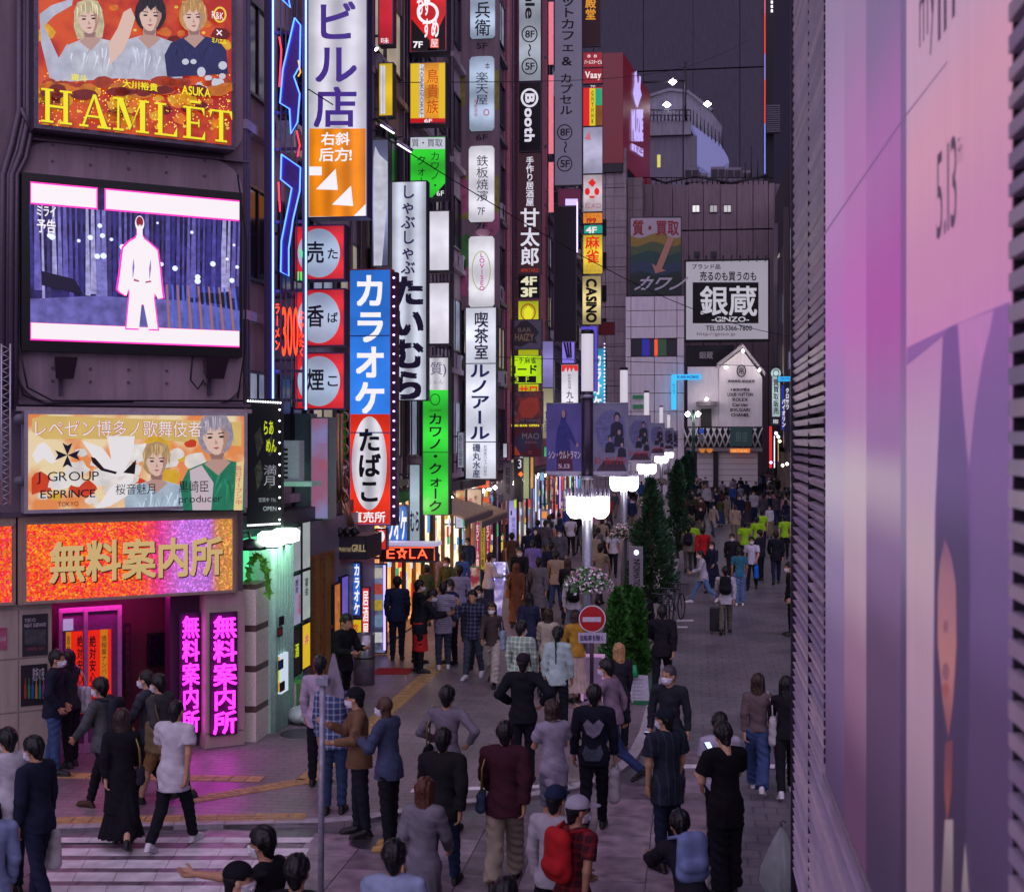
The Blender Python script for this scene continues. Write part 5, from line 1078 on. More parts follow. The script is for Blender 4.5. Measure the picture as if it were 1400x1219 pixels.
for y in (153, 160): mb.tube([PS.at(880, y) - [0, .8, 0], PS.at(945, y) - [0, .8, 0]], .07, 4)
mb.tube([PS.at(880, 116) - [0, 1, 0], PS.at(937, 114) - [0, 1, 0]], .12, 5); mb.tube([PS.at(937, 168) - [0, 1, 0], PS.at(937, 88) - [0, 1, 0]], .13, 5)
for k in range(9): x = 948 + k * 5; mb.tube([PS.at(x, 172 + k * 4) - [0, .3, 0], PS.at(x, 152 + k * 4.2) - [0, .3, 0]], .06, 4)
obj('railing', mb, DARK, st_)['kind'] = 'stuff'
# building under the red rooftop sign and the red sign itself
PR = front(118.0); E1 = thing('office_building', 'beige tiled office building under the red rooftop sign', 'building', (PR.x(840), 120, 0))
for i, (a, b) in enumerate(((806, 828), (828, 857))):
 for j in range(9): obj('wall_panel', MB().pbox(PR, PR.x(a), PR.x(b) - .05, PR.z(840, 690) + j * 3.55, PR.z(840, 690) + (j + 1) * 3.55 - .06, -14, 0 if i else -.1), M_e2, E1)
for j in range(6): eb('window', PR, (823, 300 + j * 45, 829, 322 + j * 45), .2, mat('15141f', .2), E1, .06)
mb = MB(); mb.prism([PR.at(857, 228), PR.at(880, 240), PR.at(880, 260), PR.at(880, 700), PR.at(857, 700)], (0, 8, 0));
obj('side_wall', MB().pbox(PR, PR.x(857) + .01, PR.x(878), 0, PR.z(860, 240), -14, -1.0), wallmat('77686e', .7, .25, 1.6, 1.1), E1)
rs = thing('rooftop_sign', 'big dark red rooftop box sign with white rabbit shape and letters on its side', 'sign', PR.w(PR.x(845), PR.z(840, 228), -3))
zb, zt = PR.z(840, 224), PR.z(840, 74); c0 = np.array(PR.w(PR.x(823), 0, .4)); c1 = np.array(PR.w(PR.x(852), 0, .4)); c2 = np.array(PR.w(PR.x(882), 0, -14))
pts = [(c0[0], c0[1]), (c1[0], c1[1]), (c2[0] - .0, c2[1]), (c0[0], c2[1])]; RDM = emit('6e1828', .55, noise=.15, scale=.2)
obj('box', MB().prism([(x, y, zb) for x, y in pts], (0, 0, zt - zb)), RDM, rs); obj('base_band', MB().prism([(x, y, zb - .8) for x, y in [(c0[0] + .05, c0[1] + .05), (c1[0] - .05, c1[1] + .05), (c2[0] - .1, c2[1]), (c0[0] + .05, c2[1])]], (0, 0, .78)), DARK, rs)
Pq = Plane((c1[0], c1[1], 0), (c2[1] - c1[1], -(c2[0] - c1[0]), 0)); WS = emit('b8a8f0', 1.1)
art(Pq, [[(866, 100), (869, 97), (870, 113), (872, 114), (873, 103), (875, 106), (874, 122), (876, 130), (872, 142), (870, 148), (867, 142), (864, 128), (866, 115)]], WS, rs, .1)
T(Pq, 'MUZIIE', (862, 150, 878, 194), WS, rs, .1, bold=.09); art(Pq, [[(862, 196), (878, 204), (878, 215), (862, 205)]], WS, rs, .1); T(Pq, 'LINE', (864, 200, 876, 210), RDM, rs, .2)
# kawano billboard on the white building
PK = front(112.0); kb = sign('billboard', 'unlit pawn shop billboard with coloured waves, an arrow and white katakana', PK, (861, 297, 932, 404), .6, mat('3a3440', .6), mat('34504c', .6), .08, 'billboard'); PK.clip = (862, 298, 931, 403)
art(PK, [rc(862, 298, 931, 326)], mat('a89ca8', .6), kb, .004)
for k, (y, c) in enumerate(((322, '8a7438'), (334, '4c5c40'), (346, '2c4a48'), (360, '34445a'), (374, '24383c'))):
 art(PK, [[(862, 403)] + [(862 + t * 7, y + 3.5 * math.sin(t * .9 + k * .7)) for t in range(11)] + [(931, 403)]], mat(c, .6, var=.1), kb, .01 + k * .01)
art(PK, [[(913, 325), (922, 325), (905, 368), (911, 370), (896, 374), (891, 360), (897, 364)]], mat('b08070', .6), kb, .07); art(PK, [rc(862, 376, 931, 403)], mat('263430', .6), kb, .06)
T(PK, '質・買取', (865, 301, 928, 322), mat('8a2c30', .6), kb, .03, bold=.05); T(PK, 'カワノ', (866, 378, 930, 397), mat('b8b4c0', .6), kb, .09, bold=.03, shear=.2)
E3 = thing('white_panel_building', 'pale square panelled building with a band of coloured windows', 'building', (PK.x(897), 112, 0)); PK2 = front(111.0); M_wp = wallmat('dcd2de', .6, .15)
xs = [855.5, 863, 895, 926, 936]; ys = [700, 600, 562, 537, 512, 487, 462, 446, 424, 404.5]
for i in range(4):
 for j in range(len(ys) - 1):
  if ys[j + 1] == 462 and i in (1, 2): continue
  obj('wall_panel', MB().pbox(PK2, PK2.x(xs[i]), PK2.x(xs[i + 1]) - .05, max(0, PK2.z(895, ys[j])), PK2.z(895, ys[j + 1]) - .05, -6, 0), M_wp, E3)
for k, (a, b, c) in enumerate(((863, 877, '1a1824'), (877.5, 888, '2c2a9c'), (888.5, 894, '202030'), (894.5, 899, 'ff5c3c'), (899.5, 911, '284838'), (911.5, 926, '15131f'))): eb('window', PK2, (a, 463.5, b, 486), .3, emit(c, .9, noise=.3), E3, -.2)
for k in range(2): eb('green_sign', PK2, (865, 540 + k * 13, 880, 545 + k * 13), .2, emit('285c40', .7), E3, .15)
# ginzo billboard
PG = front(113.0); gb = thing('billboard', 'large white billboard with white brush characters on black, TEL number below', 'billboard', PG.w(PG.x(995), PG.z(990, 464), 0)); PG.clip = None
n = 10; vs = []; u0, u1 = PG.x(938), PG.x(1050)
for k in range(n + 1):
 u = u0 + (u1 - u0) * k / n; o_ = .9 * (1 - (2 * k / n - 1) ** 2) * 0; vs += [PG.w(u, PG.z(994, 464), o_), PG.w(u, PG.z(994, 357), o_)]
LWB = emit('aaa4b4', .78, noise=.12, scale=.25)
obj('face_panel', MB().pbox(PG, u0, u1, PG.z(994, 464), PG.z(994, 357), -.5, 0), LWB, gb)
mb = MB(); zt, zb = PG.z(994, 357), PG.z(994, 464)
mb.pbox(PG, u0 - .15, u1 + .15, zt, zt + .15, -.5, .15); mb.pbox(PG, u0 - .15, u1 + .15, zb - .2, zb, -.5, .15); mb.pbox(PG, u0 - .15, u0, zb, zt, -.5, .15); mb.pbox(PG, u1, u1 + .15, zb, zt, -.5, .15); obj('frame', mb, DARK, gb)
mb = MB()
for k in range(10): mb.tube([PG.at(942 + k * 11.6, 357), PG.at(942 + k * 11.6, 352) + PG.n * 1.0], .06, 5);
obj('lamp_arm', mb, DARK, gb)['kind'] = 'stuff'
KB = mat('141018', .6); art(PG, [rc(947, 386, 1037, 442)], KB, gb, .02)
T(PG, '銀蔵', (957, 391, 1035, 432), emit('c8c4d0', .8), gb, .04, bold=.018); T(PG, '-GINZO-', (973, 433, 1024, 440), emit('c8c4d0', .8), gb, .04, bold=.02)
T(PG, 'ブランド品', (946, 361, 985, 368), KB, gb, .03, bold=.02); T(PG, '売るのも買うのも', (957, 371, 1034, 384), KB, gb, .03, bold=.03); T(PG, 'TEL.03-5366-7800', (965, 445, 1028, 452), KB, gb, .03, bold=.02); T(PG, 'http://ginzo.jp', (953, 454, 1005, 460), mat('6a3034', .6), gb, .03)
# gabled white shop
PH = front(110.0); hs_ = thing('gabled_shop', 'white shop with a pointed gable listing brand names, lattice band and shutters below', 'building', (PH.x(985), 111, 0)); M_h = wallmat('e0d8e2', .6, .12)
mb = MB(); mb.prism([PH.at(*p) for p in ((983, 583), (1042, 583), (1042, 515), (1015, 478), (983, 502))], (0, 8, 0)); obj('gable_wall', mb, M_h, hs_)
obj('side_wall', MB().pbox(PH, PH.x(940), PH.x(983) - .02, PH.z(960, 583), PH.z(960, 501), -8, -.3), M_h, hs_)
for a, b in (((1015, 476), (980, 503)), ((1015, 476), (1046, 515))): mb = MB(); p, q = PH.at(*a), PH.at(*b); mb.hexa([p + [0, 8, 0], q + [0, 8, 0], q + [0, 8, .35], p + [0, 8, .35], p + [0, -.4, 0], q + [0, -.4, 0], q + [0, -.4, .35], p + [0, -.4, .35]]); obj('roof', mb, mat('8c8490', .5), hs_)
obj('dark_fascia', MB().pbox(PH, PH.x(938), PH.x(1004), PH.z(970, 500), PH.z(970, 471), -7, -.8), mat('1a1620', .6), hs_); T(PH, '銀蔵', (956, 480, 975, 490), mat('8c8890', .5), hs_, -.5, bold=.03)
ring(PH, 1013.5, 507, 6.5, 8.5, 1.5, KB, hs_, .1)
for x, y in ((1015, 481), (1037, 507), (992, 503), (966, 546)): c_ = PH.at(x, y) + PH.n * 1.3; mb = MB(); mb.lathe(c_, [(0, -.12), (.12, 0), (0, .12)], 8); obj('spotlight', mb, emit('fff4ec', 110), hs_)
T(PH, '帛', (1010, 502, 1017, 512), KB, hs_, .1, bold=.03); T(PH, '高価買取 銀座銀蔵', (995, 519, 1032, 523), KB, hs_, .08, bold=.02)
for k, t in enumerate(('HERMÈS', 'LOUIS VUITTON', 'ROLEX', 'Cartier', 'BVLGARI', 'CHANEL')): w = (26, 35, 21, 22, 27, 25)[k]; T(PH, t, (1012 - w / 2, 530 + k * 7, 1012 + w / 2, 534.5 + k * 7), KB, hs_, .08, bold=.035)
eb('doorway', PH, (958, 559, 972, 583), .3, mat('302c30', .5), hs_, .02); eb('door_canopy', PH, (952, 549, 980, 555), 1.0, mat('5a5660', .5), hs_, .7)
eb('band', PH, (938, 612, 1042, 617), 1, mat('78727e', .6), hs_, .4); eb('black_band', PH, (938, 584, 1042, 611), .5, mat('14131a', .6), hs_, .0)
mb = MB()
for k in range(13):
 for s_ in (-1, 1):
  x = 940 + k * 8; p, q = PH.at(x - 4 * s_, 611) + PH.n * .1, PH.at(x + 10 * s_ - 4 * s_, 585) + PH.n * .1; mb.tube([p, q], .07, 4)
obj('lattice', mb, mat('c8c4cc', .5), hs_)['kind'] = 'stuff'
eb('green_shop_sign', PH, (998, 584, 1028, 610), .3, emit('1c3438', .6), hs_, .5); T(PH, '銀座', (1005, 590, 1022, 604), mat('6a8484', .5), hs_, .6)
for k, (a, b) in enumerate(((953, 975), (982, 1036))):
 for j in range(6): eb('shutter_slat', PH, (a, 618 + j * 8, b, 625.4 + j * 8), .2, mat('c8c0ca', .5), hs_, -.1)
eb('pillar', PH, (975.5, 612, 981.5, 670), .6, mat('1c1a22', .5), hs_, .2)
for x in (960, 970): mb = MB(); mb.prism([PH.at(p[0], p[1]) + PH.n * .5 for p in ell(x, 613, 4.5, 6, 12, 0, 180)], PH.n * .1); obj('arched_lamp', mb, emit('c87828', .8), hs_)
eb('orange_sign', PH, (998, 613, 1025, 618.5), .3, emit('e07828', .9), hs_, .7); T(PH, 'NATURAL', (1000, 614, 1022, 618), emit('f0c080', 1), hs_, .75)
# neon corner sign of the far left shop, cyan
cy_ = thing('cyan_sign', 'bright cyan L-shaped lit sign near the far shop', 'sign', PK2.w(PK2.x(921), PK2.z(921, 560), 1)); CYM = emit('38b8f0', 1.1); eb('top_bar', PK2, (918, 512.5, 958, 519.5), .4, CYM, cy_, 1); eb('vertical_bar', PK2, (918, 519.6, 925, 560), .4, CYM, cy_, 1); T(PK2, 'KARAOKE', (926, 514, 955, 518), emit('1a4c9c', .8), cy_, 1.03, bold=.04); T(PK2, 'カラ', (919, 524, 924, 540), KD, cy_, 1.03, vert=True)
# right hand side of the street, far end
RX = 7.2; PRt = Plane((RX, 0, 0), (-1, 0, 0)); rb = thing('right_row_building', 'dark narrow buildings in the gap beside the louvred wall', 'building', (RX, 110, 0)); rb['label'] = 'dark building seen in the gap beside the louvred wall'
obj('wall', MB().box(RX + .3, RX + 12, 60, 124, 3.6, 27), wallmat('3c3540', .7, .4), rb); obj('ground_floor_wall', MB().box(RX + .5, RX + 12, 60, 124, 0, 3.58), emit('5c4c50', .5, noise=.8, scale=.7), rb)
for k, (yy, h, c) in enumerate(((120, 24, '6c6470'), (113, 20, '4c4450'), (106, 23, '5c5058'), (98, 18, '3c3844'))): obj('vertical_fin', MB().box(RX - .1, RX + .29, yy, yy + 1.2, 4, h), mat(c, .6), rb)
for k in range(5):
 for j in range(4): obj('window', MB().box(RX + .26, RX + .32, 96 + k * 5.4, 99 + k * 5.4, 6 + j * 4.2, 8.4 + j * 4.2), M_win[(k * 3 + j) % 5], rb)
def rs_(lab, r, f, Y, txt=()):
 P = front(Y); s = sign('sign', lab, P, r, .4, METAL, f, .04, group=None)
 for t, rr_, m_, v in txt: T(P, t, rr_, m_, s, .03, vert=v, bold=.03)
 return s, P
s, P = rs_('white vertical sign with a round head and black brush marks, right side of the street', (1055, 514, 1067, 570), lightbox('b4ccd0', .95, 1), 108, [('質買取販売', (1057, 518, 1065, 566), K, True)]); mb = MB(); mb.prism([P.at(*p) for p in ell(1061, 510, 6.5, 7, 20)], (0, .4, 0)); obj('round_head', mb, lightbox('b4ccd0', .95, 1), s); ring(P, 1061, 510, 4.5, 5, 1, K, s)
rs_('blue vertical sign with white katakana beside the louvred wall', (1068, 526, 1080, 588), emit('2030a8', .9), 106, [('クロサワ', (1074, 530, 1079, 560), WL, True), ('バイオリン', (1069, 545, 1074, 584), WL, True)])
rs_('bright cyan horizontal sign beside the louvred wall', (1063, 514, 1088, 522), emit('38b0f0', 1.1), 104, [('CENTRAL', (1066, 516, 1084, 520), emit('1a60b0', .8), False)])
rs_('white and grey tall sign with a glow put into its face at the edge of the louvred wall', (1078, 480, 1084, 505), emit('8078a8', .7), 100); rs_('small black sign box under the white vertical sign', (1055, 571, 1066, 581), mat('1c1a20', .5), 108, [('新宿店', (1057, 573, 1064, 579), WN, False)])  # the tall grey sign has no lamp; glow is put into its face colour
rs_('red and white vertical lit sign low on the right side', (1051, 582, 1056, 640), emit('d02828', 1.1), 112); rs_('white glowing vertical light by the red one', (1057.5, 595, 1060, 640), emit('e8e8ff', 2), 111); rs_('warm yellow vertical light at the right hand shops', (1063, 600, 1065, 632), emit('d8a860', 1.5), 109)
for k, (x, y, c) in enumerate(((1061, 592, 'd8e8ff'), (1064, 597, 'e8f0ff'), (1066, 603, 'ffd8a0'), (1054, 632, 'ff80c0'), (1070, 636, 'ffe0b0'), (1076, 634, 'ffffff'), (1081, 400, 'd0c8ff'), (1083, 328, 'd8d0ff'))):
 P = front(107); c_ = P.at(x, y); o = thing('lamp', 'small glaring lamp in the gap beside the louvred wall, %s' % ('bluish', 'upper white', 'amber', 'pink', 'low amber', 'low white', 'high violet', 'highest violet')[k], 'lamp', c_); mb = MB(); mb.lathe(c_, [(0, -.14), (.14, 0), (0, .14)], 8); obj('bulb', mb, emit(c, 8), o); obj('arm', MB().tube([c_ + [.12, 0, 0], (RX + .2, c_[1], c_[2] + .1)], .03, 5), DARK, o)
# cross street continuing to the left and right beyond the end (fills low gaps)
bl = thing('low_block', 'low dark block behind the far end of the left row', 'building', (-12, 128, 0)); obj('wall', MB().box(-60, PE.x(861) - .1, 133, 150, 0, 24), M_e3, bl)
# ================================================================ shop fronts at street level (left side)
SX0 = FX
WOOD = mat('7a4c28', .5, bump=.3, scale=14, var=.3); STEEL = mat('9a94a4', .3, .7, var=.15); TEAL = mat('b0e4cc', .4, var=.12); CREAM = mat('c8beb4', .5, var=.15)
def yf(px, X=FX): return yfac(px, X)
# stone pillar with brown bands at the corner (each stone block a part)
pil = thing('stone_pillar', 'pale stone pillar with brown bands, lit green, right of the magenta characters', 'pillar', (FX + .1, yf(353), .05))
Ppx = side(FX + .35); yA, yB = yf(350, FX + .35), yf(372, FX + .35)
def zs(px, py, X=FX + .35): return side(X).z(px, py)
lev = [(985, 900 + 48, CREAM), (948, 938, 'b'), (938, 902, CREAM), (902, 892, 'b'), (892, 858, CREAM), (858, 848, 'b'), (848, 815, CREAM)]
zp = .05; hs = [.33, .07, .5, .07, .5, .07, .5, .1];
for k, h in enumerate([.45, .1, .52, .1, .52, .1, .55, .08]):
 m_ = mat('d8d0c4', .35, bump=.15, scale=30, var=.18) if k % 2 == 0 else mat('5a4640', .4, var=.2)
 e = .0 if k % 2 == 0 else -.006
 obj('stone_block' if k % 2 == 0 else 'brown_band', MB().box(FX + .13, FX + .35 + e, yA - .0 - e, yB + e, zp + .002, zp + h), m_, pil); zp += h
# green lit shop corner, lamps and ribbed column
gc = thing('ribbed_column', 'pale green ribbed column with two white globe lamps on top', 'column', (FX + .35, yf(385), .05))
y0, y1 = yf(371, FX + .4) + .02, yf(398, FX + .4); n = 7; zt = zs(385, 742, FX + .4)
for k in range(n):
 a = y0 + (y1 - y0) * k / n; b = y0 + (y1 - y0) * (k + .86) / n
 mb = MB(); mb.tube([(FX + .4, (a + b) / 2, .05), (FX + .4, (a + b) / 2, zt)], (b - a) * .56, 8); obj('rib', mb, TEAL, gc)
obj('core', MB().box(FX - .3, FX + .38, y0, y1, .05, zt + .02), TEAL, gc)
for k, yy in enumerate((yf(372, FX + .5), yf(391, FX + .5))):
 o = thing('globe_lamp', ('left' if k == 0 else 'right') + ' white drum lamp glowing on top of the green column', 'lamp', (FX + .5, yy, zt), 'white drum lamps')
 obj('lamp_shade', MB().lathe((FX + .5, yy, zt), [(.12, .02), (.21, .05), (.22, .2), (.16, .24), (.0, .25)], 16), emit('d8ffe4', 14), o); obj('lamp_base', MB().lathe((FX + .5, yy, zt), [(.1, -.02), (.12, .019)], 12), STEEL, o)
# green glowing shop entrance behind the pillar
ge = thing('shop', 'green glowing shop corner with leafy wreath between stone pillar and red sign', 'shop front', (FX, yf(345), .05))
obj('glowing_wall', MB().box(FX - .4, FX + .02, yf(338) - .2, yf(400), .05, zs(360, 745)), emit('50d890', 1.6, noise=.5, scale=1.2), ge)  # wall glows green itself, standing in for green light on the pillars
obj('dark_plinth', MB().box(FX + .021, FX + .2, yf(338), yf(352), .05, 1.1), mat('2c2a34', .3), ge)
mb = MB(); rr = random.Random(4); Pw = front(yf(345) - .6)
for k in range(90):
 t = math.pi * rr.random(); c = Pw.at(352 + 15 * math.cos(t) * 1.0, 815 - 55 * math.sin(t)); a = rr.random() * 6.28; s_ = .05 + .05 * rr.random()
 d1 = np.array([math.cos(a), rr.uniform(-.4, .4), math.sin(a)]) * s_; d2 = np.array([-math.sin(a), .3, math.cos(a)]) * s_ * .4
 mb.poly([c - d1, c - d2, c + d1, c + d2])
o = obj('wreath', mb, mat('5aa82c', .6, var=.4), None, base=Pw.at(352, 815)); tag(o, 'arched green leaf wreath hung by the green-lit shop corner', 'wreath')
o = thing('wall_lamp', 'black gooseneck dome lamp over the green-lit shop corner', 'lamp', Pw.at(342, 748)); c = Pw.at(342, 742); obj('shade', MB().lathe((c[0], c[1], c[2]), [(.26, -.1), (.22, -.02), (.1, .05), (.03, .07)], 16), BLACK, o); obj('arm', MB().tube([c + [0, 0, .06], c + [-.1, .2, .15], c + [-.3, .5, .1]], .02), BLACK, o)
# black hanging banner with led dots
s, P = fs('black hanging banner with yellow brush marks edged by white led dots', (338, 545, 385, 722), emit('16161c', .6), (), Y=yf(352) - .3, depth=.12, cat='banner', name='hanging_banner', casing=BLACK)
for y0_, y1_ in ((595, 640), (640, 690)): art(P, [[(348, y0_), (356, y0_ - 12), (360, y0_ + 10), (352, y0_ + 30)], [(366, y0_ + 6), (372, y0_), (374, y0_ + 22), (368, y0_ + 30)]], mat('4a4a40', .6, var=.5), s, .003)
YB = emit('c8d820', .9); T(P, 'らあ', (361, 575, 374, 594), YB, s, .006, bold=.02); T(P, 'めん', (364, 600, 378, 618), YB, s, .006, bold=.02); T(P, '満月', (360, 635, 379, 664), mat('c8c4cc', .5), s, .006, vert=True); T(P, '営業中 TEL', (354, 680, 378, 686), mat('b0acb8', .5), s, .006); T(P, 'OPEN', (360, 692, 378, 698), mat('b0acb8', .5), s, .006)
mb = MB()
def dot(P, x, y, r=.018, off=.03):
 c = P.at(x, y) + P.n * off; mb.lathe(c, [(0, -r), (r, 0), (0, r)], 6)
for k in range(14): dot(P, 340 + k * 3.4, 548 + k * .2); dot(P, 340 + k * 3.3, 718 - k * .2)
for k in range(11): dot(P, 383, 560 + k * 15)
obj('led_dot', mb, emit('f0f4ff', 5), s)['kind'] = 'stuff'
# air conditioner on a platform
ac = thing('air_conditioner', 'white outdoor air conditioner unit on a green-lit platform behind the black banner', 'air conditioner', (FX + .3, yf(398), 0)); Pa = front(yf(388)); z0, z1 = Pa.z(390, 658), Pa.z(390, 602); x0, x1 = Pa.x(384), Pa.x(409)
ac.location = (x0, yf(388), z0); obj('casing', MB().box(x0, x1, yf(388), yf(388) + .3, z0, z1), mat('a8b4b8', .4), ac)
for k in range(7): obj('grille_bar', MB().box(x0 + .02, x1 - .2, yf(388) - .012, yf(388) - .002, z0 + .05 + k * .08, z0 + .09 + k * .08), DARK, ac)
obj('platform', MB().box(x0 - .2, x1 + .25, yf(388) - .1, yf(388) + .5, z0 - .08, z0 - .002), TEAL, ac)
s, P = fs('tilted pink and pale blue faded billboard panel in a grey green casing', (424, 570, 450, 710), emit('8c86b4', .7, scale=1.5, col2='a0607c'), (), Y=yf(424), depth=.5, casing=mat('6a8884', .4)); T(P, 'SAKE', (434, 588, 446, 606), emit('8a80c0', .8), s); T(P, '三軒', (436, 628, 446, 642), emit('b05060', .8), s)
obj('side_cabinet', MB().box(FX - .3, P.x(424) - .01, yf(424) + .02, yf(424) + .5, P.z(424, 712), P.z(424, 565)), mat('5a7a74', .5), s)
# brass pipes
bp_ = thing('brass_pipe_bundle', 'bundle of copper coloured ribbed pipes climbing beside the karaoke tower', 'pipes', (FX + .6, yf(468), 2)); Pb = front(yf(462)); CU = mat('b08468', .3, .8, var=.2)
for k, x in enumerate((462, 467)): obj('pipe', MB().tube([Pb.at(x, 720), Pb.at(x, 565)], .035, 8), CU, bp_)
for k in range(7): mbb = MB(); c = Pb.at(469, 570 + k * 22); mbb.tube([c + np.array([.12 * math.cos(t), -.03, .1 * math.sin(t)]) for t in [R(a) for a in range(-80, 90, 20)]], .022, 7); obj('ring', mbb, CU, bp_)
for k in range(3): obj('hose', MB().tube([Pb.at(452 + k * 5, 690), Pb.at(456 + k * 6, 668), Pb.at(466 + k * 4, 690), Pb.at(476 + k * 3, 720)], .05, 8), CU, bp_)
# black awning with spotlights
s, P = fs('dark purple awning sign with cream lettering and black spotlights above', (455, 732, 502, 764), mat('2c2436', .5), (), Y=yf(450), depth=1.2, cat='awning', name='awning_sign', casing=mat('241e2c', .6)); T(P, 'TEPPANYAKI', (459, 748, 480, 754), emit('b8a078', .6), s, bold=.01); T(P, 'GRILL', (481, 744, 500, 754), emit('b8a078', .6), s, bold=.02)
for k in range(4): mbb = MB(); mbb.tube([P.at(452 + k * 10, 722), P.at(457 + k * 10, 731)], [.07, .09], 10); obj('spotlight', mbb, BLACK, s)
obj('awning_side', MB().box(FX - .2, P.x(455) - .005, yf(450) - .1, yf(450) + 1.2, P.z(455, 775), P.z(455, 728)), mat('1c2a28', .7), s)
# fronts between the pillar and the karaoke stairs: poster boards
def sp(lab, px0, px1, y0, y1, m, X=FX + .3, cat='sign', name='sign', txt=(), d=.06):
 Q = side(X); u0, u1 = Q.x(px0), Q.x(px1); r_ = thing(name, lab, cat, (X, (u0 + u1) / 2, Q.z(px0, y1)))
 obj('panel', MB().pbox(Q, u0, u1, Q.z(px0, y1), Q.z(px0, y0), -d, 0), m, r_)
 mb = MB(); a, b = Q.z(px0, y1), Q.z(px0, y0); f = .02
 mb.pbox(Q, u0 - f, u1 + f, b, b + f, -d, .012); mb.pbox(Q, u0 - f, u1 + f, a - f, a, -d, .012); mb.pbox(Q, u0 - f, u0, a, b, -d, .012); mb.pbox(Q, u1, u1 + f, a, b, -d, .012); obj('frame', mb, DARK, r_)
 for t, rct, m_ in txt: T(Q, t, rct, m_, r_, .01, vert=(rct[3] - rct[1]) > (rct[2] - rct[0]) * 1.5, bold=.02)
 return r_
wl2 = thing('shop_wall', 'grey shop wall carrying lit poster boards between column and wooden door', 'wall', (FX + .1, yf(410), .05)); obj('panel', MB().box(FX - .4, FX + .2, yf(399), yf(500), .05, 3.2), mat('6c6678', .5, var=.3), wl2)
sp('white lit board with black swirl, upper left of the poster boards', 400, 411, 722, 782, emit('a8b0b8', .7, noise=.3)); sp('pale lit board with columns of small print, upper right of the poster boards', 413, 424, 715, 778, emit('b8c0c0', .7, noise=.3))
sp('lilac notice board with a pink heading under the black swirl board', 400, 411, 788, 856, emit('a8a4c8', .7, noise=.3), txt=(('焼肉', (403, 792, 407, 812), K), ('食放題', (407, 812, 410, 840), emit('b04060', .7)))); sp('pale green notice board under the small print board', 413, 424, 782, 848, emit('b8c8c0', .7, noise=.3), txt=(('宴会', (416, 790, 421, 815), K),))
sp('black board with a yellow oval emblem, lower left of the poster boards', 400, 411, 862, 925, emit('1c1818', .5), txt=(('酒', (403, 880, 408, 900), YB),)); sp('yellow board with pink round logo, lower right of the poster boards', 413, 424, 855, 915, emit('e0b828', .85), txt=(('丼', (416, 868, 421, 882), emit('c04080', .8)),))
s, P = fs('small white and orange lit box standing out from the stone pillar', (372, 895, 385, 948), emit('e8a020', .9), (), Y=yf(372, FX + .35), wall=FX + 1, arms=False, depth=.35, casing=emit('c8d8e8', .9)); ring(P, 379, 922, 4, 12, 2, emit('d8e040', .8), s)
sp('added orange glowing panel between the wooden doors and the stairs', 457, 465, 800, 905, emit('d88038', .8, noise=.6, scale=5)); sp('violet glowing panel in place of a lit stair opening beside the vertical karaoke sign', 467, 476, 790, 915, emit('6858c8', .9, noise=.5, scale=2))  # glowing panels added to bring light to the dark bare wall
# graffiti like stickers on the green column
for k, (y, c, t) in enumerate(((860, 'c04030', '3'), (905, '305090', 'S'), (845, '202830', 'K'), (935, '20302c', 'O'))):
 o = sp('sticker stuck on the green column, %s' % ('red one', 'blue one', 'black one near the top', 'dark one lowest')[k], 380 + k, 385 + k, y, y + 9, mat(c, .5), X=FX + .52 + .001 * k, cat='sticker', name='sticker', d=.004)
# wooden doors and glass
for k, (a, b, lab) in enumerate(((428, 440, 'wooden framed glass door next to the yellow board'), (441, 455, 'wooden framed door under the black awning'))):
 Q = side(FX + .25); d = thing('shop_door', lab, 'door', (FX + .25, yf(a), .05)); u0, u1 = Q.x(a), Q.x(b); h = 2.6
 obj('glass', MB().pbox(Q, u0 + .08, u1 - .08, .2, h - .08, -.03, -.01), emit('6a4a28', .35, noise=.6, scale=3), d)
 for (p, q_, r1, r2) in ((u0, u0 + .08, .05, h), (u1 - .08, u1, .05, h), (u0 + .081, u1 - .081, h - .08, h), (u0 + .081, u1 - .081, .05, .2), (u0 + .081, u1 - .081, 1.15, 1.2)): obj('frame', MB().pbox(Q, p, q_, r1, r2, -.04, .04), WOOD, d)
# vertical blue karaoke sign, red flag, led board
s, P = fs('blue vertical karaoke sign glowing beside the stairs', (475, 768, 494, 842), lightbox('2868d8', .95, 1), (), Y=yf(470), depth=.12, arms=False); T(P, 'カラオケ', (484, 770, 492, 840), WL, s, vert=True, bold=.05)
s, P = fs('yellow and red lower panel under the blue karaoke sign', (478, 845, 499, 882), emit('e0b820', .8), (), Y=yf(470), depth=.12, arms=False); T(P, '飲放', (480, 852, 490, 872), emit('c02820', .8), s, vert=True, bold=.04)
s, P = fs('red vertical flag sign with white brush marks by the stairs', (494, 802, 506, 880), emit('d83838', .85), (), Y=yf(468), depth=.04, arms=False, cat='flag', name='flag_sign'); T(P, '居酒屋', (496, 806, 504, 872), WL, s, vert=True, bold=.02)
s, P = fs('standing menu board edged with violet and blue leds', (509, 770, 528, 893), emit('8890b0', .6, scale=3, col2='404860'), (), Y=yf(500), depth=.12, arms=False, cat='sign'); obj('led_edge', MB().pbox(P, P.x(524.5), P.x(527.5), P.z(510, 888), P.z(510, 772), .013, .03), emit('9c8cff', 2.5), s); obj('led_edge', MB().pbox(P, P.x(507.5), P.x(508.6), P.z(510, 888), P.z(510, 772), -.02, .02), emit('8c7cff', 2.0), s)
for k in range(5): art(P, [rc(511, 776 + k * 22, 523, 790 + k * 22)], emit(('d8d0c0', 'c05040', 'd0b040', '80a0c0', 'e0e0e0')[k], .7, noise=.4, scale=12), s, .004)
s, P = fs('small red and white sign with round logo under the tobacco tower', (514, 722, 529, 752), emit('d03030', .85), (), Y=yf(500), depth=.2); art(P, [ell(521, 733, 5, 8)], WL, s, .003)
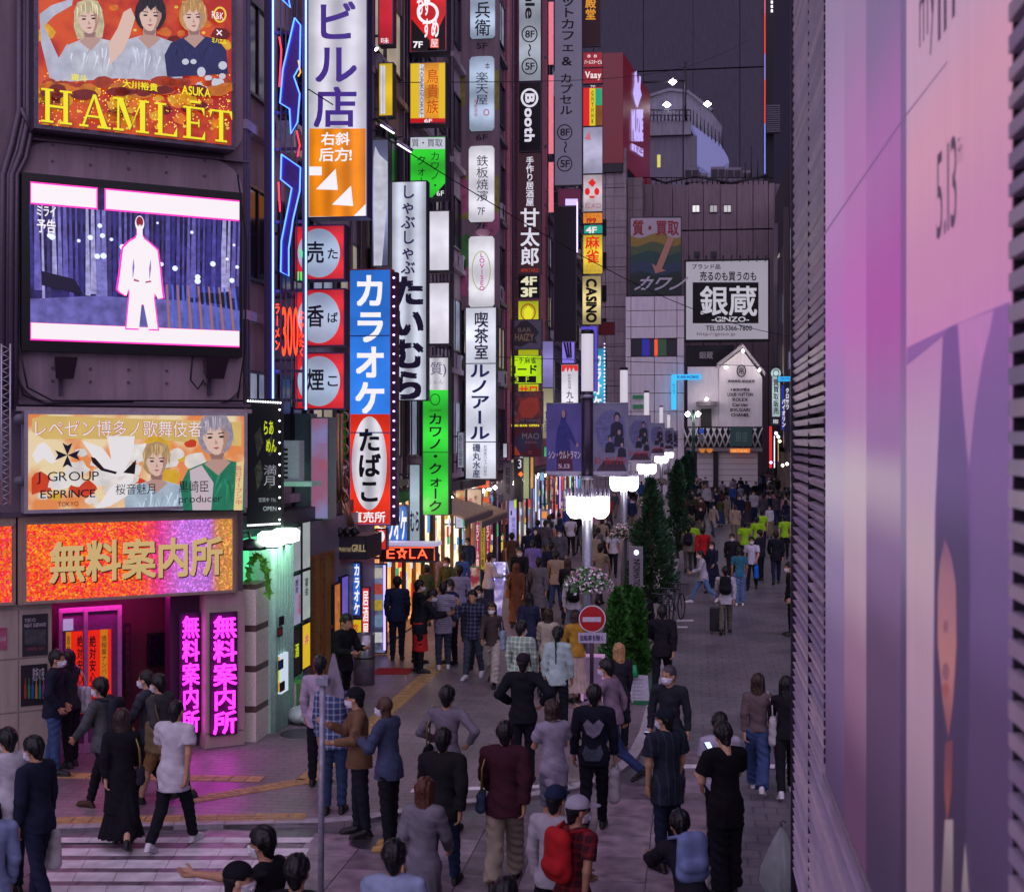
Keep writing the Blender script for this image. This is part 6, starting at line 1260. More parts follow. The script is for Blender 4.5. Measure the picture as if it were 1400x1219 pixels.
s, P = fs('blue karaoke panel slanting below the bulb strip', (528, 690, 558, 746), lightbox('2c6cc8', .95, 2), (), Y=yf(524), depth=.2); T(P, 'ラオケ', (530, 698, 556, 738), WL, s, bold=.04)
s, P = fs('white sign with two black brush characters right of the blue karaoke panel', (559, 634, 575, 740), lightbox('a8bcc8', .9, 1), (), Y=yf(530), depth=.25); T(P, 'むら', (561, 698, 573, 726), KD, s, bold=.03)
s, P = fs('red neon sign with a star and letters above a wooden shop entrance', (519, 746, 596, 768), mat('3a1420', .4), (), Y=yf(505), depth=.3, cat='neon sign', name='neon_sign', frame=.04)
RN = emit('ff5030', 3.0); T(P, 'E', (529, 750, 540, 763), RN, s, .03); T(P, 'LA', (560, 750, 585, 763), RN, s, .03)
st = [(550 + (6.5 if k % 2 == 0 else 2.8) * math.sin(R(36 * k)), 756 - (8 if k % 2 == 0 else 3.4) * math.cos(R(36 * k))) for k in range(11)]; neon(P, st, RN, s, .02, .04)
neon(P, [(521, 748), (594, 748), (594, 766)], emit('ff6040', 1.5), s, .012, .02)
obj('top_trim', MB().pbox(P, P.x(519) - .02, P.x(598), P.z(520, 745.5), P.z(520, 741), -.5, .1), emit('c8b8e0', .7), s)
# wooden shop interior behind the queue
def shopfront(lab, px0, px1, col, n, seed, top=3.2, items=True, X=FX, s=2.4):
 rr = random.Random(seed); b = thing('shop', lab, 'shop', (X, (yf(px0) + yf(px1)) / 2, .05)); y0, y1 = yf(px0), yf(px1)
 obj('interior', MB().box(X - .295, X - .24, y0 + .03, y1 - .03, .05, top), emit(col, s, noise=.85, scale=1.6), b)
 obj('floor_slab', MB().box(X - .235, X + .15, y0 + .03, y1 - .03, .05, .09), mat('5a5058', .4), b)
 w = (y1 - y0) / n
 for i in range(n + 1): obj('mullion', MB().box(X - .05, X + .05, y0 + i * w + (.04 if i == 0 else -.04 if i == n else 0) - .035, y0 + i * w + (.04 if i == 0 else -.04 if i == n else 0) + .035, .1, top), rr.choice((WOOD, DARK, STEEL)), b)
 if items:
  for i in range(n * 7):
   yy = y0 + .2 + rr.random() * (y1 - y0 - .4); z = .5 + rr.random() * 2.2; c = rr.choice(('ffe0b0', 'e84030', 'f0f0f0', 'f0c040', '60a0e0', 'd0e0ff', '40b080'))
   h = .12 + rr.random() * .4; w_ = .08 + .25 * rr.random(); yy = min(yy, y1 - .05 - w_); obj('poster', MB().box(X - .06, X - .03 + i * .0004, yy, yy + w_, z, z + h), emit(c, 1.1, noise=.5, scale=9), b)
 for i in range(n):
  yy = y0 + (i + .5) * w; mb = MB(); mb.lathe((X + .12, yy, top - .2), [(0, -.07), (.07, 0), (0, .07)], 8); obj('ceiling_lamp', mb, emit('ffecd8', 80), b)
 return b
shopfront('wooden shop entrance glowing amber behind the queue of people', 505, 590, 'd08848', 6, 1, s=4)
shopfront('bright shop window with striped sign under the beige awnings', 592, 640, 'c8b898', 4, 2, s=4)
shopfront('dark izakaya front with orange notices and small warm lamps', 641, 676, '8a4c28', 4, 3, s=1.7)
shopfront('narrow shop front with violet light below the picture signs', 677, 700, '58486c', 4, 4, s=2.0)
shopfront('shop front with white and amber light past the coffee room sign', 701, 726, '907c70', 4, 5, s=2.0)
shopfront('bluish lit shop front halfway down the left row', 727, 750, '6c78a0', 4, 6, s=2.0)
shopfront('reddish lit shop front near the far end of the left row', 751, 775, '9c5050', 4, 7, s=2.0)
shopfront('white lit shop front at the far end of the left row', 776, 808, 'a8a4b8', 5, 8, s=2.0)
# awnings
for k, (a, b, y0_, y1_, lab) in enumerate(((578, 616, 716, 737, 'beige rolled awning, nearer one under the green sign'), (600, 640, 716, 738, 'beige canvas awning, farther one beside the orange notices'))):
 Y0_, Y1_ = yf(a), yf(b) + 1.2; X0 = FX - .05; o = thing('awning', lab, 'awning', (FX, (Y0_ + Y1_) / 2, 3)); zt = side(FX).z(a, y0_ - 14 + k * 4)
 zt = 2.85 + .25 * (1 - k); c1 = X0 + 1.15; mb = MB(); mb.prism([(X0, Y0_ + .01 + k * .6, zt), (c1, Y0_ + .01 + k * .6, zt - .45), (c1, Y0_ + .01 + k * .6, zt - .5), (X0, Y0_ + .01 + k * .6, zt - .05)], (0, Y1_ - Y0_ - .8, 0)); obj('canvas', mb, mat('b09478', .7, bump=.3, scale=5, var=.2), o)
 obj('valance', MB().box(c1 - .004, c1 + .01, Y0_ + .03 + k * .6, Y1_ - .3, zt - .66, zt - .5), mat('6c5c60', .8), o)
# assorted smaller projecting signs deeper in the row
OG = emit('d85020', .9)
s, P = fs('cream wooden signboard with red and black brush characters under the coffee room sign', (638, 668, 659, 712), emit('c8a890', .75), (), Y=yf(630), depth=.15); T(P, '串鳥', (641, 680, 646, 702), emit('b82818', .7), s, vert=True, bold=.04); T(P, 'やき鳥', (648, 676, 653, 704), K, s, vert=True, bold=.02)
s, P = fs('small yellow and red menu lightbox beside the cream signboard', (622, 669, 637, 695), emit('c8b070', .8, scale=5, col2='b04838'), (), Y=yf(615), depth=.2); s, P = fs('small white and green menu lightbox below the yellow one', (622, 696, 637, 722), emit('c0c8e8', .85, noise=.3), (), Y=yf(615), depth=.2); art(P, [rc(633, 706, 636, 720)], emit('20a060', .8), s)
for k, (y0_, y1_) in enumerate(((656, 668), (679, 693), (703, 715))):
 s, P = fs(('orange lantern sign with dark outline, topmost', 'orange square lit notice, middle', 'orange lit notice, lowest')[k] + ' of three beside the coffee room sign', (650 + k * 3, y0_, 670, y1_), OG, (), Y=yf(655), depth=.15, group='orange notices')
s, P = fs('pale sign with vertical writing beside the dark square signs', (625, 590, 635, 640), emit('a8a8c0', .6, noise=.4, scale=10), (), Y=yf(624), depth=.15); T(P, '呑処個室', (627, 594, 632, 636), K, s, vert=True)
s, P = fs('grey vertical unlit sign with character marks left of the number three', (688, 632, 701, 684), mat('5c5866', .6), (), Y=yf(676), depth=.15); T(P, '駐輪場', (691, 638, 698, 676), DARK, s, vert=True, bold=.02)
s, P = fs('black panel with a white 3 and an orange light', (702, 626, 714, 686), mat('14121a', .5), (), Y=yf(690), depth=.2); T(P, '3', (708, 628, 713, 640), WN, s); mb = MB(); c = P.at(712, 648); mb.lathe(c, [(0, -.1), (.1, 0), (0, .1)], 8); obj('lamp', mb, emit('ff6020', 2), s)
s, P = fs('pale green vertical sign right of the black panel with a 3', (715, 624, 724, 682), emit('a8b080', .6), (), Y=yf(700), depth=.2); s, P = fs('orange and cream vertical sign beyond the pale green one', (724.5, 624, 730, 668), emit('d8a058', .7), (), Y=yf(706), depth=.2)
s, P = fs('glowing violet and lime standing sign halfway down the left row', (695, 682, 707, 742), lightbox('a8a0e0', .9, 1), (), Y=yf(678), depth=.2, arms=False); art(P, [rc(703, 683, 707, 694)], emit('c8e030', .9), s); art(P, [rc(698, 698, 700, 704)], K, s); T(P, '焼鳥酒場', (699, 706, 705, 738), PUR, s, vert=True)
s, P = fs('standing sign with blue white led border and orange picture', (738, 696, 752, 732), emit('787088', .7), (), Y=yf(722), depth=.2, arms=False); art(P, [rc(741, 699, 748, 708)], emit('e89040', .9), s); art(P, [rc(741, 711, 748, 728)], emit('c8c8d8', .8, noise=.4, scale=9), s)
for a, b in ((736.6, 738), (752, 753.4)): obj('led_edge', MB().pbox(P, P.x(a), P.x(b), P.z(738, 732), P.z(738, 696), -.05, .04), emit('a8a0ff', 3), s)
for k, x in enumerate((731, 764, 778, 787)):
 s, P = fs('slim %s vertical light bar among the far shops' % ('white', 'violet', 'pale green', 'lilac')[k], (x, 648 - k * 3, x + 3.2, 700 - k * 4), emit(('e0e0f0', 'b8a0ff', 'a0e0c8', 'c0b0f0')[k], 1.3), (), Y=yf(x - 12), depth=.1, arms=False, group='light bars among the far shops')
rr = random.Random(21); NC = {}
for k in range(22):   # far small signs, one over another
 x = 676 + k * 5.6; y = 634 + rr.random() * 30 if k % 2 else 600 + rr.random() * 30; h = 12 + 16 * rr.random(); w = 3.5 + 4 * rr.random(); c = rr.choice(('d8d8e8', 'e05040', 'e0c050', '60b0e0', '60d090', 'c0a0e0', 'f0e0c0', '504860', '3a3448'))
 cn = {'d8d8e8': 'white', 'e05040': 'red', 'e0c050': 'yellow', '60b0e0': 'blue', '60d090': 'green', 'c0a0e0': 'lilac', 'f0e0c0': 'cream', '504860': 'grey', '3a3448': 'dark'}[c]
 if x > 744 and y < 655: y += 42
 s, P = fs('%s of the tiny %s signs of the far shops, counted from the left' % (('first', 'second', 'third', 'fourth', 'fifth', 'sixth', 'seventh')[NC.setdefault(cn, 0)], cn), (x, y, x + w, y + h), emit(c, .75, noise=.4, scale=3) , (), Y=yf(x - 4), depth=.2, group='tiny signs of the far shops'); NC[cn] += 1
# pink and yellow banner flags
for k, (x, c, y0_) in enumerate(((653, 'c83070', 714), (660, 'c8b838', 716), (667, 'c82858', 714))):
 P = front(yf(640) + k * .25); o = thing('flag', ('pink', 'yellow green', 'crimson')[k] + ' nobori flag with vertical writing by the stone wall', 'flag', P.at(x, 790)); mb = MB(); n = 5
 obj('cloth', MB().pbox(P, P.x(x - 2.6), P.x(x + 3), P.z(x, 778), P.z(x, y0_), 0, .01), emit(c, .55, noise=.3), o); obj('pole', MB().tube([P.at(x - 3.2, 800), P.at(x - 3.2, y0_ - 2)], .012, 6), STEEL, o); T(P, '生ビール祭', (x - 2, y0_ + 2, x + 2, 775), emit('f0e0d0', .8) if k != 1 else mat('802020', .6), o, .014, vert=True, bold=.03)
# menu board behind the queue, led A-board, steel drum bin, bags
s, P = fs('red menu board with green edge behind the queue', (621, 774, 657, 822), emit('8a2c40', .7, scale=4, col2='c8a8a0'), (), Y=yf(606), depth=.08, arms=False, cat='menu board', name='menu_board', casing=mat('408a50', .5));
ab = thing('a_board', 'tall A-shaped board with blue leds held beside the man in white', 'sign board', ground(683, 850, .05)); P = front(ground(683, 850)[1]); mb = MB(); mb.prism([P.at(675, 768), P.at(692, 768), P.at(684, 850), P.at(677, 850)], (0, .05, 0)); obj('face', mb, emit('7c6ca8', .9, scale=5, col2='c8b8e8'), ab); mb = MB()
for k in range(4):
 for x in (676, 690): dot(P, x, 770 + k * 7, .03, .06)
obj('led_dot', mb, emit('7c8cff', 5), ab)['kind'] = 'stuff'; obj('leg', MB().tube([P.at(692, 770) + [0, .1, 0], P.at(704, 850) + [0, .5, 0]], .025, 6), STEEL, ab)
db = thing('drum_ashtray', 'steel drum ashtray standing in front of the karaoke stairs', 'ashtray', ground(498, 935, .05)); obj('drum', MB().lathe(ground(498, 935, .05), [(.2, 0), (.2, .95), (.16, .97), (.16, .9)], 20), mat('8c8894', .3, .8, var=.3, scale=6), db); obj('ring_band', MB().lathe(ground(498, 935, .05), [(.206, .5), (.206, .53)], 20), DARK, db)
bx = ground(405, 985, .05)
o = thing('cardboard_box', 'green printed cardboard boxes pile by the column', 'box', bx); o['label'] = 'green printed cardboard box, upper of two by the green column'; obj('carton', MB().box(bx[0] - .2, bx[0] + .14, bx[1], bx[1] + .3, bx[2] + .302, bx[2] + .62), mat('5a9048', .7), o); obj('tape', MB().box(bx[0] - .05, bx[0], bx[1] - .003, bx[1] - .001, bx[2] + .302, bx[2] + .62), CREAM, o)
o = thing('cardboard_box', 'green printed cardboard box, lower of two by the green column', 'box', bx); obj('carton', MB().box(bx[0] - .2, bx[0] + .16, bx[1], bx[1] + .3, bx[2], bx[2] + .3), mat('4c8440', .7), o); obj('tape', MB().box(bx[0] - .05, bx[0], bx[1] - .003, bx[1] - .001, bx[2], bx[2] + .3), CREAM, o)
def blob(c, r, seed, sq=.7, n=10, m_=14, amp=.2):
 rr = random.Random(seed); vs = []; fs_ = []
 for i in range(n + 1):
  t = math.pi * i / n
  for j in range(m_):
   a = 2 * math.pi * j / m_; k = 1 + amp * (rr.random() - .5); vs.append((c[0] + r * k * math.sin(t) * math.cos(a), c[1] + r * k * math.sin(t) * math.sin(a), c[2] + max(-r * sq * .85, r * sq * k * math.cos(t))))
 for i in range(n):
  for j in range(m_): fs_.append((i * m_ + j, i * m_ + (j + 1) % m_, (i + 1) * m_ + (j + 1) % m_, (i + 1) * m_ + j))
 mb = MB(); mb.add(vs, fs_, 0, True); return mb
for k, (x, y, r_) in enumerate(((411, 988, .22), (425, 990, .2), (430, 972, .24))):
 p = ground(x, y, .05); o = obj('rubbish_bag', blob(p + [0, 0, r_ * .6], r_, k), mat('b8c8c4', .15, bump=.6, scale=9), None, base=p); tag(o, 'translucent rubbish bag beside the green boxes, %s' % ('left one', 'right one in front', 'one farthest back')[k], 'bag', 'rubbish bags')
# facade pipes and wires over the street
for k, (y1_, X1, y2_, X2, z1, z2) in enumerate(((22, FX, 60, 6.5, 11, 9), (30, FX, 118, 5, 13, 40), (46, FX, 46.5, 3, 7.6, 7.2))):
 pts = [np.array([X1 + (X2 - X1) * t, y1_ + (y2_ - y1_) * t, z1 + (z2 - z1) * t - 1.2 * math.sin(math.pi * t) * (k != 2)]) for t in np.linspace(0, 1, 14)]
 o = obj('overhead_wire', MB().tube(pts, .012, 5), BLACK, None, base=pts[0]); tag(o, ('thin black wire slung across the street low over the shops', 'thin wire high against the grey tower', 'thin wire behind the first lamp post banners')[k], 'wire')
# ================================================================ street lamps with banners, planting, street furniture
YL = 23.5; PL = front(YL); XL = PL.at(803, 600)[0]
zG0, zG1, zG2 = PL.z(803, 714), PL.z(803, 679), PL.z(803, 670); zT0, zT1 = PL.z(803, 535), PL.z(803, 452); zB0, zB1 = PL.z(803, 649), PL.z(803, 552); zK = PL.z(803, 792)
M_post = mat('8a8c9c', .35, .5, var=.15); M_postd = mat('3c3044', .35, .5, var=.2); M_globe = emit('f2ece6', 7); M_tube = emit('d2ccd8', .85)
def lamp(Y, i):
 t = thing('street_lamp', ('nearest lamp post with three frosted globes and two film banners', 'second lamp post with three frosted globes, behind the nearest one', 'third lamp post in the row, above the tall conifer')[i] if i < 3 else 'one of the far lamp posts with glowing globes in the row', 'street lamp', (XL, Y, .05), 'street lamps in a row along the kerb')
 c = np.array([XL, Y, 0.])
 obj('lower_post', MB().tube([c + [0, 0, .05], c + [0, 0, zG1]], .095, 14), M_post, t); obj('upper_post', MB().tube([c + [0, 0, zG1 + .001], c + [0, 0, zT0]], .105, 14), M_postd, t)
 obj('collar', MB().lathe(c + [0, 0, zB0 - .08], [(.12, 0), (.125, .03), (.12, .06)], 14), M_post, t); obj('collar', MB().lathe(c + [0, 0, zB1 + .1], [(.12, 0), (.125, .03), (.12, .06)], 14), M_post, t)
 obj('top_tube', MB().lathe(c + [0, 0, zT0], [(.1, .001), (.105, .03), (.105, zT1 - zT0 - .06), (.09, zT1 - zT0 - .05)], 14), M_tube, t); obj('cap', MB().lathe(c + [0, 0, zT1 - .06], [(.11, 0), (.11, .07), (.0, .09)], 14), BLACK, t)
 g = MB(); h = zG1 - zG0
 for k in range(3):
  a = R(-90 + 120 * k); q = c + [math.cos(a) * .26, math.sin(a) * .26, zG0]
  o = obj('globe', MB().lathe(q, [(.02, .06), (.08, .07), (.15, .15), (.165, .24), (.165, h)], 16), M_globe, t)
  gc = MB()
  for j in range(12): b_ = 2 * math.pi * j / 12; w = q + [.165 * math.cos(b_), .165 * math.sin(b_), 0]; gc.tube([w + [0, 0, h], w + [0, 0, zG2 - zG0 + .04]], .012, 4)
  obj('glass_crown', gc, mat('8a86a0', .3, .4), o)
  obj('arm', MB().tube([c + [0, 0, zG1 + .02], q + [0, 0, h + .02]], .03, 6), M_post, t)
 return t
def banner(Y, side_, kind, first):
 P = front(Y); f = (803, 747, 795, 811, 858)
 a, b = (PL.x(747), PL.x(795)) if side_ < 0 else (PL.x(811), PL.x(859)); z0, z1 = zB0, zB1
 t = thing('banner', first, 'banner', P.w((a + b) / 2, z0), 'film banners on the lamp posts')
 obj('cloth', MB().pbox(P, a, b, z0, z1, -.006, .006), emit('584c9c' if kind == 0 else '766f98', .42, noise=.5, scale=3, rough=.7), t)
 for z in (z0 - .02, z1): obj('rod', MB().tube([P.w(a - (0 if side_ < 0 else .03), z + .01), P.w(b + (.05 if side_ < 0 else 0), z + .01)], .012, 6), M_post, t)
 W, H = b - a, z1 - z0
 def A(pl, m, o_):
  mb = MB()
  for p in pl: mb.poly([P.w(a + u * W, z0 + v * H, o_) for u, v in p])
  obj('print', mb, m, t)
 def E(cx, cy, r, ry): return [(cx + r * math.cos(R(k * 30)), cy + ry * math.sin(R(k * 30))) for k in range(12)]
 A([[(0, 0), (1, 0), (1, .05), (0, .05)]], mat('9a94a8', .6), .009); T(P, '新宿東口商店街振興組合', (0, 0, 1, 1), DARK, t, .012) if False else None
 dk_ = mat('1c1a30', .6, var=.3)
 if kind == 0:
  A([[(.3, .1), (.26, .4), (.3, .62), (.4, .74), (.44, .88), (.52, .92), (.58, .86), (.56, .74), (.68, .66), (.86, .44), (.82, .4), (.66, .54), (.7, .3), (.74, .1)], E(.49, .86, .07, .07)], mat('2c2c74', .6, var=.3), .009); A([E(.49, .86, .055, .06), E(.88, .42, .04, .03)], mat('9a7a80', .6), .012); A([[(.3, .06), (.76, .06), (.72, .3), (.5, .35), (.32, .28)]], mat('4a1c34', .6), .0105)
 else:
  A([E(.5, .62, .44, .3)], mat('5c5c88', .6, var=.35), .009)
  for (x, y, r) in ((.68, .8, .075), (.74, .6, .06), (.48, .5, .055), (.82, .42, .05)):
   A([[(x - r * 2.6, y - r * 3.4), (x - r * 2.2, y - r * 1.2), (x - r * .8, y - r * .7), (x + r * .8, y - r * .7), (x + r * 2.2, y - r * 1.3), (x + min(r * 2.5, .98 - x), y - r * 3.4)], E(x, y + r * .3, r * 1.15, r * .85)], dk_, .0105 + r * .02); A([E(x, y, r * .8, r * .62)], mat('927880', .6), .0135)
  A([[(.1, .06), (.95, .06), (.85, .2), (.3, .2)]], mat('3c2438', .6, var=.4), .0105)
 return t, P
lamps = [(lamp(YL, 0), YL)]
for i, px in enumerate((853, 884, 904, 914, 922, 928, 933)):
 Y = yfac(px, XL)
 if i < 2: o = lamp(Y, i + 1)
 else:
  o = copy_tree(lamps[-1][0]); o.location = (XL, Y, .05)
  o['label'] = ('fourth lamp post in the row, its globes above the second conifer', 'fifth lamp post in the distant row', 'sixth lamp post, far down the row', 'seventh lamp post, nearly at the horizon', 'last and smallest lamp post of the row')[i - 2]
 lamps.append((o, Y))
BMK = {}
for i, (o, Y) in enumerate(lamps[:7]):
 P = front(Y)
 if i == 0:
  t, P = banner(Y, -1, 0, 'blue violet banner with a standing figure, left side of the nearest lamp post')
  zz = lambda f: zB0 + f * (zB1 - zB0)
  T(P, 'シン・ウルトラマン', (750, 616, 794, 627), mat('c0b0bc', .6), t, .016, bold=.04); T(P, '5.13', (763, 634, 779, 640), mat('b0a0b4', .6), t, .016, bold=.03)
 t, P = banner(Y, 1, 1, ('grey film banner with a group of people, right side of the nearest lamp post', 'film banner with a group of people on the second lamp post', 'film banner on the third lamp post', 'film banner on the fourth lamp post', 'film banner on the fifth lamp post', 'film banner on the sixth lamp post', 'film banner on the seventh lamp post')[i])
 if i < 3:
  s_ = front(YL); a, b = PL.x(813), PL.x(856)
  class Q_: pass
  Pp = front(Y); x0 = CX + 0
  # red title, same place on every banner
  def px_of(u, z):
   q = Pp.w(u, z); v = q - CAM; d = v @ FW; return CX + FPX * (v @ RT) / d, HY - FPX * (v @ UP) / d
  p0 = px_of(a, zB0 + .33); p1 = px_of(b, zB0 + .19)
  T(Pp, 'シン・ウルトラマン', (p0[0], p0[1], p1[0], p1[1]), mat('a02028', .6), t, .016, bold=.05)
 if i > 0:
  t, P = banner(Y, -1, 1, ('left hand film banner on the second lamp post', 'left hand film banner on the third lamp post', 'left hand film banner on the fourth lamp post', 'left hand film banner on the fifth lamp post', 'left hand film banner on the sixth lamp post', 'left hand film banner on the seventh lamp post')[i - 1]) if False else (None, None)
# foliage
LEAFM = {}
def leafmat(c):
 if c in LEAFM: return LEAFM[c]
 m = mat(c, .6, var=.55, scale=5); LEAFM[c] = m; return m
def conifer(x, y, h, w, seed, lab, col='1f4a2c', n=5200, cat='tree', base=.25, name='conifer'):
 rr = np.random.RandomState(seed); z0 = gz(x, y); t = thing(name, lab, cat, (x, y, z0))
 obj('trunk', MB().tube([(x, y, z0), (x + .02, y, z0 + h * .5), (x, y, z0 + h * .92)], [.07, .05, .012], 8), mat('4a3a30', .8, bump=.5), t)
 lob = [(rr.uniform(0, 6.28), rr.uniform(0, 1), rr.uniform(.5, 1.2)) for _ in range(44)]
 V = np.zeros((n, 4, 3));
 for i in range(n):
  f = rr.rand() ** 1.15; a = rr.rand() * 6.28; rad = w / 2 * (1 - f) ** .5 * min(1, .45 + f * 6)
  for (la, lf, ls) in lob:
   if abs(lf - f) < .07 and abs((la - a + 3.14) % 6.28 - 3.14) < .7: rad *= ls
  r = rad * (1 - .55 * rr.rand() ** 2.2); c = np.array([x + r * math.cos(a), y + r * math.sin(a), z0 + base * h * .4 + f * h * .96])
  s = .035 + .05 * rr.rand(); d = np.array([math.cos(a) + rr.uniform(-.6, .6), math.sin(a) + rr.uniform(-.6, .6), rr.uniform(.2, 1.4)]); d /= np.linalg.norm(d); e = np.cross(d, rr.normal(size=3)); e /= np.linalg.norm(e) + 1e-6
  V[i] = [c - d * s, c + e * s * .45, c + d * s * 1.3, c - e * s * .45]
 mb = MB(); mb.v = [tuple(v) for v in V.reshape(-1, 3)]; mb.f = [(4 * i, 4 * i + 1, 4 * i + 2, 4 * i + 3) for i in range(n)]; mb.mi = [0] * n; mb.sm = [False] * n
 obj('crown', mb, leafmat(col), t); return t
g = ground(892, 842); conifer(g[0] - .05, g[1], 3.4, 1.45, 1, 'dense dark green conifer behind the second lamp post', '26482e', 7000)
g = ground(926, 765); conifer(g[0], g[1], 3.6, 1.35, 2, 'tall dark conifer beyond the first one, above the traffic cone', '24462e', 6000)
g = ground(936, 712); conifer(g[0], g[1], 3.5, 1.5, 3, 'third conifer in the row, beside the far crowd', '1d4a30', 4500)
g = ground(941, 684); conifer(g[0], g[1], 3.6, 1.7, 4, 'farthest dark conifer of the row', '1c4430', 3500)
g = ground(845, 930); conifer(g[0], g[1], 1.75, .75, 5, 'bright green young shrub, left one behind the no entry sign', '356a28', 2600, 'shrub', .1, 'shrub')
g = ground(872, 930); conifer(g[0], g[1] + .1, 1.72, .72, 6, 'bright green young shrub, right one beside the walking man in black', '2f6024', 2600, 'shrub', .1, 'shrub')
g = ground(858, 900); conifer(g[0], g[1] + .1, 1.5, .8, 9, 'darker green shrub between and behind the two bright ones', '2a5a24', 2200, 'shrub', .1, 'shrub')
def basket(x, y, z, r, seed, lab):
 rr = np.random.RandomState(seed); t = thing('flower_basket', lab, 'flower basket', (x, y, z - r * .5), 'flower baskets on the lamp posts')
 obj('bowl', MB().lathe((x, y, z - r * .55), [(.1, 0), (r * .6, .08), (r * .75, .2), (r * .5, .22)], 14), mat('3a3a34', .7), t)
 L_ = MB(); F1 = MB(); F2 = MB()
 for i in range(1500):
  a = rr.rand() * 6.28; ph = rr.rand() * 1.9; rad = r * (.75 + .3 * rr.rand()); c = np.array([x + rad * math.sin(ph) * math.cos(a), y + rad * math.sin(ph) * math.sin(a), z - r * .25 + rad * .78 * math.cos(ph)])
  s = .022 + .02 * rr.rand(); d = rr.normal(size=3); d /= np.linalg.norm(d); e = np.cross(d, rr.normal(size=3)); e /= np.linalg.norm(e) + 1e-6
  (L_ if i < 820 else F1 if i < 1200 else F2).poly([c - d * s, c + e * s * .8, c + d * s, c - e * s * .8])
 obj('leaves', L_, leafmat('3c6c34'), t); o = obj('blossoms', F1, mat('e8e0ea', .6, var=.15), t); o['kind'] = 'stuff'; o = obj('blossoms', F2, mat('d8a0c0', .6, var=.2), t); o['kind'] = 'stuff'
 for o in t.children:
  if o.name.startswith('leaves'): o['kind'] = 'stuff'
names = ['large flower basket of white and pink blossoms on the nearest lamp post', 'flower basket on the second lamp post above the information pillar', 'flower basket on the third lamp post between the conifers', 'small distant flower basket on the fourth lamp post', 'tiny distant flower basket on the fifth lamp post']
for i in range(5): basket(XL + .02, lamps[i][1] - .05, zK + .0, .42 if i == 0 else .4, i, names[i])
# information pillar
P = front(lamps[1][1] - 2.6); t = thing('information_pillar', 'grey information pillar with a white round mark and vertical lettering', 'pillar sign', P.w(P.x(869), .05)); obj('panel', MB().pbox(P, P.x(860), P.x(879), .05, P.z(870, 747), -.12, 0), mat('7c7884', .4, .3), t); ring(P, 870, 755, 3.4, 3.6, 3.3, emit('e8f0ff', 2), t); T(P, 'INFORMATION', (866, 764, 875, 806), K, t, .01, rot=True, bold=.02)
P = front(yfac(908, XL + .3)); t = thing('sign_pillar', 'plain pale vertical panel beside the second conifer', 'pillar sign', P.w(P.x(909), .05)); obj('panel', MB().pbox(P, P.x(905.5), P.x(911), .05, P.z(909, 703), -.1, 0), mat('a89cac', .5), t)
# no entry sign
gN = ground(809, 972, .05); P = front(gN[1]); t = thing('no_entry_sign', 'round red no entry sign on a post with a white text plate below', 'road sign', gN)
obj('post', MB().tube([gN, P.at(809, 830)], .035, 10), mat('4a3844', .4, .4), t); mb = MB(); mb.prism([P.at(*p) + P.n * .05 for p in ell(810, 845, 18.5, 18.5, 36)], P.n * .006); obj('rim', mb, mat('c8c0cc', .4), t)
mb = MB(); mb.prism([P.at(*p) + P.n * .058 for p in ell(810, 845, 17, 17, 36)], P.n * .003); obj('red_disc', mb, mat('a0141c', .35), t); art(P, [rc(797, 842.5, 822, 849)], mat('b8aec0', .4), t, .064)
obj('text_plate', MB().pbox(P, P.x(791), P.x(829), P.z(810, 878), P.z(810, 864), .045, .055), mat('a8a0b8', .4), t); T(P, '自転車を除く', (794, 867, 825, 875), mat('20264c', .5), t, .058, bold=.04)
t2 = thing('panel_stand', 'tall pink lit display frame standing behind the no entry post', 'display stand', ground(812, 966, .05)); P = front(ground(812, 966)[1] + .15)
for a, b, c_, d_ in ((794, 797.5, 894, 966), (823, 827, 894, 962), (797.6, 822.9, 894, 898)): obj('frame', MB().pbox(P, P.x(a), P.x(b), max(.06, P.z(810, d_)), P.z(810, c_), -.05, 0), emit('b080b0', .8), t2)
obj('panel', MB().pbox(P, P.x(797.6), P.x(822.9), .1, P.z(810, 898.1), -.04, -.02), emit('7c6088', .6, noise=.4), t2); obj('post', MB().pbox(P, P.x(791), P.x(793.9), .05, P.z(810, 868), -.05, 0), mat('5a2c34', .5), t2)
# works board with cone
gW = ground(877, 962, .05); P = front(gW[1]); t = thing('notice_board', 'white notice board on green feet behind the man in mauve', 'notice board', gW); mb = MB(); mb.hexa([P.at(*p) + P.n * a for a in (0, .04) for p in ((864, 960), (888, 960), (886, 923), (858, 921))]); obj('board', mb, mat('b0acbc', .6, var=.15), t)
obj('foot', MB().pbox(P, P.x(866), P.x(892), .052, .12, -.3, .1), mat('1c6440', .5), t); obj('side_panel', MB().pbox(P, P.x(888.5), P.x(891), .12, P.z(880, 926), -.25, .02), mat('2c6450', .5), t)
for k in range(6): T(P, '工事中お知らせ', (864, 927 + k * 5, 880, 929 + k * 5), GREY, t, .05)
o = thing('traffic_cone', 'small green cone on top of the notice board', 'cone', P.at(868, 922)); c = P.at(868, 922) - [0, .1, 0]; obj('cone_body', MB().lathe(c + [0, 0, -.02], [(.07, 0), (.05, .1), (.03, .2), (.0, .21)], 14), mat('1c8c50', .4), o)
c = ground(935, 733, .0); c[2] = gz(c[0], c[1]); t = thing('traffic_cone', 'orange and white traffic cone at the kerb before the crowd', 'cone', c)
obj('base', MB().box(c[0] - .2, c[0] + .2, c[1] - .2, c[1] + .2, c[2], c[2] + .03), mat('c03c18', .5), t)
for k, (a, b, r0, r1, cc) in enumerate(((.031, .3, .15, .115, 'e04820'), (.301, .42, .115, .1, 'e0dce0'), (.421, .62, .1, .07, 'e04820'), (.621, .72, .07, .055, 'e0dce0'), (.721, .9, .055, .025, 'e04820'))): obj('band', MB().lathe(c, [(r0, a), (r1, b)], 16), mat(cc, .5), t)
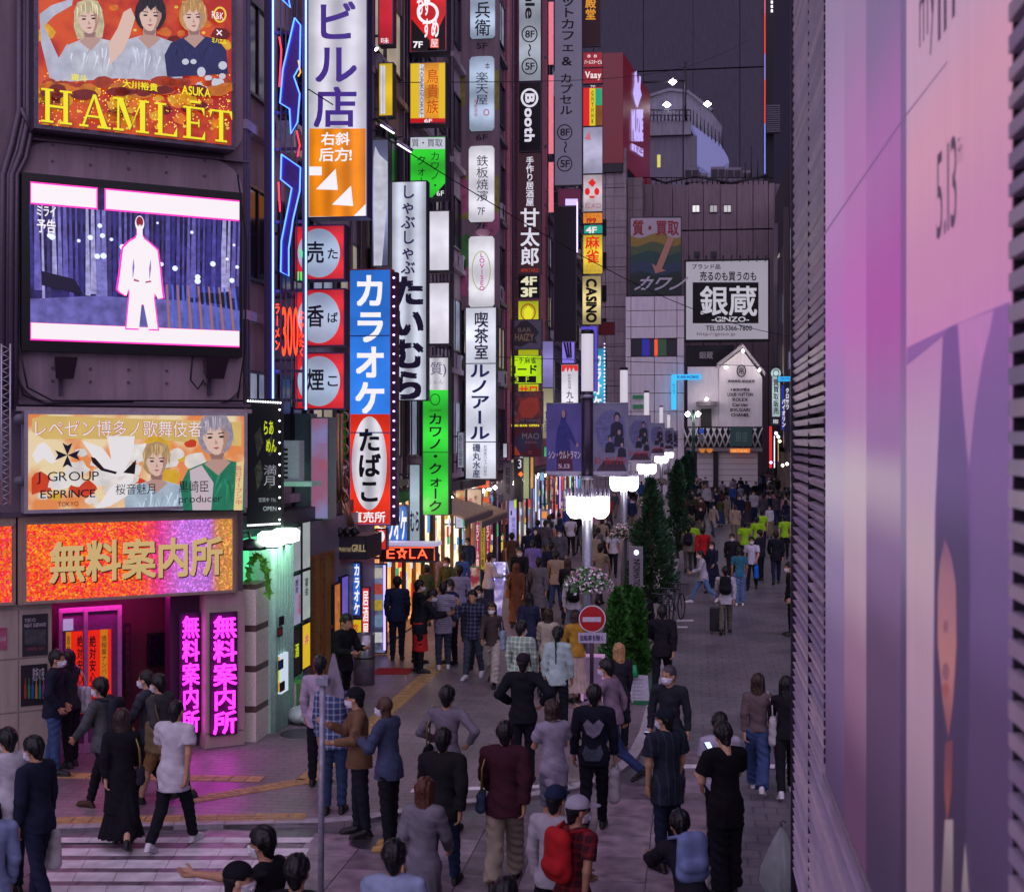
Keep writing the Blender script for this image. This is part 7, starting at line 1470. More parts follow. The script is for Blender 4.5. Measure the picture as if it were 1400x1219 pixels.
o = obj('bollard', MB().lathe(ground(849, 900, .05), [(.05, 0), (.05, .85), (.0, .9)], 12), mat('b8b4c4', .4), None, base=ground(849, 900, .05)); tag(o, 'thin white bollard at the left side of the bright shrubs', 'bollard')
# bicycles by the conifers
BKM = mat('4a4854', .4, .5)
def bicycle(g, rz, lab, lock=False):
 t = thing('bicycle', lab, 'bicycle', g); c, s = math.cos(rz), math.sin(rz)
 def L(x, z, y=0): return np.array([g[0] + x * c - y * s, g[1] + x * s + y * c, g[2] + z])
 for x in (-.52, .52):
  w = obj('wheel', MB().tube([L(x + .33 * math.cos(a), .34 + .33 * math.sin(a)) for a in np.linspace(0, 2 * math.pi, 21)], .018, 6), BLACK, t); sp_ = MB()
  for a in np.linspace(0, math.pi, 7)[:-1]: sp_.tube([L(x + .31 * math.cos(a), .34 + .31 * math.sin(a)), L(x - .31 * math.cos(a), .34 - .31 * math.sin(a))], .003, 3)
  obj('spoke', sp_, BKM, w)['kind'] = 'stuff'
 fr = MB()
 for a, b in (((-.52, .34), (-.05, .3)), ((-.05, .3), (-.2, .78)), ((-.05, .3), (.36, .72)), ((-.2, .74), (.34, .8)), ((-.52, .34), (-.18, .72)), ((.52, .34), (.32, .92))): fr.tube([L(*a), L(*b)], .016, 6)
 obj('frame', fr, mat('4c5464', .3, .5), t); obj('saddle', MB().hexa([L(-.32, .8, -.06), L(-.05, .82, -.02), L(-.05, .82, .02), L(-.32, .8, .06), L(-.32, .86, -.07), L(-.05, .86, -.02), L(-.05, .86, .02), L(-.32, .86, .07)]), BLACK, t)
 obj('handlebar', MB().tube([L(.2, .98, -.28), L(.32, .95, -.1), L(.32, .95, .1), L(.2, .98, .28)], .013, 6), BKM, t)
 bk = MB()
 for k in range(5):
  z = .66 + k * .055; bk.tube([L(.42, z, -.16), L(.72, z, -.18), L(.72, z, .18), L(.42, z, .16), L(.42, z, -.16)], .005, 4)
 for y in np.linspace(-.15, .15, 5):
  bk.tube([L(.43, .64, y), L(.72, .64, y * 1.1), L(.74, .89, y * 1.15)], .005, 4)
 obj('basket', bk, BKM, t); return t
for k, (x, y, a) in enumerate(((905, 872, 1.45), (915, 862, 1.6), (924, 850, 1.3))):
 g = ground(x, y); g[2] = gz(g[0], g[1]); bicycle(g, a, ('parked bicycle nearest to the walking man, under the conifer', 'parked bicycle in the middle of the three by the conifer', 'parked bicycle at the kerb, farthest of the three by the conifer')[k])
# triangular sign seen from behind on a grey pole, in front
zP = 1.9; gS = ground(438, 1262, .05); gS[2] = gz(gS[0], gS[1]); P = front(gS[1]); t = thing('road_sign', 'back of a grey triangular sign on a pale pole, before the plaid shirt', 'road sign', gS)
obj('pole', MB().tube([gS, P.at(441, 925)], .03, 14), mat('8c8a9c', .45, .3, var=.25), t); obj('clamp', MB().pbox(P, P.x(434), P.x(450), P.z(441, 936), P.z(441, 926), -.05, .05), M_post, t)
mb = MB(); Pz = Plane(P.at(455, 930) + [0, .07, 0], (-.75, -.66, 0)); mb.prism([Pz.at(*p) for p in ((455, 893), (458, 893), (471, 949), (470, 955), (444, 948), (444, 942))], Pz.n * .006); obj('plate', mb, mat('8c8496', .4, .2), t)
# clear raincoat hung at the lower right
gR = ground(1068, 1290, .012); t = thing('plastic_cover', 'pale translucent plastic cover hanging over a thin stand at the lower right edge', 'plastic cover', gR); P = front(gR[1])
vs = []; fs_ = []; n = 20; prof = ((1130, .015), (1142, .07), (1160, .13), (1185, .2), (1205, .22), (1222, .16), (1250, .14), (1289, .13)); rr = random.Random(3)
ctr = P.at(1069, 1130)
for y, r_ in prof:
 z = P.z(1069, y)
 for k in range(n): a = 2 * math.pi * k / n; q = r_ * (1 + .22 * math.sin(3 * a + y * .02) + .15 * math.sin(7 * a)); vs.append((ctr[0] + q * math.cos(a) * .8, ctr[1] + q * math.sin(a) * .5, z))
for i in range(len(prof) - 1):
 for k in range(n): fs_.append((i * n + k, i * n + (k + 1) % n, (i + 1) * n + (k + 1) % n, (i + 1) * n + k))
mb = MB(); mb.add(vs, fs_, 0, True); pm = mat('a0a8ac', .2, bump=.8, scale=6, var=.2).copy(); pm.node_tree.nodes['Principled BSDF'].inputs['Alpha'].default_value = .6; obj('cover', mb, pm, t); obj('hook', MB().tube([P.at(1069, 1132), P.at(1068, 1124), P.at(1071, 1121), P.at(1074, 1124)], .006, 5), BKM, t); obj('stand', MB().tube([gR, P.at(1069, 1132)], .012, 6), BKM, t)
# parked bicycle seen at the bottom right
g = ground(915, 1440, .012); bicycle(np.array([g[0], g[1], .012]), 1.9, 'bicycle with a wire basket beside the bending person at the bottom edge')
# far lamp with two globes
P = front(104.0); t = thing('street_lamp', 'twin globe lamp post standing before the gabled shop', 'street lamp', P.w(P.x(948), 0)); obj('post', MB().tube([P.w(P.x(948), 0), P.at(948, 560)], .12, 8), mat('1c4038', .5), t)
for x in (940, 954.5): c_ = P.at(x, 566); mb = MB(); mb.lathe(c_, [(0, -.22), (.2, 0), (0, .22)], 10); obj('globe', mb, emit('f8f4ee', 60), t); obj('arm', MB().tube([P.at(948, 572), c_ + [0, 0, -.2]], .05, 5), mat('1c4038', .5), t)
t = thing('road_sign', 'blue round pedestrian sign with plates on the green far lamp post', 'road sign', P.w(P.x(959), 3)); mb = MB(); mb.prism([P.at(*p) + P.n * .2 for p in ell(959, 589, 3.6, 3.6, 18)], P.n * .05); obj('disc', mb, emit('2848b8', .7), t); obj('plate', MB().pbox(P, P.x(956), P.x(962), P.z(959, 603), P.z(959, 593.5), .2, .25), mat('8a8a98', .5), t); obj('bracket', MB().tube([P.at(948, 596), P.at(959, 596) + P.n * .18], .04, 5), mat('1c4038', .5), t)
# ================================================================ people: implicit surfaces meshed into one continuous body each, clothes fitted over it
def snets(d, o, h):
 """surface of a signed distance grid -> vertices, quads"""
 d[0], d[-1] = 1, 1; d[:, 0] = 1; d[:, -1] = 1; d[:, :, 0] = 1; d[:, :, -1] = 1
 s = d < 0; nx, ny, nz = d.shape
 c = np.zeros((nx - 1, ny - 1, nz - 1), np.int8)
 for i in (0, 1):
  for j in (0, 1):
   for k in (0, 1): c += s[i:nx - 1 + i, j:ny - 1 + j, k:nz - 1 + k]
 I, J, K_ = np.nonzero((c > 0) & (c < 8)); n = len(I)
 idx = np.full(c.shape, -1, np.int32); idx[I, J, K_] = np.arange(n)
 acc = np.zeros((n, 3)); cnt = np.zeros(n)
 for ax in range(3):
  o1, o2 = [a for a in range(3) if a != ax]
  for p in (0, 1):
   for q in (0, 1):
    st = [I.copy(), J.copy(), K_.copy()]; st[o1] = st[o1] + p; st[o2] = st[o2] + q
    a = d[tuple(st)]; e = [v.copy() for v in st]; e[ax] = e[ax] + 1; b = d[tuple(e)]
    m = (a < 0) != (b < 0); t = np.where(m, a / np.where(m, a - b, 1), 0)
    P_ = np.stack(st, 1).astype(float); P_[:, ax] += t; acc[m] += P_[m]; cnt += m
 V = o + h * acc / cnt[:, None]; F = []
 for ax in range(3):
  o1, o2 = [a for a in range(3) if a != ax]
  sl = [slice(None)] * 3; sl[ax] = slice(0, d.shape[ax] - 1); sl[o1] = slice(1, d.shape[o1] - 1); sl[o2] = slice(1, d.shape[o2] - 1); a = s[tuple(sl)]
  sl[ax] = slice(1, d.shape[ax]); b = s[tuple(sl)]; E = np.nonzero(a != b)
  e = [E[0], E[1], E[2]]; flip = a[E]; e[o1] = e[o1] + 1; e[o2] = e[o2] + 1
  def g(p, q): f = list(e); f[o1] = f[o1] - p; f[o2] = f[o2] - q; return idx[f[0], f[1], f[2]]
  q = np.stack([g(1, 1), g(0, 1), g(0, 0), g(1, 0)], 1)
  if ax == 1: flip = ~flip
  q[~flip] = q[~flip][:, ::-1]; F.append(q)
 F = np.concatenate(F); return V, F[(F >= 0).all(1)]
class Vol:
 def __init__(s, lo, hi, h):
  s.h = h; s.o = np.array(lo, float); n = np.ceil((np.array(hi) - s.o) / h).astype(int) + 1; s.d = np.ones(n)
  s.g = [s.o[i] + h * np.arange(n[i]) for i in range(3)]
 def blk(s, lo, hi):
  sl = [];
  for i in range(3):
   a = max(0, int((lo[i] - s.o[i]) / s.h)); b = min(s.d.shape[i], int((hi[i] - s.o[i]) / s.h) + 2); sl.append(slice(a, max(a, b)))
  return tuple(sl), [s.g[0][sl[0]][:, None, None], s.g[1][sl[1]][None, :, None], s.g[2][sl[2]][None, None, :]]
 def mix(s, sl, v, k):
  a = s.d[sl]
  if a.size == 0: return
  if k == 0: s.d[sl] = np.minimum(a, v); return
  hh = np.clip(.5 + .5 * (a - v) / k, 0, 1); s.d[sl] = a * (1 - hh) + v * hh - k * hh * (1 - hh)
 def cone(s, a, b, ra, rb, k=.025, fl=1.0, cut=None, ax=1, cut0=None):
  a = np.array(a, float); b = np.array(b, float); r = max(ra, rb) + .06
  sl, g = s.blk(np.minimum(a, b) - r, np.maximum(a, b) + r); ab = b - a; L2 = ab @ ab + 1e-9
  p = [g[i] - a[i] for i in range(3)]; t = np.clip((p[0] * ab[0] + p[1] * ab[1] + p[2] * ab[2]) / L2, 0, 1)
  w = [p[i] - t * ab[i] for i in range(3)]; w[ax] = w[ax] / fl
  v = np.sqrt(w[0] ** 2 + w[1] ** 2 + w[2] ** 2) - (ra + (rb - ra) * t)
  u = ab / math.sqrt(L2)
  if cut: v = np.maximum(v, (p[0] - ab[0]) * u[0] + (p[1] - ab[1]) * u[1] + (p[2] - ab[2]) * u[2])
  if cut0: v = np.maximum(v, -(p[0] * u[0] + p[1] * u[1] + p[2] * u[2]))
  s.mix(sl, v, k); return s
 def ell(s, c, r, k=.015, sub=False):
  c = np.array(c, float); r = np.array(r, float); m = .04; sl, g = s.blk(c - r - m, c + r + m)
  v = (np.sqrt(sum(((g[i] - c[i]) / r[i]) ** 2 for i in range(3))) - 1) * r.min()
  if sub:
   a = s.d[sl]; s.d[sl] = np.maximum(a, -v) if k == 0 else -(lambda A, B: A * (1 - np.clip(.5 + .5 * (A - B) / k, 0, 1)) + B * np.clip(.5 + .5 * (A - B) / k, 0, 1) - k * np.clip(.5 + .5 * (A - B) / k, 0, 1) * (1 - np.clip(.5 + .5 * (A - B) / k, 0, 1)))(-a, v)
  else: s.mix(sl, v, k)
  return s
 def fold(s, amp, seed, f=1.0):
  x, y, z = s.g[0][:, None, None], s.g[1][None, :, None], s.g[2][None, None, :]; q = seed * 1.7
  s.d += amp * (np.sin(f * (17 * x + 31 * z) + q) * np.sin(f * (23 * z - 15 * y) + 2 * q) + .6 * np.sin(f * (47 * z + 29 * x - 21 * y) + q)); return s
 def out(s): return snets(s.d, s.o, s.h)
def pmesh(parts, S):
 V = []; F = []; n = 0
 for v, f in parts: V.append(v); F.append(f + n); n += len(v)
 V = np.concatenate(V) * S; F = np.concatenate(F); me = bpy.data.meshes.new('person')
 me.vertices.add(len(V)); me.vertices.foreach_set('co', V.astype(np.float32).ravel())
 me.loops.add(F.size); me.loops.foreach_set('vertex_index', F.astype(np.int32).ravel())
 me.polygons.add(len(F)); me.polygons.foreach_set('loop_start', np.arange(0, F.size, 4, dtype=np.int32)); me.update(calc_edges=True)
 me.polygons.foreach_set('use_smooth', np.ones(len(F), bool)); return me
POSES = {  # lean, legs ((thigh, knee) right, left), arms ((fwd, out, elbow, inward) right, left)
 'stand': (2, ((1, 2), (-2, 2)), ((4, 8, 12, .1), (0, 8, 10, .1))),
 'walk': (4, ((24, 8), (-16, 22)), ((-18, 8, 14, .1), (20, 8, 26, .2))),
 'walk2': (4, ((-18, 26), (22, 6)), ((20, 8, 26, .2), (-18, 8, 14, .1))),
 'stride': (7, ((34, 14), (-22, 34)), ((-24, 10, 18, .1), (26, 10, 40, .3))),
 'phone': (3, ((3, 4), (-3, 4)), ((28, 10, 88, .45), (12, 9, 70, .5))),
 'call': (2, ((16, 6), (-12, 16)), ((40, 22, 128, .3), (0, 9, 14, .1))),
 'hips': (0, ((6, 6), (-4, 4)), ((-22, 42, 62, .7), (-6, 30, 60, .7))),
 'arms_in': (3, ((2, 3), (-2, 3)), ((22, 10, 80, .8), (22, 10, 84, .8))),
 'hold': (4, ((4, 3), (-4, 3)), ((16, 8, 70, .4), (20, 8, 76, .4))),
 'pocket': (2, ((6, 5), (-6, 6)), ((-4, 16, 34, .5), (-4, 16, 34, .5))),
 'bow': (20, ((2, 3), (-3, 4)), ((34, 6, 60, .4), (34, 6, 60, .4))),
 'point': (8, ((8, 6), (-8, 8)), ((10, 10, 30, .2), (82, 8, 6, .1))),
 'cyclist': (32, ((40, 40), (14, 30)), ((48, 12, 30, .2), (48, 12, 30, .2))),
 'carry': (3, ((12, 5), (-10, 12)), ((2, 10, 8, .0), (-4, 10, 10, .0)))}
def skeleton(pose, f=False, sw=.085):
 le, legs, arms = POSES[pose]; J = {}; a = R(le); up = np.array([0, math.sin(a), math.cos(a)]); fw = np.array([0, math.cos(a), -math.sin(a)])
 P = np.array([0, 0, .91]); J['p'] = P; J['up'] = up; J['fw'] = fw; J['waist'] = P + up * .18; J['chest'] = P + up * .36; J['neck'] = P + up * .53 + fw * -.005; J['head'] = P + up * .665 + np.array([0, .025, 0])
 sh = .152 if f else .178
 for sd_, (th, kn), (fo, ab, el, inw) in ((1, *[(legs[0]), (arms[0])]), (-1, *[(legs[1]), (arms[1])])):
  n = 'r' if sd_ > 0 else 'l'; h = P + np.array([sd_ * sw, 0, -.03]); J['hip' + n] = h
  t = R(th); k = R(th - kn); kne = h + np.array([sd_ * .012, math.sin(t), -math.cos(t)]) * .41; ank = kne + np.array([0, math.sin(k), -math.cos(k)]) * .405
  J['kn' + n] = kne; J['an' + n] = ank; tilt = max(0, -(th - kn)) * .6; J['toe' + n] = ank + np.array([sd_ * .02, .155 * math.cos(R(tilt)), -.045 - .155 * math.sin(R(tilt)) * .9]); J['heel' + n] = ank + np.array([0, -.05, -.05 + .05 * math.sin(R(tilt))])
  s = P + up * .49 + np.array([sd_ * sh, 0, 0]); J['sh' + n] = s; q = R(fo); b = R(ab); u = np.array([sd_ * math.sin(b), math.sin(q) * math.cos(b), -math.cos(q) * math.cos(b)]); e = s + u * .275; J['el' + n] = e
  q2 = R(fo + el); fa = np.array([sd_ * math.sin(b) * .3 - sd_ * inw, math.sin(q2), -math.cos(q2)]); fa /= np.linalg.norm(fa); w = e + fa * .245; J['wr' + n] = w; J['fa' + n] = fa
 mz = min(J['toer'][2], J['toel'][2], J['heelr'][2], J['heell'][2]) - .022
 for k in J:
  if k not in ('up', 'fw', 'far', 'fal'): J[k] = J[k] - [0, 0, mz]
 return J
def vol_for(pts, pad, h):
 A = np.array(pts); return Vol(A.min(0) - pad, A.max(0) + pad, h)
def body_mesh(J, f, S, q):
 w = .92 if f else 1.0; pts = [J[k] for k in J if k not in ('up', 'fw', 'far', 'fal')]; v = vol_for(pts, .12, .017 * q)
 v.cone(J['p'] - [.045, 0, .02], J['p'] + [.045, 0, -.02], .115 * w, .115 * w, .02, .8); v.cone(J['p'], J['waist'], .11 * w, .102 * w, .05, .8); v.cone(J['waist'], J['chest'], .105 * w, .13 * w, .05, .76); v.cone(J['shr'] * .8 + J['shl'] * .2 - J['up'] * .02, J['shl'] * .8 + J['shr'] * .2 - J['up'] * .02, .066 * w, .066 * w, .07); v.cone(J['neck'] - J['up'] * .04, J['head'] - J['up'] * .05, .052 * w, .05 * w, .03)
 for n in 'rl':
  v.cone(J['hip' + n], J['kn' + n], .083, .053, .03); c = (J['kn' + n] * .66 + J['an' + n] * .34); v.cone(J['kn' + n], c, .052, .052, .02); v.cone(c, J['an' + n], .05, .034, .02); v.cone(J['an' + n], J['heel' + n] + [0, .02, .01], .032, .03, .02); v.cone(J['an' + n] - [0, -.03, .015], J['toe' + n], .036, .026, .02)
  v.cone(J['sh' + n] - [0, 0, .015], J['el' + n], .05 * w, .037 * w, .025); v.cone(J['el' + n], J['wr' + n], .038 * w, .025 * w, .02)
 return v
def hand_mesh(J, n, curl=1.0):
 wr, d = J['wr' + n], J['fa' + n]; sd_ = 1 if n == 'r' else -1
 pn = np.cross(d, [0, 1, .1]) * sd_; pn = -pn / (np.linalg.norm(pn) + 1e-6) if np.linalg.norm(pn) > .2 else np.array([-sd_, 0, 0.]); sv = np.cross(pn, d); sv /= np.linalg.norm(sv)
 if sv[1] < 0: sv = -sv
 v = vol_for([wr - d * .04, wr + d * .19, wr + pn * .08, wr - pn * .04, wr + sv * .07, wr - sv * .05], .03, .0062)
 v.cone(wr - d * .05, wr + d * .015, .024, .022, 0); v.cone(wr + d * .02 + sv * .012, wr + d * .085 + sv * .018, .022, .02, .012); v.cone(wr + d * .02 - sv * .012, wr + d * .082 - sv * .02, .021, .018, .012)
 for i, (o_, L) in enumerate(((.03, .066), (.0095, .076), (-.011, .07), (-.031, .054))):
  a = wr + d * .088 + sv * o_; b1, b2 = R(22 * curl + 4 * i), R(62 * curl + 4 * i); p1 = a + (d * math.cos(b1) + pn * math.sin(b1)) * L * .55; p2 = p1 + (d * math.cos(b2) + pn * math.sin(b2)) * L * .5; v.cone(a, p1, .0098, .0088, .003); v.cone(p1, p2, .0088, .0074, .002)
 a = wr + d * .03 + sv * .028; p1 = a + d * .03 + sv * .028 + pn * .012; p2 = p1 + d * .03 + sv * .004 + pn * .014; v.cone(a, p1, .0125, .0105, .008); v.cone(p1, p2, .0105, .0085, .002); return v.out()
def head_vol(f, h=.0075):
 v = Vol((-.12, -.14, -.2), (.12, .15, .16), h); v.ell((0, -.01, .03), (.073, .09, .09), .02); v.ell((0, .022, -.035), (.056, .066, .075), .035); v.ell((0, .06, -.088), (.022, .02, .018), .02); v.cone((0, .086, .008), (0, .102, -.026), .008, .0125, .01); v.ell((.013, .088, -.03), (.008, .009, .007), .006); v.ell((-.013, .088, -.03), (.008, .009, .007), .006)
 for s in (1, -1): v.ell((s * .076, -.01, -.012), (.011, .02, .03), .008); v.ell((s * .029, .098, .006), (.019, .015, .012), .008, True)
 v.ell((0, .083, -.058), (.022, .01, .005), .006); v.ell((0, .081, -.069), (.019, .01, .005), .006); v.cone((0, -.025, -.06), (0, -.035, -.19), .05 if not f else .044, .05 if not f else .045, .02); return v
HEADC = {}
def hair_parts(style, f, h=.008):
 v = Vol((-.16, -.2, -.62), (.16, .19, .2), h); L = {'long': .42, 'mid': .24, 'pony': .0}.get(style, 0)
 t = {'crop': .008, 'bald': .0}.get(style, .02); v.ell((0, -.014, .036), (.073 + t, .088 + t, .088 + t * 1.1), 0)
 X, Y, Z = v.g[0][:, None, None], v.g[1][None, :, None], v.g[2][None, None, :]
 if style in ('long', 'mid'): v.cone((0, -.055, .02), (0, -.085, -L), .088, .06, .03, .55); v.cone((.055, -.02, .0), (.06, -.05, -L * .8), .045, .035, .02, .8); v.cone((-.055, -.02, .0), (-.06, -.05, -L * .8), .045, .035, .02, .8)
 if style == 'bob': v.cone((0, -.03, .0), (0, -.035, -.09), .092, .098, .03, .8, cut=True)
 if style == 'pony': v.cone((0, -.1, .04), (0, -.15, -.02), .03, .03, .02); v.cone((0, -.15, -.02), (0, -.13, -.5), .018, .009, .01)
 if style in ('short', 'crop', 'pony'): v.cone((0, -.05, 0), (0, -.055, -.07), .062, .045, .02)
 face = np.maximum(.028 - Y + .35 * np.abs(X) * (style in ('short', 'crop')), Z - .058 - .01 * np.sin(60 * X)); v.d = np.maximum(v.d, -face)
 if style in ('short', 'crop', 'pony'): v.d = np.maximum(v.d, -np.maximum(np.maximum(-.018 - Y, Z - .012), -.5)); v.d = np.maximum(v.d, np.where(Y > -.04, -(Z + .03), -1)) if style != 'pony' else v.d
 v.d += .0035 * np.sin(95 * X + 20 * Z) * np.sin(40 * Y + 33 * Z + 2) + (.003 * np.sin(150 * X) if style != 'crop' else 0); return v.out()
def cap_parts(h=.0075):
 v = Vol((-.13, -.14, 0), (.13, .24, .17), h); v.ell((0, -.012, .04), (.094, .11, .098), 0); Z = v.g[2][None, None, :]; v.d = np.maximum(v.d, .034 - Z); v.cone((0, .06, .042), (0, .135, .036), .07, .068, .01, .16, ax=2); return v.out()
def mask_parts(h=.0065):
 v = head_vol(False, h); X, Y, Z = v.g[0][:, None, None], v.g[1][None, :, None], v.g[2][None, None, :]; v.d = v.d - .006; v.ell((0, .09, -.045), (.03, .022, .035), .02); v.d = np.maximum(np.maximum(v.d, .012 - Y), np.maximum(Z + .012 + .12 * (.1 - Y), -.1 - Z)); return v.out()
def cached(k, fn):
 if k not in HEADC: HEADC[k] = fn()
 return HEADC[k]
SKN = [mat(c, .55, var=.08) for c in ('b08468', 'a87c62', 'bc9078', '9a7058')]; HAIRM = {c: mat(v, .45, bump=1.0, scale=42, var=.5) for c, v in dict(black='0d0b10', brown='2e1c16', auburn='4a2418', blond='a07c50', grey='3c3640').items()}
WHM = mat('cfcbd6', .7); SHC = {c: mat(v, .5) for c, v in dict(black='0e0c12', white='c8c4cc', brown='3c2418', tan='a08048').items()}
RELP = []
def person(label, x, y, H=1.7, head=0, pose='stand', f=False, top=('long', '202030'), bot=('trousers', '1a1a24'), hair=('short', 'black'), cap=None, mask=True, shoes='black', yaw=0, pitch=0, z=None, group=None, q=1.0, seed=None, skin=None, bag=None, loose=0.0, apron=None):
 z = gz(x, y) if z is None else z; S = H / 1.715; J = skeleton(pose, f); seed = seed if seed is not None else int(abs(x * 31 + y * 17)) % 50
 root = thing('person', label, 'person', (x, y, z), group); root.rotation_euler = (0, 0, R(head))
 skm = SKN[seed % 4] if skin is None else mat(skin, .55, var=.08)
 def add(name, parts, m, par=root): me = pmesh(parts, S); o = link_obj(name, me, m, par); return o
 # head placement
 hr = Matrix.Rotation(R(yaw), 3, 'Z') @ Matrix.Rotation(R(-pitch - POSES[pose][0] * .4), 3, 'X'); HR = np.array(hr); hc = J['head'] + np.array([0, .0, .0])
 hx = lambda p: (p[0] * 1.02 @ HR.T + hc, p[1])
 parts = [body_mesh(J, f, S, q).out(), hx(cached(('head', f), lambda: head_vol(f).out()))]
 parts += [hand_mesh(J, 'r', .4 if pose == 'point' else .9), hand_mesh(J, 'l', .15 if pose == 'point' else .9)]
 body = add('body', parts, skm)
 # top
 ty, tc = top[0], top[1]; tm = cloth(tc, *(top[2:] if len(top) > 2 else ())); lo = {'tee': -.07, 'long': -.06, 'hoodie': -.1, 'jacket': -.12, 'shirt': -.13, 'coat': -.42, 'dress': -.3, 'crop': .0, 'bigtee': -.2}[ty]; thick = {'tee': .012, 'long': .013, 'hoodie': .026, 'jacket': .022, 'shirt': .017, 'coat': .026, 'dress': .016, 'crop': .018, 'bigtee': .026}[ty] + loose
 w = .92 if f else 1.0; pts = [J['p'] + [0, 0, lo], J['neck'], J['shr'], J['shl'], J['elr'], J['ell'], J['wrr'], J['wrl']] + ([J['knr'], J['knl']] if ty in ('coat', 'dress') else []); v = vol_for(pts, .13 + thick, .0135 * q)
 t_ = thick
 v.cone(J['p'] - [.045, 0, .02], J['p'] + [.045, 0, -.02], .124 * w + t_, .124 * w + t_, .02, .9)
 if lo < -.02: v.cone(J['p'] + [0, 0, lo - .05], J['p'] + [0, 0, .05], .148 * w + t_ * 1.7 + (.04 if ty in ('coat', 'dress') else 0), .12 * w + t_ * 1.2, .03, .95)
 v.cone(J['p'], J['waist'], .112 * w + t_, .104 * w + t_, .05, .84); v.cone(J['waist'], J['chest'], .107 * w + t_, .132 * w + t_, .05, .78); v.cone(J['shr'] * .8 + J['shl'] * .2 - J['up'] * .02, J['shl'] * .8 + J['shr'] * .2 - J['up'] * .02, .066 * w + t_, .066 * w + t_, .07)
 if ty in ('hoodie', 'jacket', 'shirt', 'coat'): v.cone(J['neck'] - J['up'] * .05, J['neck'] + J['up'] * .02, .062, .066, .02, cut=True)
 if ty == 'hoodie' and seed % 2 == 0: v.ell(J['neck'] - J['fw'] * .07 - J['up'] * .03, (.09, .05, .06), .02)
 for n in 'rl':
  if ty in ('tee', 'bigtee'): e = J['sh' + n] * .32 + J['el' + n] * .68; v.cone(J['sh' + n] - [0, 0, .015], e, .05 * w + t_, .046 * w + t_ * 1.7, .025, cut=True)
  else:
   v.cone(J['sh' + n] - [0, 0, .015], J['el' + n], .05 * w + t_, .039 * w + t_, .025); e = J['el' + n] * .04 + J['wr' + n] * .96; v.cone(J['el' + n], e, .04 * w + t_, .028 * w + t_, .02, cut=True)
 v.fold(.0032 + .06 * t_ * (1 + loose * 6) * .6, seed).fold(.0022, seed + 9, 2.1); Z = v.g[2][None, None, :]; v.d = np.maximum(v.d, (J['p'][2] + lo) - Z + .004 * np.sin(30 * v.g[0])[:, None, None])
 add({'tee': 'tshirt', 'bigtee': 'tshirt', 'long': 'sweater', 'hoodie': 'hooded_jacket', 'jacket': 'jacket', 'shirt': 'shirt', 'coat': 'coat', 'dress': 'dress', 'crop': 'sweater'}[ty], [v.out()], tm)
 # bottom
 by, bc = bot[0], bot[1]; bm = cloth(bc, *(bot[2:] if len(bot) > 2 else ()))
 if by in ('trousers', 'wide', 'shorts', 'slim'):
  k_ = {'trousers': .012, 'wide': .03, 'shorts': .02, 'slim': .012}[by]; v = vol_for([J['p'] + [0, 0, .12], J['hipr'], J['hipl'], J['knr'], J['knl'], J['anr'], J['anl']], .13, .0135 * q)
  v.cone(J['p'] - [.045, 0, .02], J['p'] + [.045, 0, -.02], .113 * w + .004, .113 * w + .004, .02, .82); v.cone(J['p'], J['p'] + J['up'] * .1, .112 * w + .008, .106 * w + .006, .03, .84, cut=True)
  for n in 'rl':
   v.cone(J['hip' + n], J['kn' + n], .085 + k_ * .8, .056 + k_, .03, cut=(by == 'shorts'))
   if by != 'shorts': e = J['kn' + n] * .06 + J['an' + n] * .94; v.cone(J['kn' + n], e, .057 + k_, .044 + k_ * (1.6 if by == 'wide' else 1), .02, cut=True)
  v.fold(.004 + k_ * .12, seed + 3, 1.3); add('shorts' if by == 'shorts' else 'trousers', [v.out()], bm)
 else:
  L = {'skirt': .42, 'longskirt': .72}[by]; c0 = J['p'] + [0, 0, .08]; mid = (J['anr'] + J['anl']) / 2; c1 = np.array([(c0[0] + mid[0]) / 2, (c0[1] + mid[1]) / 2, J['p'][2] - L]); v = vol_for([c0, c1], .32, .0145 * q)
  v.cone(c0, (c0 + c1) / 2, .115, .165, .03, .82); v.cone((c0 + c1) / 2, c1, .165, .17 + .1 * (L > .5), .04, .85, cut=True)
  for n in 'rl': v.cone(J['hip' + n], J['kn' + n], .11, .11, .06); v.cone(J['kn' + n], J['an' + n], .11, .09, .06)
  v.d = np.maximum(v.d, c1[2] - v.g[2][None, None, :]); ang = np.arctan2(v.g[1][None, :, None] - c0[1], v.g[0][:, None, None] - c0[0]); v.d += .007 * np.sin(16 * ang) * np.clip((c0[2] - v.g[2][None, None, :]) * 2.5, 0, 1); add('skirt', [v.out()], bm)
 if apron:
  v = vol_for([J['p'] + [0, 0, .12], J['p'] - [0, 0, .5]], .24, .015); v.cone(J['p'] + [0, .0, .1], J['p'] - [0, -.02, .48], .15, .175, .02, .85, cut=True, cut0=True); v.fold(.003, 5); add('apron', [v.out()], cloth(apron))
 for n in 'rl':
  v = vol_for([J['an' + n], J['toe' + n], J['heel' + n]], .07, .011 * q); v.cone(J['an' + n] + [0, 0, .02], J['heel' + n] + [0, .02, .012], .038, .036, .02); v.cone(J['an' + n] - [0, -.03, .02], J['toe' + n] + [0, .015, .006], .044, .034, .02, .95); v.cone(J['heel' + n] + [0, .0, -.008], J['toe' + n] + [0, .02, -.012], .036, .042, .01, .3, ax=2); add('shoe', [v.out()], SHC[shoes])
 st, hcx = hair
 if cap and st == 'short': st = 'crop'
 if st != 'bald': add('hair', [hx(cached(('hair', st, f), lambda: hair_parts(st, f)))], HAIRM[hcx])
 if cap: add('cap', [hx(cached('cap', cap_parts))], cloth(cap))
 if mask: add('face_mask', [hx(cached('mask', mask_parts))], WHM)
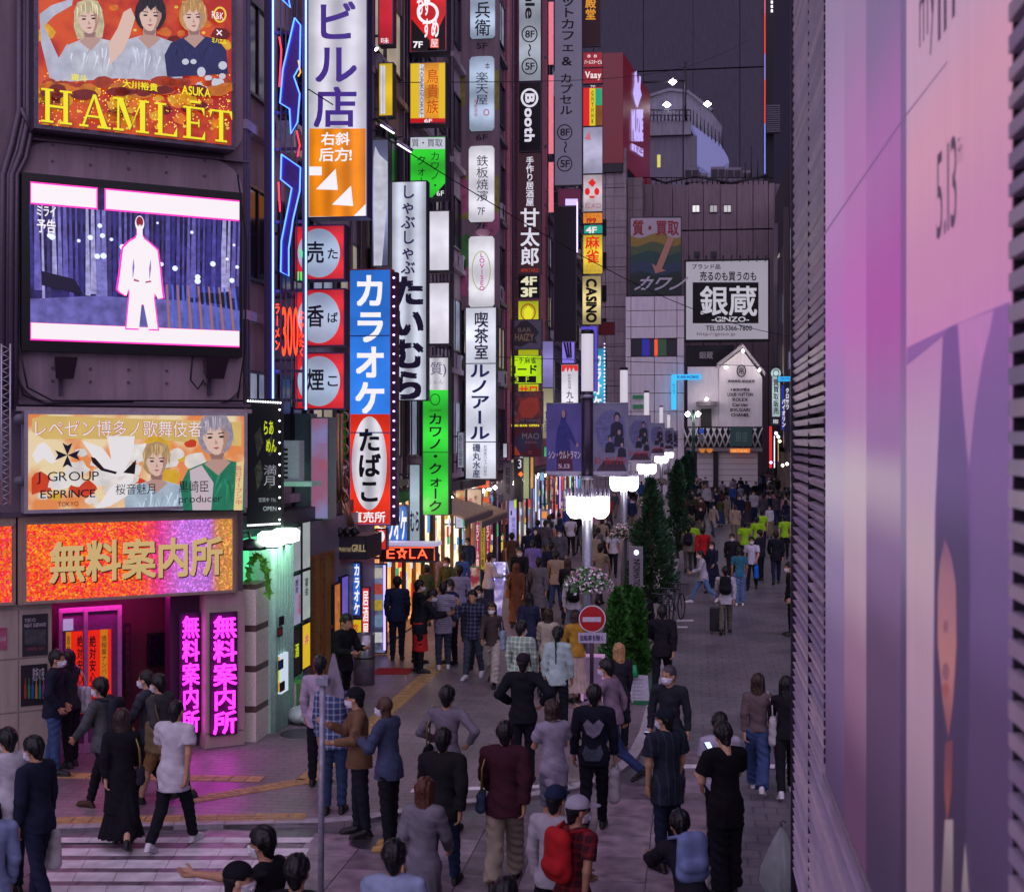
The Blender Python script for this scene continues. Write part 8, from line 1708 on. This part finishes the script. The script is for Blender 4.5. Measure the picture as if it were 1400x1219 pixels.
 for s in (1, -1): e = MB(); e.lathe((0, 0, 0), [(0, -.006), (.011, 0), (0, .006)], 8); v_ = np.array(e.v); v_ = (v_[:, [0, 2, 1]] + [s * .028, .083, .006]) * 1.02 @ HR.T + hc; e.v = [tuple(p * S) for p in v_]; o = obj('eye', e, BLACK, None); o.parent = root
 if bag:   # carried things are things of their own, placed in the frame of the person
  kind, bcol, blab = bag[:3]; bmth = cloth(bcol); W = Matrix.Translation((x, y, z)) @ Matrix.Rotation(R(head), 4, 'Z')
  def wp(p): return np.array(W @ Vector(tuple(np.array(p) * S)))
  if kind == 'backpack':
   c = J['chest'] - J['fw'] * (.2 + loose) - J['up'] * .02; v = vol_for([c], .33, .015); v.cone(c - [.05, 0, .14], c + [-.05, 0, .13], .1, .09, .04, .75); v.cone(c + [.05, 0, -.14], c + [.05, 0, .13], .1, .09, .04, .75); v.cone(c - J['fw'] * .06 - [.06, 0, .1], c - J['fw'] * .06 - [-.06, 0, .1], .07, .07, .02, .8); v.fold(.003, 2)
   me = pmesh([v.out()], S); o = link_obj('backpack', me, bmth, None, None); o.matrix_world = W; tag(o, blab, 'backpack')
   sb = MB()
   for s in (1, -1): sb.tube([wp(c + [s * .08, .04, .17]), wp(J['sh' + ('r' if s > 0 else 'l')] * .8 + J['chest'] * .2 + [0, 0, .075 + t_]), wp(J['chest'] + [s * .1, .14 + t_, .04]), wp(J['waist'] + [s * .13, .05, .02])], .016, 6)
   s_ = obj('strap', sb, bmth, None); s_.parent = o; s_.matrix_parent_inverse = o.matrix_world.inverted(); s_['kind'] = 'stuff'
  elif kind in ('tote', 'paper', 'plastic', 'shoulder'):
   n = bag[3] if len(bag) > 3 else 'r'; sd_ = 1 if n == 'r' else -1
   if kind in ('tote', 'shoulder'): top_ = J['p'] + [sd_ * (.2 + t_), -.05, .22 if kind == 'tote' else .1]; hw, hh, dd = (.15, .36, .05) if kind == 'tote' else (.11, .17, .045); hang = J['sh' + n] + [sd_ * -.02, 0, .055 + t_]
   else: top_ = J['wr' + n] + [0, 0, -.17]; hw, hh, dd = (.13, .34, .06); hang = J['wr' + n] + J['fa' + n] * .09
   o = thing({'tote': 'tote_bag', 'paper': 'paper_bag', 'plastic': 'plastic_bag', 'shoulder': 'shoulder_bag'}[kind], blab, 'bag', wp(top_ - [0, 0, hh])); v = vol_for([top_, top_ - [0, 0, hh]], .2, .014); ax = 0
   v.cone(top_ - [0, hw * .6, .03], top_ - [0, hw * .6, hh - .02], dd, dd * 1.15, .02, .9); v.cone(top_ + [0, hw * .6, -.03], top_ - [0, -hw * .6, hh - .02], dd, dd * 1.15, .02, .9); v.cone(top_ - [0, 0, .03], top_ - [0, 0, hh - .02], dd, dd * 1.2, .03); v.fold(.004, 9); vv, ff = v.out(); v2 = np.array([wp(p) for p in vv]) - wloc(o); me = pmesh([(v2, ff)], 1.0); link_obj('bag_body', me, bmth, o)
   hb_ = MB();
   for s in (-1, 1): hb_.tube([wp(top_ + [0, s * hw * .6, -.02]), wp(hang * .5 + top_ * .5 + [sd_ * .03, s * .06, 0]), wp(hang + [0, s * .012, 0])], .009, 6)
   obj('handle', hb_, bmth if kind != 'shoulder' else mat('8a7a4a', .3, .6), o)['kind'] = 'stuff'
  elif kind == 'phone':
   c = J['wrr'] + J['far'] * .1 + [0, .02, .03]; o = thing('phone', blab, 'phone', wp(c)); hb_ = MB(); hb_.hexa([wp(c + np.array(p)) for p in ((-.035, 0, -.02), (.035, 0, -.02), (.035, .11, .05), (-.035, .11, .05), (-.035, -.008, -.012), (.035, -.008, -.012), (.035, .102, .058), (-.035, .102, .058))]); obj('casing', hb_, BLACK, o); hb_ = MB(); hb_.poly([wp(c + np.array(p)) for p in ((-.031, -.006, -.008), (.031, -.006, -.008), (.031, .1, .062), (-.031, .1, .062))]); obj('screen', hb_, emit('c8d8ff', 1.6), o)
 return root
def at_head(px, ytop, H):
 zo = FPX * (CAMZ - H) / (ytop - HY); d = ray(px, HY); p = CAM + d * zo; return p[0], p[1]
# ---------------------------------------------------------------- people in the photo, placed by the top of the head
def PP(label, px, ytop, H, head, pose, top, bot, hair='short black', **k):
 x, y = at_head(px, ytop, H); st, c = hair.split(); return person(label, x, y, H, head, pose, top=top, bot=bot, hair=(st, c), **k)
BKT = ('trousers', '15151f'); JN = ('trousers', '2c3a60'); DNV = ('trousers', '1c2038'); N = True
# left foreground
PP('man in dark navy suit at the lower left holding two pale paper bags', 52, 1007, 1.74, 75, 'carry', ('jacket', '1c2034'), DNV, bag=('paper', 'b8b4b8', 'pale paper bag held by the man in the navy suit'), pitch=8)
PP('man in white shirt with dark strap, partly cut by the left edge', 14, 997, 1.72, 60, 'arms_in', ('shirt', 'b8b4c0'), BKT, bag=('shoulder', '1c1c28', 'dark shoulder bag of the man in white at the left edge', 'l'))
PP('person in light blue shirt cut off at the bottom left corner', -16, 1085, 1.72, 40, 'stand', ('shirt', '7c88b0'), BKT, bag=('paper', 'a8a4a0', 'pale paper bag at the bottom left corner', 'r'))
PP('man in dark leather jacket and jeans standing by the pink doorway', 74, 893, 1.73, -80, 'pocket', ('jacket', '1c2030'), ('slim', '34486c'))
PP('woman in black by the pink doorway holding a phone and a white bag', 96, 893, 1.66, 70, 'phone', ('long', '2a2830'), ('slim', '14141c'), hair='mid black', f=N, bag=('tote', 'b0a8b4', 'white bag on the arm of the woman by the pink doorway', 'r'))
PP('man in grey cardigan and mask walking left with a backpack', 143, 926, 1.72, 80, 'walk', ('jacket', '4a4c50'), BKT, shoes='brown', bag=('backpack', '22242e', 'dark backpack of the man in the grey cardigan'))
PP('woman with long dark hair in a black coat and flared long skirt', 166, 966, 1.63, 20, 'walk2', ('coat', '15131c'), ('longskirt', '131119'), hair='long brown', f=N, bag=('shoulder', '22222c', 'small black shoulder bag with a gold clasp', 'r'))
PP('masked man with receding hair walking left behind the others', 206, 915, 1.73, 85, 'walk', ('shirt', '3a3c48'), BKT, hair='crop black')
PP('masked man in dark top and tan shorts with a khaki bag', 222, 922, 1.7, 75, 'walk2', ('jacket', '3c3c40'), ('shorts', '8a6844'), bag=('tote', '6c5c44', 'khaki tote bag of the man in tan shorts', 'l'))
PP('man in plain white t-shirt and black trousers seen from behind', 237, 953, 1.74, -8, 'walk', ('bigtee', 'b8b2be'), BKT, hair='crop black', mask=False, shoes='white')
PP('man in black standing by the karaoke stairs with a pale face, looking down', 469, 843, 1.75, -120, 'hold', ('jacket', '101216'), ('trousers', '0e0f13'), mask=False, pitch=12)
# middle foreground group
PP('man in lilac shirt behind the plaid shirt, black jacket over his arm', 437, 902, 1.73, 5, 'stand', ('shirt', 'a090a8'), BKT, mask=False)
PP('man in blue plaid shirt and jeans standing behind the grey signpost', 457, 921, 1.78, 5, 'stand', ('shirt', '38446c', 'plaid', '9098b0'), ('trousers', '2c3c5c'), hair='crop black', mask=False, seed=3)
PP('man in black cap and tan vest holding a sheet of paper', 492, 940, 1.76, 110, 'phone', ('jacket', '6a503c'), ('slim', '1a1c28'), cap='16141c', shoes='black', yaw=-20)
PP('bald man in blue denim jacket and striped track trousers', 532, 952, 1.76, 75, 'arms_in', ('jacket', '3c4460'), ('slim', '16161e'), hair='bald black', shoes='tan', skin='4a3028')
PP('man in grey shirt with a black shoulder strap seen from behind', 611, 939, 1.75, -5, 'hips', ('long', '6c6674'), ('slim', '2a2c3c'), mask=False, bag=('shoulder', '14141c', 'black shoulder bag of the man in the grey shirt', 'l'))
PP('man in black hooded top and jeans, in front of the grey shirt', 604, 991, 1.74, 0, 'walk', ('hoodie', '1c1a1e'), ('trousers', '22304c'), mask=False)
PP('woman with long auburn hair in a grey dress, yellow scarf at her side', 578, 1060, 1.62, -12, 'walk2', ('coat', '6c6874'), ('longskirt', '5c5862'), hair='long auburn', f=N, mask=False)
PP('heavyset man in maroon jacket and wide khaki trousers', 690, 982, 1.77, 3, 'walk', ('shirt', '3a1a26'), ('wide', '8c8070'), hair='short black', mask=False, loose=.016, bag=('shoulder', '303c54', 'blue grey bag at the left side of the maroon jacket', 'l'))
PP('man in black hoodie and cap with hands on his hips', 715, 898, 1.76, 0, 'hips', ('hoodie', '15161f'), ('trousers', '15151f'), cap='241a26', mask=False)
PP('person with brown chin-length hair in a long pale grey t-shirt', 757, 959, 1.66, 30, 'arms_in', ('bigtee', '8c8498'), ('shorts', '5c5c6c'), hair='bob brown', f=N)
PP('man in black jacket with pale emblems on the back', 812, 937, 1.75, 0, 'carry', ('jacket', '141524'), ('trousers', '14141e'), mask=False, bag=('paper', '9c949c', 'pale shopping bag of the man with emblems on his jacket'))
PP('man in white top and dark blue cap behind the red backpack', 757, 1076, 1.7, -20, 'stand', ('long', '9c96a0'), BKT, cap='1c2440')
x_, y_ = at_head(783, 1082, 1.72); person('man in white fronted cap and mask with a red plaid shirt', x_, y_, 1.72, -40, 'walk', top=('tee', '3c1820', 'plaid', '7c2028'), bot=BKT, cap='9c98a8', yaw=-20, bag=('backpack', 'a01c22', 'red backpack of the man in the white fronted cap'))
PP('man pointing left with his arm stretched out over the crossing', 376, 1132, 1.72, 78, 'point', ('tee', '14131a'), BKT)
PP('person in a black cap with the brim to the right, bottom left of centre', 318, 1180, 1.68, -70, 'stand', ('tee', '16141c'), BKT, cap='101018')
PP('dark haired person next to the pointing man at the bottom edge', 404, 1172, 1.7, 0, 'stand', ('tee', '1c1a22'), BKT, mask=False)
PP('man with dark hair and pale blue collar at the bottom edge', 538, 1152, 1.72, 5, 'stand', ('shirt', '8c98b8'), BKT, mask=False)
PP('person whose dark head just shows at the bottom edge below the maroon jacket', 690, 1204, 1.66, 0, 'stand', ('tee', '30242c'), BKT, mask=False)
PP('man in mauve sweater and mask striding left past the kerb', 838, 892, 1.76, 68, 'stride', ('long', '806c80'), ('slim', '28365c'), shoes='black', bag=('shoulder', '1c1c26', 'small black crossbody bag of the man in mauve', 'r'))
PP('woman with brown hair hidden behind the man in mauve', 847, 884, 1.6, 20, 'stand', ('long', '24222c'), BKT, hair='long blond', f=N)
PP('man in charcoal sweater with mask under his chin, facing the camera', 916, 908, 1.77, 165, 'carry', ('long', '23252e'), ('trousers', '26304c'), hair='crop grey', yaw=-25, bag=('phone', '1c1c24', 'phone in the hand of the man in the charcoal sweater'))
PP('man in navy cap and dark striped t-shirt with mask on his chin', 912, 969, 1.76, 35, 'stand', ('bigtee', '1e2432', 'vstripe', '2c3444'), ('trousers', '1a2036'), cap='161a28', yaw=18)
PP('man in white t-shirt behind the tall man in black', 985, 976, 1.66, 10, 'stand', ('tee', 'a8a2b8'), BKT)
PP('tall man in oversized black top looking at a lit phone', 992, 990, 1.78, 28, 'phone', ('bigtee', '0e0d13'), ('wide', '100f16'), shoes='black', pitch=14, bag=('phone', '1c1c24', 'lit phone held by the tall man in black'))
PP('person in dark jacket bending over a bicycle at the bottom right', 947, 1108, 1.62, 18, 'cyclist', ('jacket', '1c1a26'), BKT, mask=False, bag=('backpack', '6c78a4', 'blue grey bag on the back of the bending person'))
PP('woman with long dark hair, taupe sweater, wide jeans and white tote', 1036, 917, 1.62, -8, 'walk2', ('crop', '5c4c50'), ('wide', '34446c'), hair='long brown', f=N, mask=False, shoes='white', bag=('tote', 'b0a8b0', 'white tote bag on the shoulder of the woman in taupe', 'r'))
PP('woman in black beside the louvred wall, partly hidden', 1075, 920, 1.62, 0, 'walk', ('long', '16151c'), ('trousers', '15151c'), hair='long black', f=N, mask=False, shoes='white')
PP('man in black jacket stepping along the kerb away from the camera', 905, 821, 1.74, -5, 'stride', ('hoodie', '17161f'), ('slim', '12121a'), mask=False, shoes='brown')
# queue and walkers in the middle distance
PP('man in dark blue suit standing with his back to the street at the shop', 543, 791, 1.76, 10, 'stand', ('jacket', '222a44'), ('trousers', '1e2438'), mask=False)
PP('waiter in black with a red apron bowing over his notes', 574, 806, 1.7, -75, 'bow', ('shirt', '1a1b24'), ('trousers', '18181f'), apron='b8282c', pitch=14)
PP('dark haired person behind the bowing waiter', 571, 796, 1.72, -60, 'stand', ('jacket', '1c1c26'), BKT)
PP('man in grey striped t-shirt and white sneakers at the queue', 606, 799, 1.76, 12, 'hold', ('bigtee', '9490a4', 'stripe', '6c6880'), ('trousers', '343a4c'), hair='crop black', mask=False, shoes='white')
PP('masked man in navy behind the striped t-shirt', 616, 795, 1.75, 140, 'stand', ('jacket', '262c4c'), BKT)
PP('man in lavender shirt with a black strap waiting at the shop', 628, 776, 1.74, 5, 'stand', ('shirt', '7c7c98'), ('trousers', '262838'), mask=False, bag=('shoulder', '18181f', 'black bag of the man in the lavender shirt', 'l'))
PP('man in dark plaid shirt holding a phone to his ear, walking this way', 647, 808, 1.74, 172, 'call', ('shirt', '22243a', 'plaid', '5c5c78'), ('trousers', '3c4454'), shoes='white', mask=False)
PP('masked woman in brown top and cream wide trousers walking this way', 673, 823, 1.62, 178, 'walk2', ('long', '443838'), ('wide', 'a49a94'), hair='mid brown', f=N, bag=('tote', '8c98b0', 'grey tote bag of the woman in cream trousers', 'l'))
PP('masked man just behind the woman in cream trousers', 655, 800, 1.72, 175, 'walk', ('jacket', '2c2c3c'), BKT)
PP('man in green and white plaid shirt seen from behind', 712, 853, 1.72, -12, 'stand', ('shirt', '7c9484', 'plaid', 'c8ccc4'), BKT, yaw=-15)
PP('woman in beige hooded coat with long brown hair', 749, 833, 1.6, -5, 'walk', ('coat', 'a4988c'), ('trousers', '2c2030'), hair='long brown', f=N, mask=False)
PP('person in pale mint jacket with a long thin braid', 762, 860, 1.7, -8, 'carry', ('jacket', 'a0b4b4'), ('trousers', '20222c'), hair='pony black', mask=False, f=N)
PP('woman in mustard sweater and pleated beige skirt behind the post', 788, 838, 1.62, 30, 'hold', ('long', 'a87c30'), ('longskirt', 'b09c94'), hair='bob brown', f=N, loose=.012, mask=False)
PP('woman in navy coat with long hair walking away', 723, 812, 1.6, 0, 'walk2', ('coat', '262a44'), ('trousers', '1c1c28'), hair='long black', f=N, mask=False)
PP('woman with long brown hair in a rust coat and trousers', 706, 770, 1.62, 5, 'walk', ('coat', '5c3a28'), ('wide', '6c4428'), hair='long auburn', f=N, mask=False, bag=('shoulder', '8a5030', 'brown handbag of the woman in the rust coat', 'l'))
PP('man in grey long coat walking away', 736, 762, 1.74, -5, 'walk', ('coat', '5c5a60'), ('trousers', '3c382c'), mask=False)
PP('broad man in navy suit walking away past the grey coat', 753, 741, 1.78, 0, 'walk2', ('jacket', '1a1c30'), DNV, mask=False)
PP('man in lavender jacket among the people by the menu board', 729, 738, 1.72, 0, 'walk', ('jacket', '6c5ca0'), BKT, mask=False)
PP('man in white hooded top holding the sign board', 668, 758, 1.74, -60, 'hold', ('hoodie', 'b4b0bc'), ('trousers', '2c3454'))
PP('person in black with white mask walking this way near the menu board', 711, 748, 1.72, 178, 'walk', ('jacket', '16161e'), BKT)
PP('person with a black backpack, white sleeves and pale jeans', 784, 782, 1.68, 5, 'walk2', ('long', 'a8a4b0'), ('trousers', '6c84a8'), mask=False, bag=('backpack', '15151c', 'black backpack over white sleeves'))
PP('person in dark jacket carrying a blue plastic bag, by the nearest lamp post', 776, 764, 1.66, 3, 'walk', ('coat', '1e1c26'), BKT, hair='mid brown', f=N, mask=False, bag=('plastic', '2858c8', 'bright blue plastic bag by the nearest lamp post', 'l'))
PP('person with black head behind the young shrubs', 876, 806, 1.7, 0, 'stand', ('jacket', '1a1820'), BKT, mask=False)
# right lane, middle distance
PP('man in white shirt and black backpack pulling a suitcase', 992, 771, 1.68, -3, 'walk', ('shirt', 'a8a4b0'), ('trousers', '5c5850'), mask=False, bag=('backpack', '17171f', 'black backpack of the man with the suitcase'))
PP('person in teal top and pale jeans, white shoes', 1011, 748, 1.64, 0, 'stand', ('tee', '2c6478'), ('wide', '54688c'), hair='bob black', mask=False, shoes='white')
PP('masked man in white t-shirt with a blue plastic bag', 1028, 731, 1.7, 170, 'walk', ('tee', 'b8b4c8'), BKT, bag=('plastic', '2060c8', 'bright blue plastic bag of the man in the white t-shirt', 'l'))
PP('person in white shirt and light jeans stepping left', 962, 748, 1.6, 100, 'stride', ('shirt', 'a8a4b4'), ('slim', '54709c'), shoes='white')
PP('masked woman in dark pinafore over white sleeves', 974, 738, 1.6, 160, 'walk', ('dress', '1c2038'), ('longskirt', '1a1d34'), hair='mid black', f=N)
PP('man in red jacket with a dark strap, back to the camera', 961, 719, 1.74, 0, 'walk2', ('jacket', 'a01c20'), BKT, mask=False)
PP('person with a large dark backpack and beige jacket by the traffic cone', 941, 717, 1.68, 0, 'walk', ('jacket', '6c6458'), ('trousers', '4c4848'), mask=False, bag=('backpack', '1c1c26', 'large dark backpack near the traffic cone'))
PP('man in black suit with his back to the camera, right of the vests', 1061, 724, 1.76, 0, 'walk', ('jacket', '14151f'), DNV, mask=False)
PP('dark figure half hidden by the edge of the louvred wall', 1082, 768, 1.76, 90, 'stand', ('jacket', '12141e'), BKT)
PP('masked man in dark jacket over a white shirt beside the teal top', 1001, 727, 1.7, 175, 'walk', ('jacket', '1e1e28'), BKT)
PP('dark haired person right behind the masked man with the blue bag', 1040, 724, 1.68, 60, 'stand', ('jacket', '20222e'), BKT)
for px, yt, l in ((947, 712, 'yellow green safety vest nearest to the red jacket'), (1018, 712, 'yellow green safety vest behind the masked man with the blue bag'), (1035, 706, 'yellow green safety vest left of the black suit'), (1073, 704, 'yellow green safety vest at the edge of the louvred wall'), (1042, 697, 'yellow green safety vest farthest back in the patrol')):
 PP('patrol member in a ' + l, px, yt, 1.72, 0, 'stand', ('tee', '86b820'), BKT, mask=False, hair='short black', seed=int(px) % 7, q=1.3)
# suitcase
gx, gy = at_head(981, 771, 1.68); c = np.array([gx, gy - .1, gz(gx, gy) + .02]); t = thing('suitcase', 'black upright suitcase on wheels pulled along the lane', 'suitcase', c)
mb = MB(); q = [c + np.array(p) for p in ((-.19, 0, .05), (.19, 0, .05), (.19, .24, .05), (-.19, .24, .05))]; mb.prism(q, (0, 0, .58)); o = obj('shell', mb, mat('15141c', .4, bump=.3), t); bm_ = o.modifiers.new('b', 'BEVEL'); bm_.width = .03; bm_.segments = 3
for a in (-.15, .15): obj('wheel', MB().tube([c + [a, .02, .0], c + [a + .03, .02, .0]], .03, 8), BLACK, t)
obj('handle', MB().tube([c + [-.08, .2, .63], c + [-.08, .2, .98], c + [.08, .2, .98], c + [.08, .2, .63]], .01, 6), STEEL, t)
# emblems on the black jacket, stripes on the track trousers
# ---------------------------------------------------------------- the distant crowd: a few figures, copied with their parts
TPL = []
for i, (f, pose, top, bot, hair) in enumerate(((0, 'walk', 'jacket', 'trousers', 'short'), (0, 'walk2', 'tee', 'trousers', 'short'), (0, 'stand', 'hoodie', 'trousers', 'crop'), (1, 'walk', 'coat', 'trousers', 'long'), (1, 'walk2', 'long', 'wide', 'mid'), (0, 'carry', 'shirt', 'slim', 'short'), (1, 'stand', 'long', 'longskirt', 'bob'))):
 TPL.append(('man' if not f else 'woman', {'jacket': 'jacket', 'tee': 't-shirt', 'hoodie': 'hooded jacket', 'coat': 'coat', 'long': 'sweater', 'shirt': 'shirt'}[top], person('x', 0, 60 + i, 1.6 if f else 1.72, 0, pose, bool(f), (top, '303040'), (bot, '202028'), (hair, 'black'), mask=True, q=1.7, seed=i)))
TC = {'black': '15141c', 'navy': '1e2440', 'grey': '4c4a54', 'white': 'b4b0bc', 'beige': '8c7c6c', 'red': '9c2024', 'pink': 'b08890', 'blue': '34508c', 'brown': '4a342c', 'olive': '40482c', 'light grey': '8c8a98'}
MCH = {k: cloth(v) for k, v in TC.items()}; PCH = {k: cloth(v) for k, v in (('black', '131319'), ('blue', '2c3c5c'), ('grey', '3c3a42'), ('khaki', '6c6454'))}
rr = random.Random(17); used = []; DONE = {}
def place(px, py, zone, facing):
 g = ground(px, py); z = gz(g[0], g[1])
 for (a, b) in used:
  if (a - g[0]) ** 2 + (b - g[1]) ** 2 < .13: return False
 used.append((g[0], g[1])); sx, gar, tp = TPL[rr.randrange(len(TPL))]; tn = rr.choice(list(TC) + ['black', 'navy', 'grey', 'black', 'grey', 'beige']); pn = rr.choice(list(PCH))
 o = copy_tree(tp); o.location = (g[0], g[1], z); tow = rr.random() < facing; o.rotation_euler = (0, 0, R((180 if tow else 0) + rr.uniform(-25, 25))); o.scale = (1,) * 3; s = rr.uniform(.95, 1.04); o.scale = (s, s, s)
 LB = lambda a_, b_: '%s in %s %s and %s %s, %s, %s' % (sx, a_, gar, b_, 'skirt' if 'skirt' in [c.name.split('.')[0] for c in o.children] else 'trousers', 'facing us' if tow else 'walking away', zone)
 for _ in range(30):
  if LB(tn, pn) not in DONE: break
  tn = rr.choice(list(TC)); pn = rr.choice(list(PCH))
 DONE[LB(tn, pn)] = 1
 hn = rr.choice(('black', 'black', 'brown'))
 for ch in list(o.children):
  n = ch.name.split('.')[0]; m = MCH[tn] if n in ('jacket', 'tshirt', 'hooded_jacket', 'coat', 'sweater', 'shirt') else PCH[pn] if n in ('trousers', 'skirt') else HAIRM[hn] if n == 'hair' else SKN[rr.randrange(4)] if n == 'body' else None
  if m: ch.material_slots[0].link = 'OBJECT'; ch.material_slots[0].material = m
 o['label'] = LB(tn, pn); o['group'] = 'people of the distant crowd'
 return True
for k in range(900):
 if len(used) >= 118: break
 v = rr.random() ** 1.5; py = 660 + 66 * v; x0 = 944 - 14 * v; px = x0 + rr.random() * (1084 - x0) - (25 * rr.random() if v < .3 else 0)
 place(px, py, ('by the gabled shop' if v < .22 else 'far crowd' if v < .55 else 'beyond the vests') + (', left' if px < 985 else ', right' if px > 1035 else ''), .35)
n0 = len(used)
for k in range(300):
 if len(used) >= n0 + 34: break
 v = rr.random(); py = 690 + 105 * v; xl = 948 - (py - 600) * 1.36 ; px = xl + 12 + rr.random() * (1 - v * .0) * ((py - 600) * .62);
 if px > 925: continue
 place(px, py, 'far down the pavement' if v < .3 else 'by the stand signs' if v < .65 else 'near orange notices', .4)
for k, (px, py) in enumerate(((930, 705), (942, 700), (950, 716), (1005, 742), (1052, 735), (975, 733), (1066, 716), (1080, 742), (985, 720), (957, 735), (700, 800), (722, 792), (765, 800), (690, 770), (745, 780), (812, 800), (826, 770), (838, 790), (660, 800), (640, 812), (598, 835), (632, 838), (612, 852), (583, 858), (820, 830), (760, 838))): place(px, py, 'by the kerb' if px > 900 else 'beside the lamps' if px > 780 else 'past the menu board' if px > 655 else 'in the queue', .5)
for _, _, tp in TPL:
 for ch in list(tp.children): bpy.data.objects.remove(ch)
 bpy.data.objects.remove(tp)
# pale emblems printed on the back of the black jacket
o = [q for q in bpy.data.objects if q.get('label', '').startswith('man in black jacket with pale emblems')][0]
P = front(o.location[1] - .165); EM = mat('6a6478', .7, var=.3)
art(P, [[(797, 990), (803, 983), (811, 990), (819, 983), (826, 990), (820, 1003), (811, 1009), (802, 1003)]], EM, o, .0, 'emblem'); art(P, [[(796, 1030), (800, 1018), (806, 1024), (815, 1024), (821, 1017), (825, 1030), (820, 1040), (800, 1040)]], mat('3c4456', .7, var=.3), o, .0, 'emblem')
flush_text()
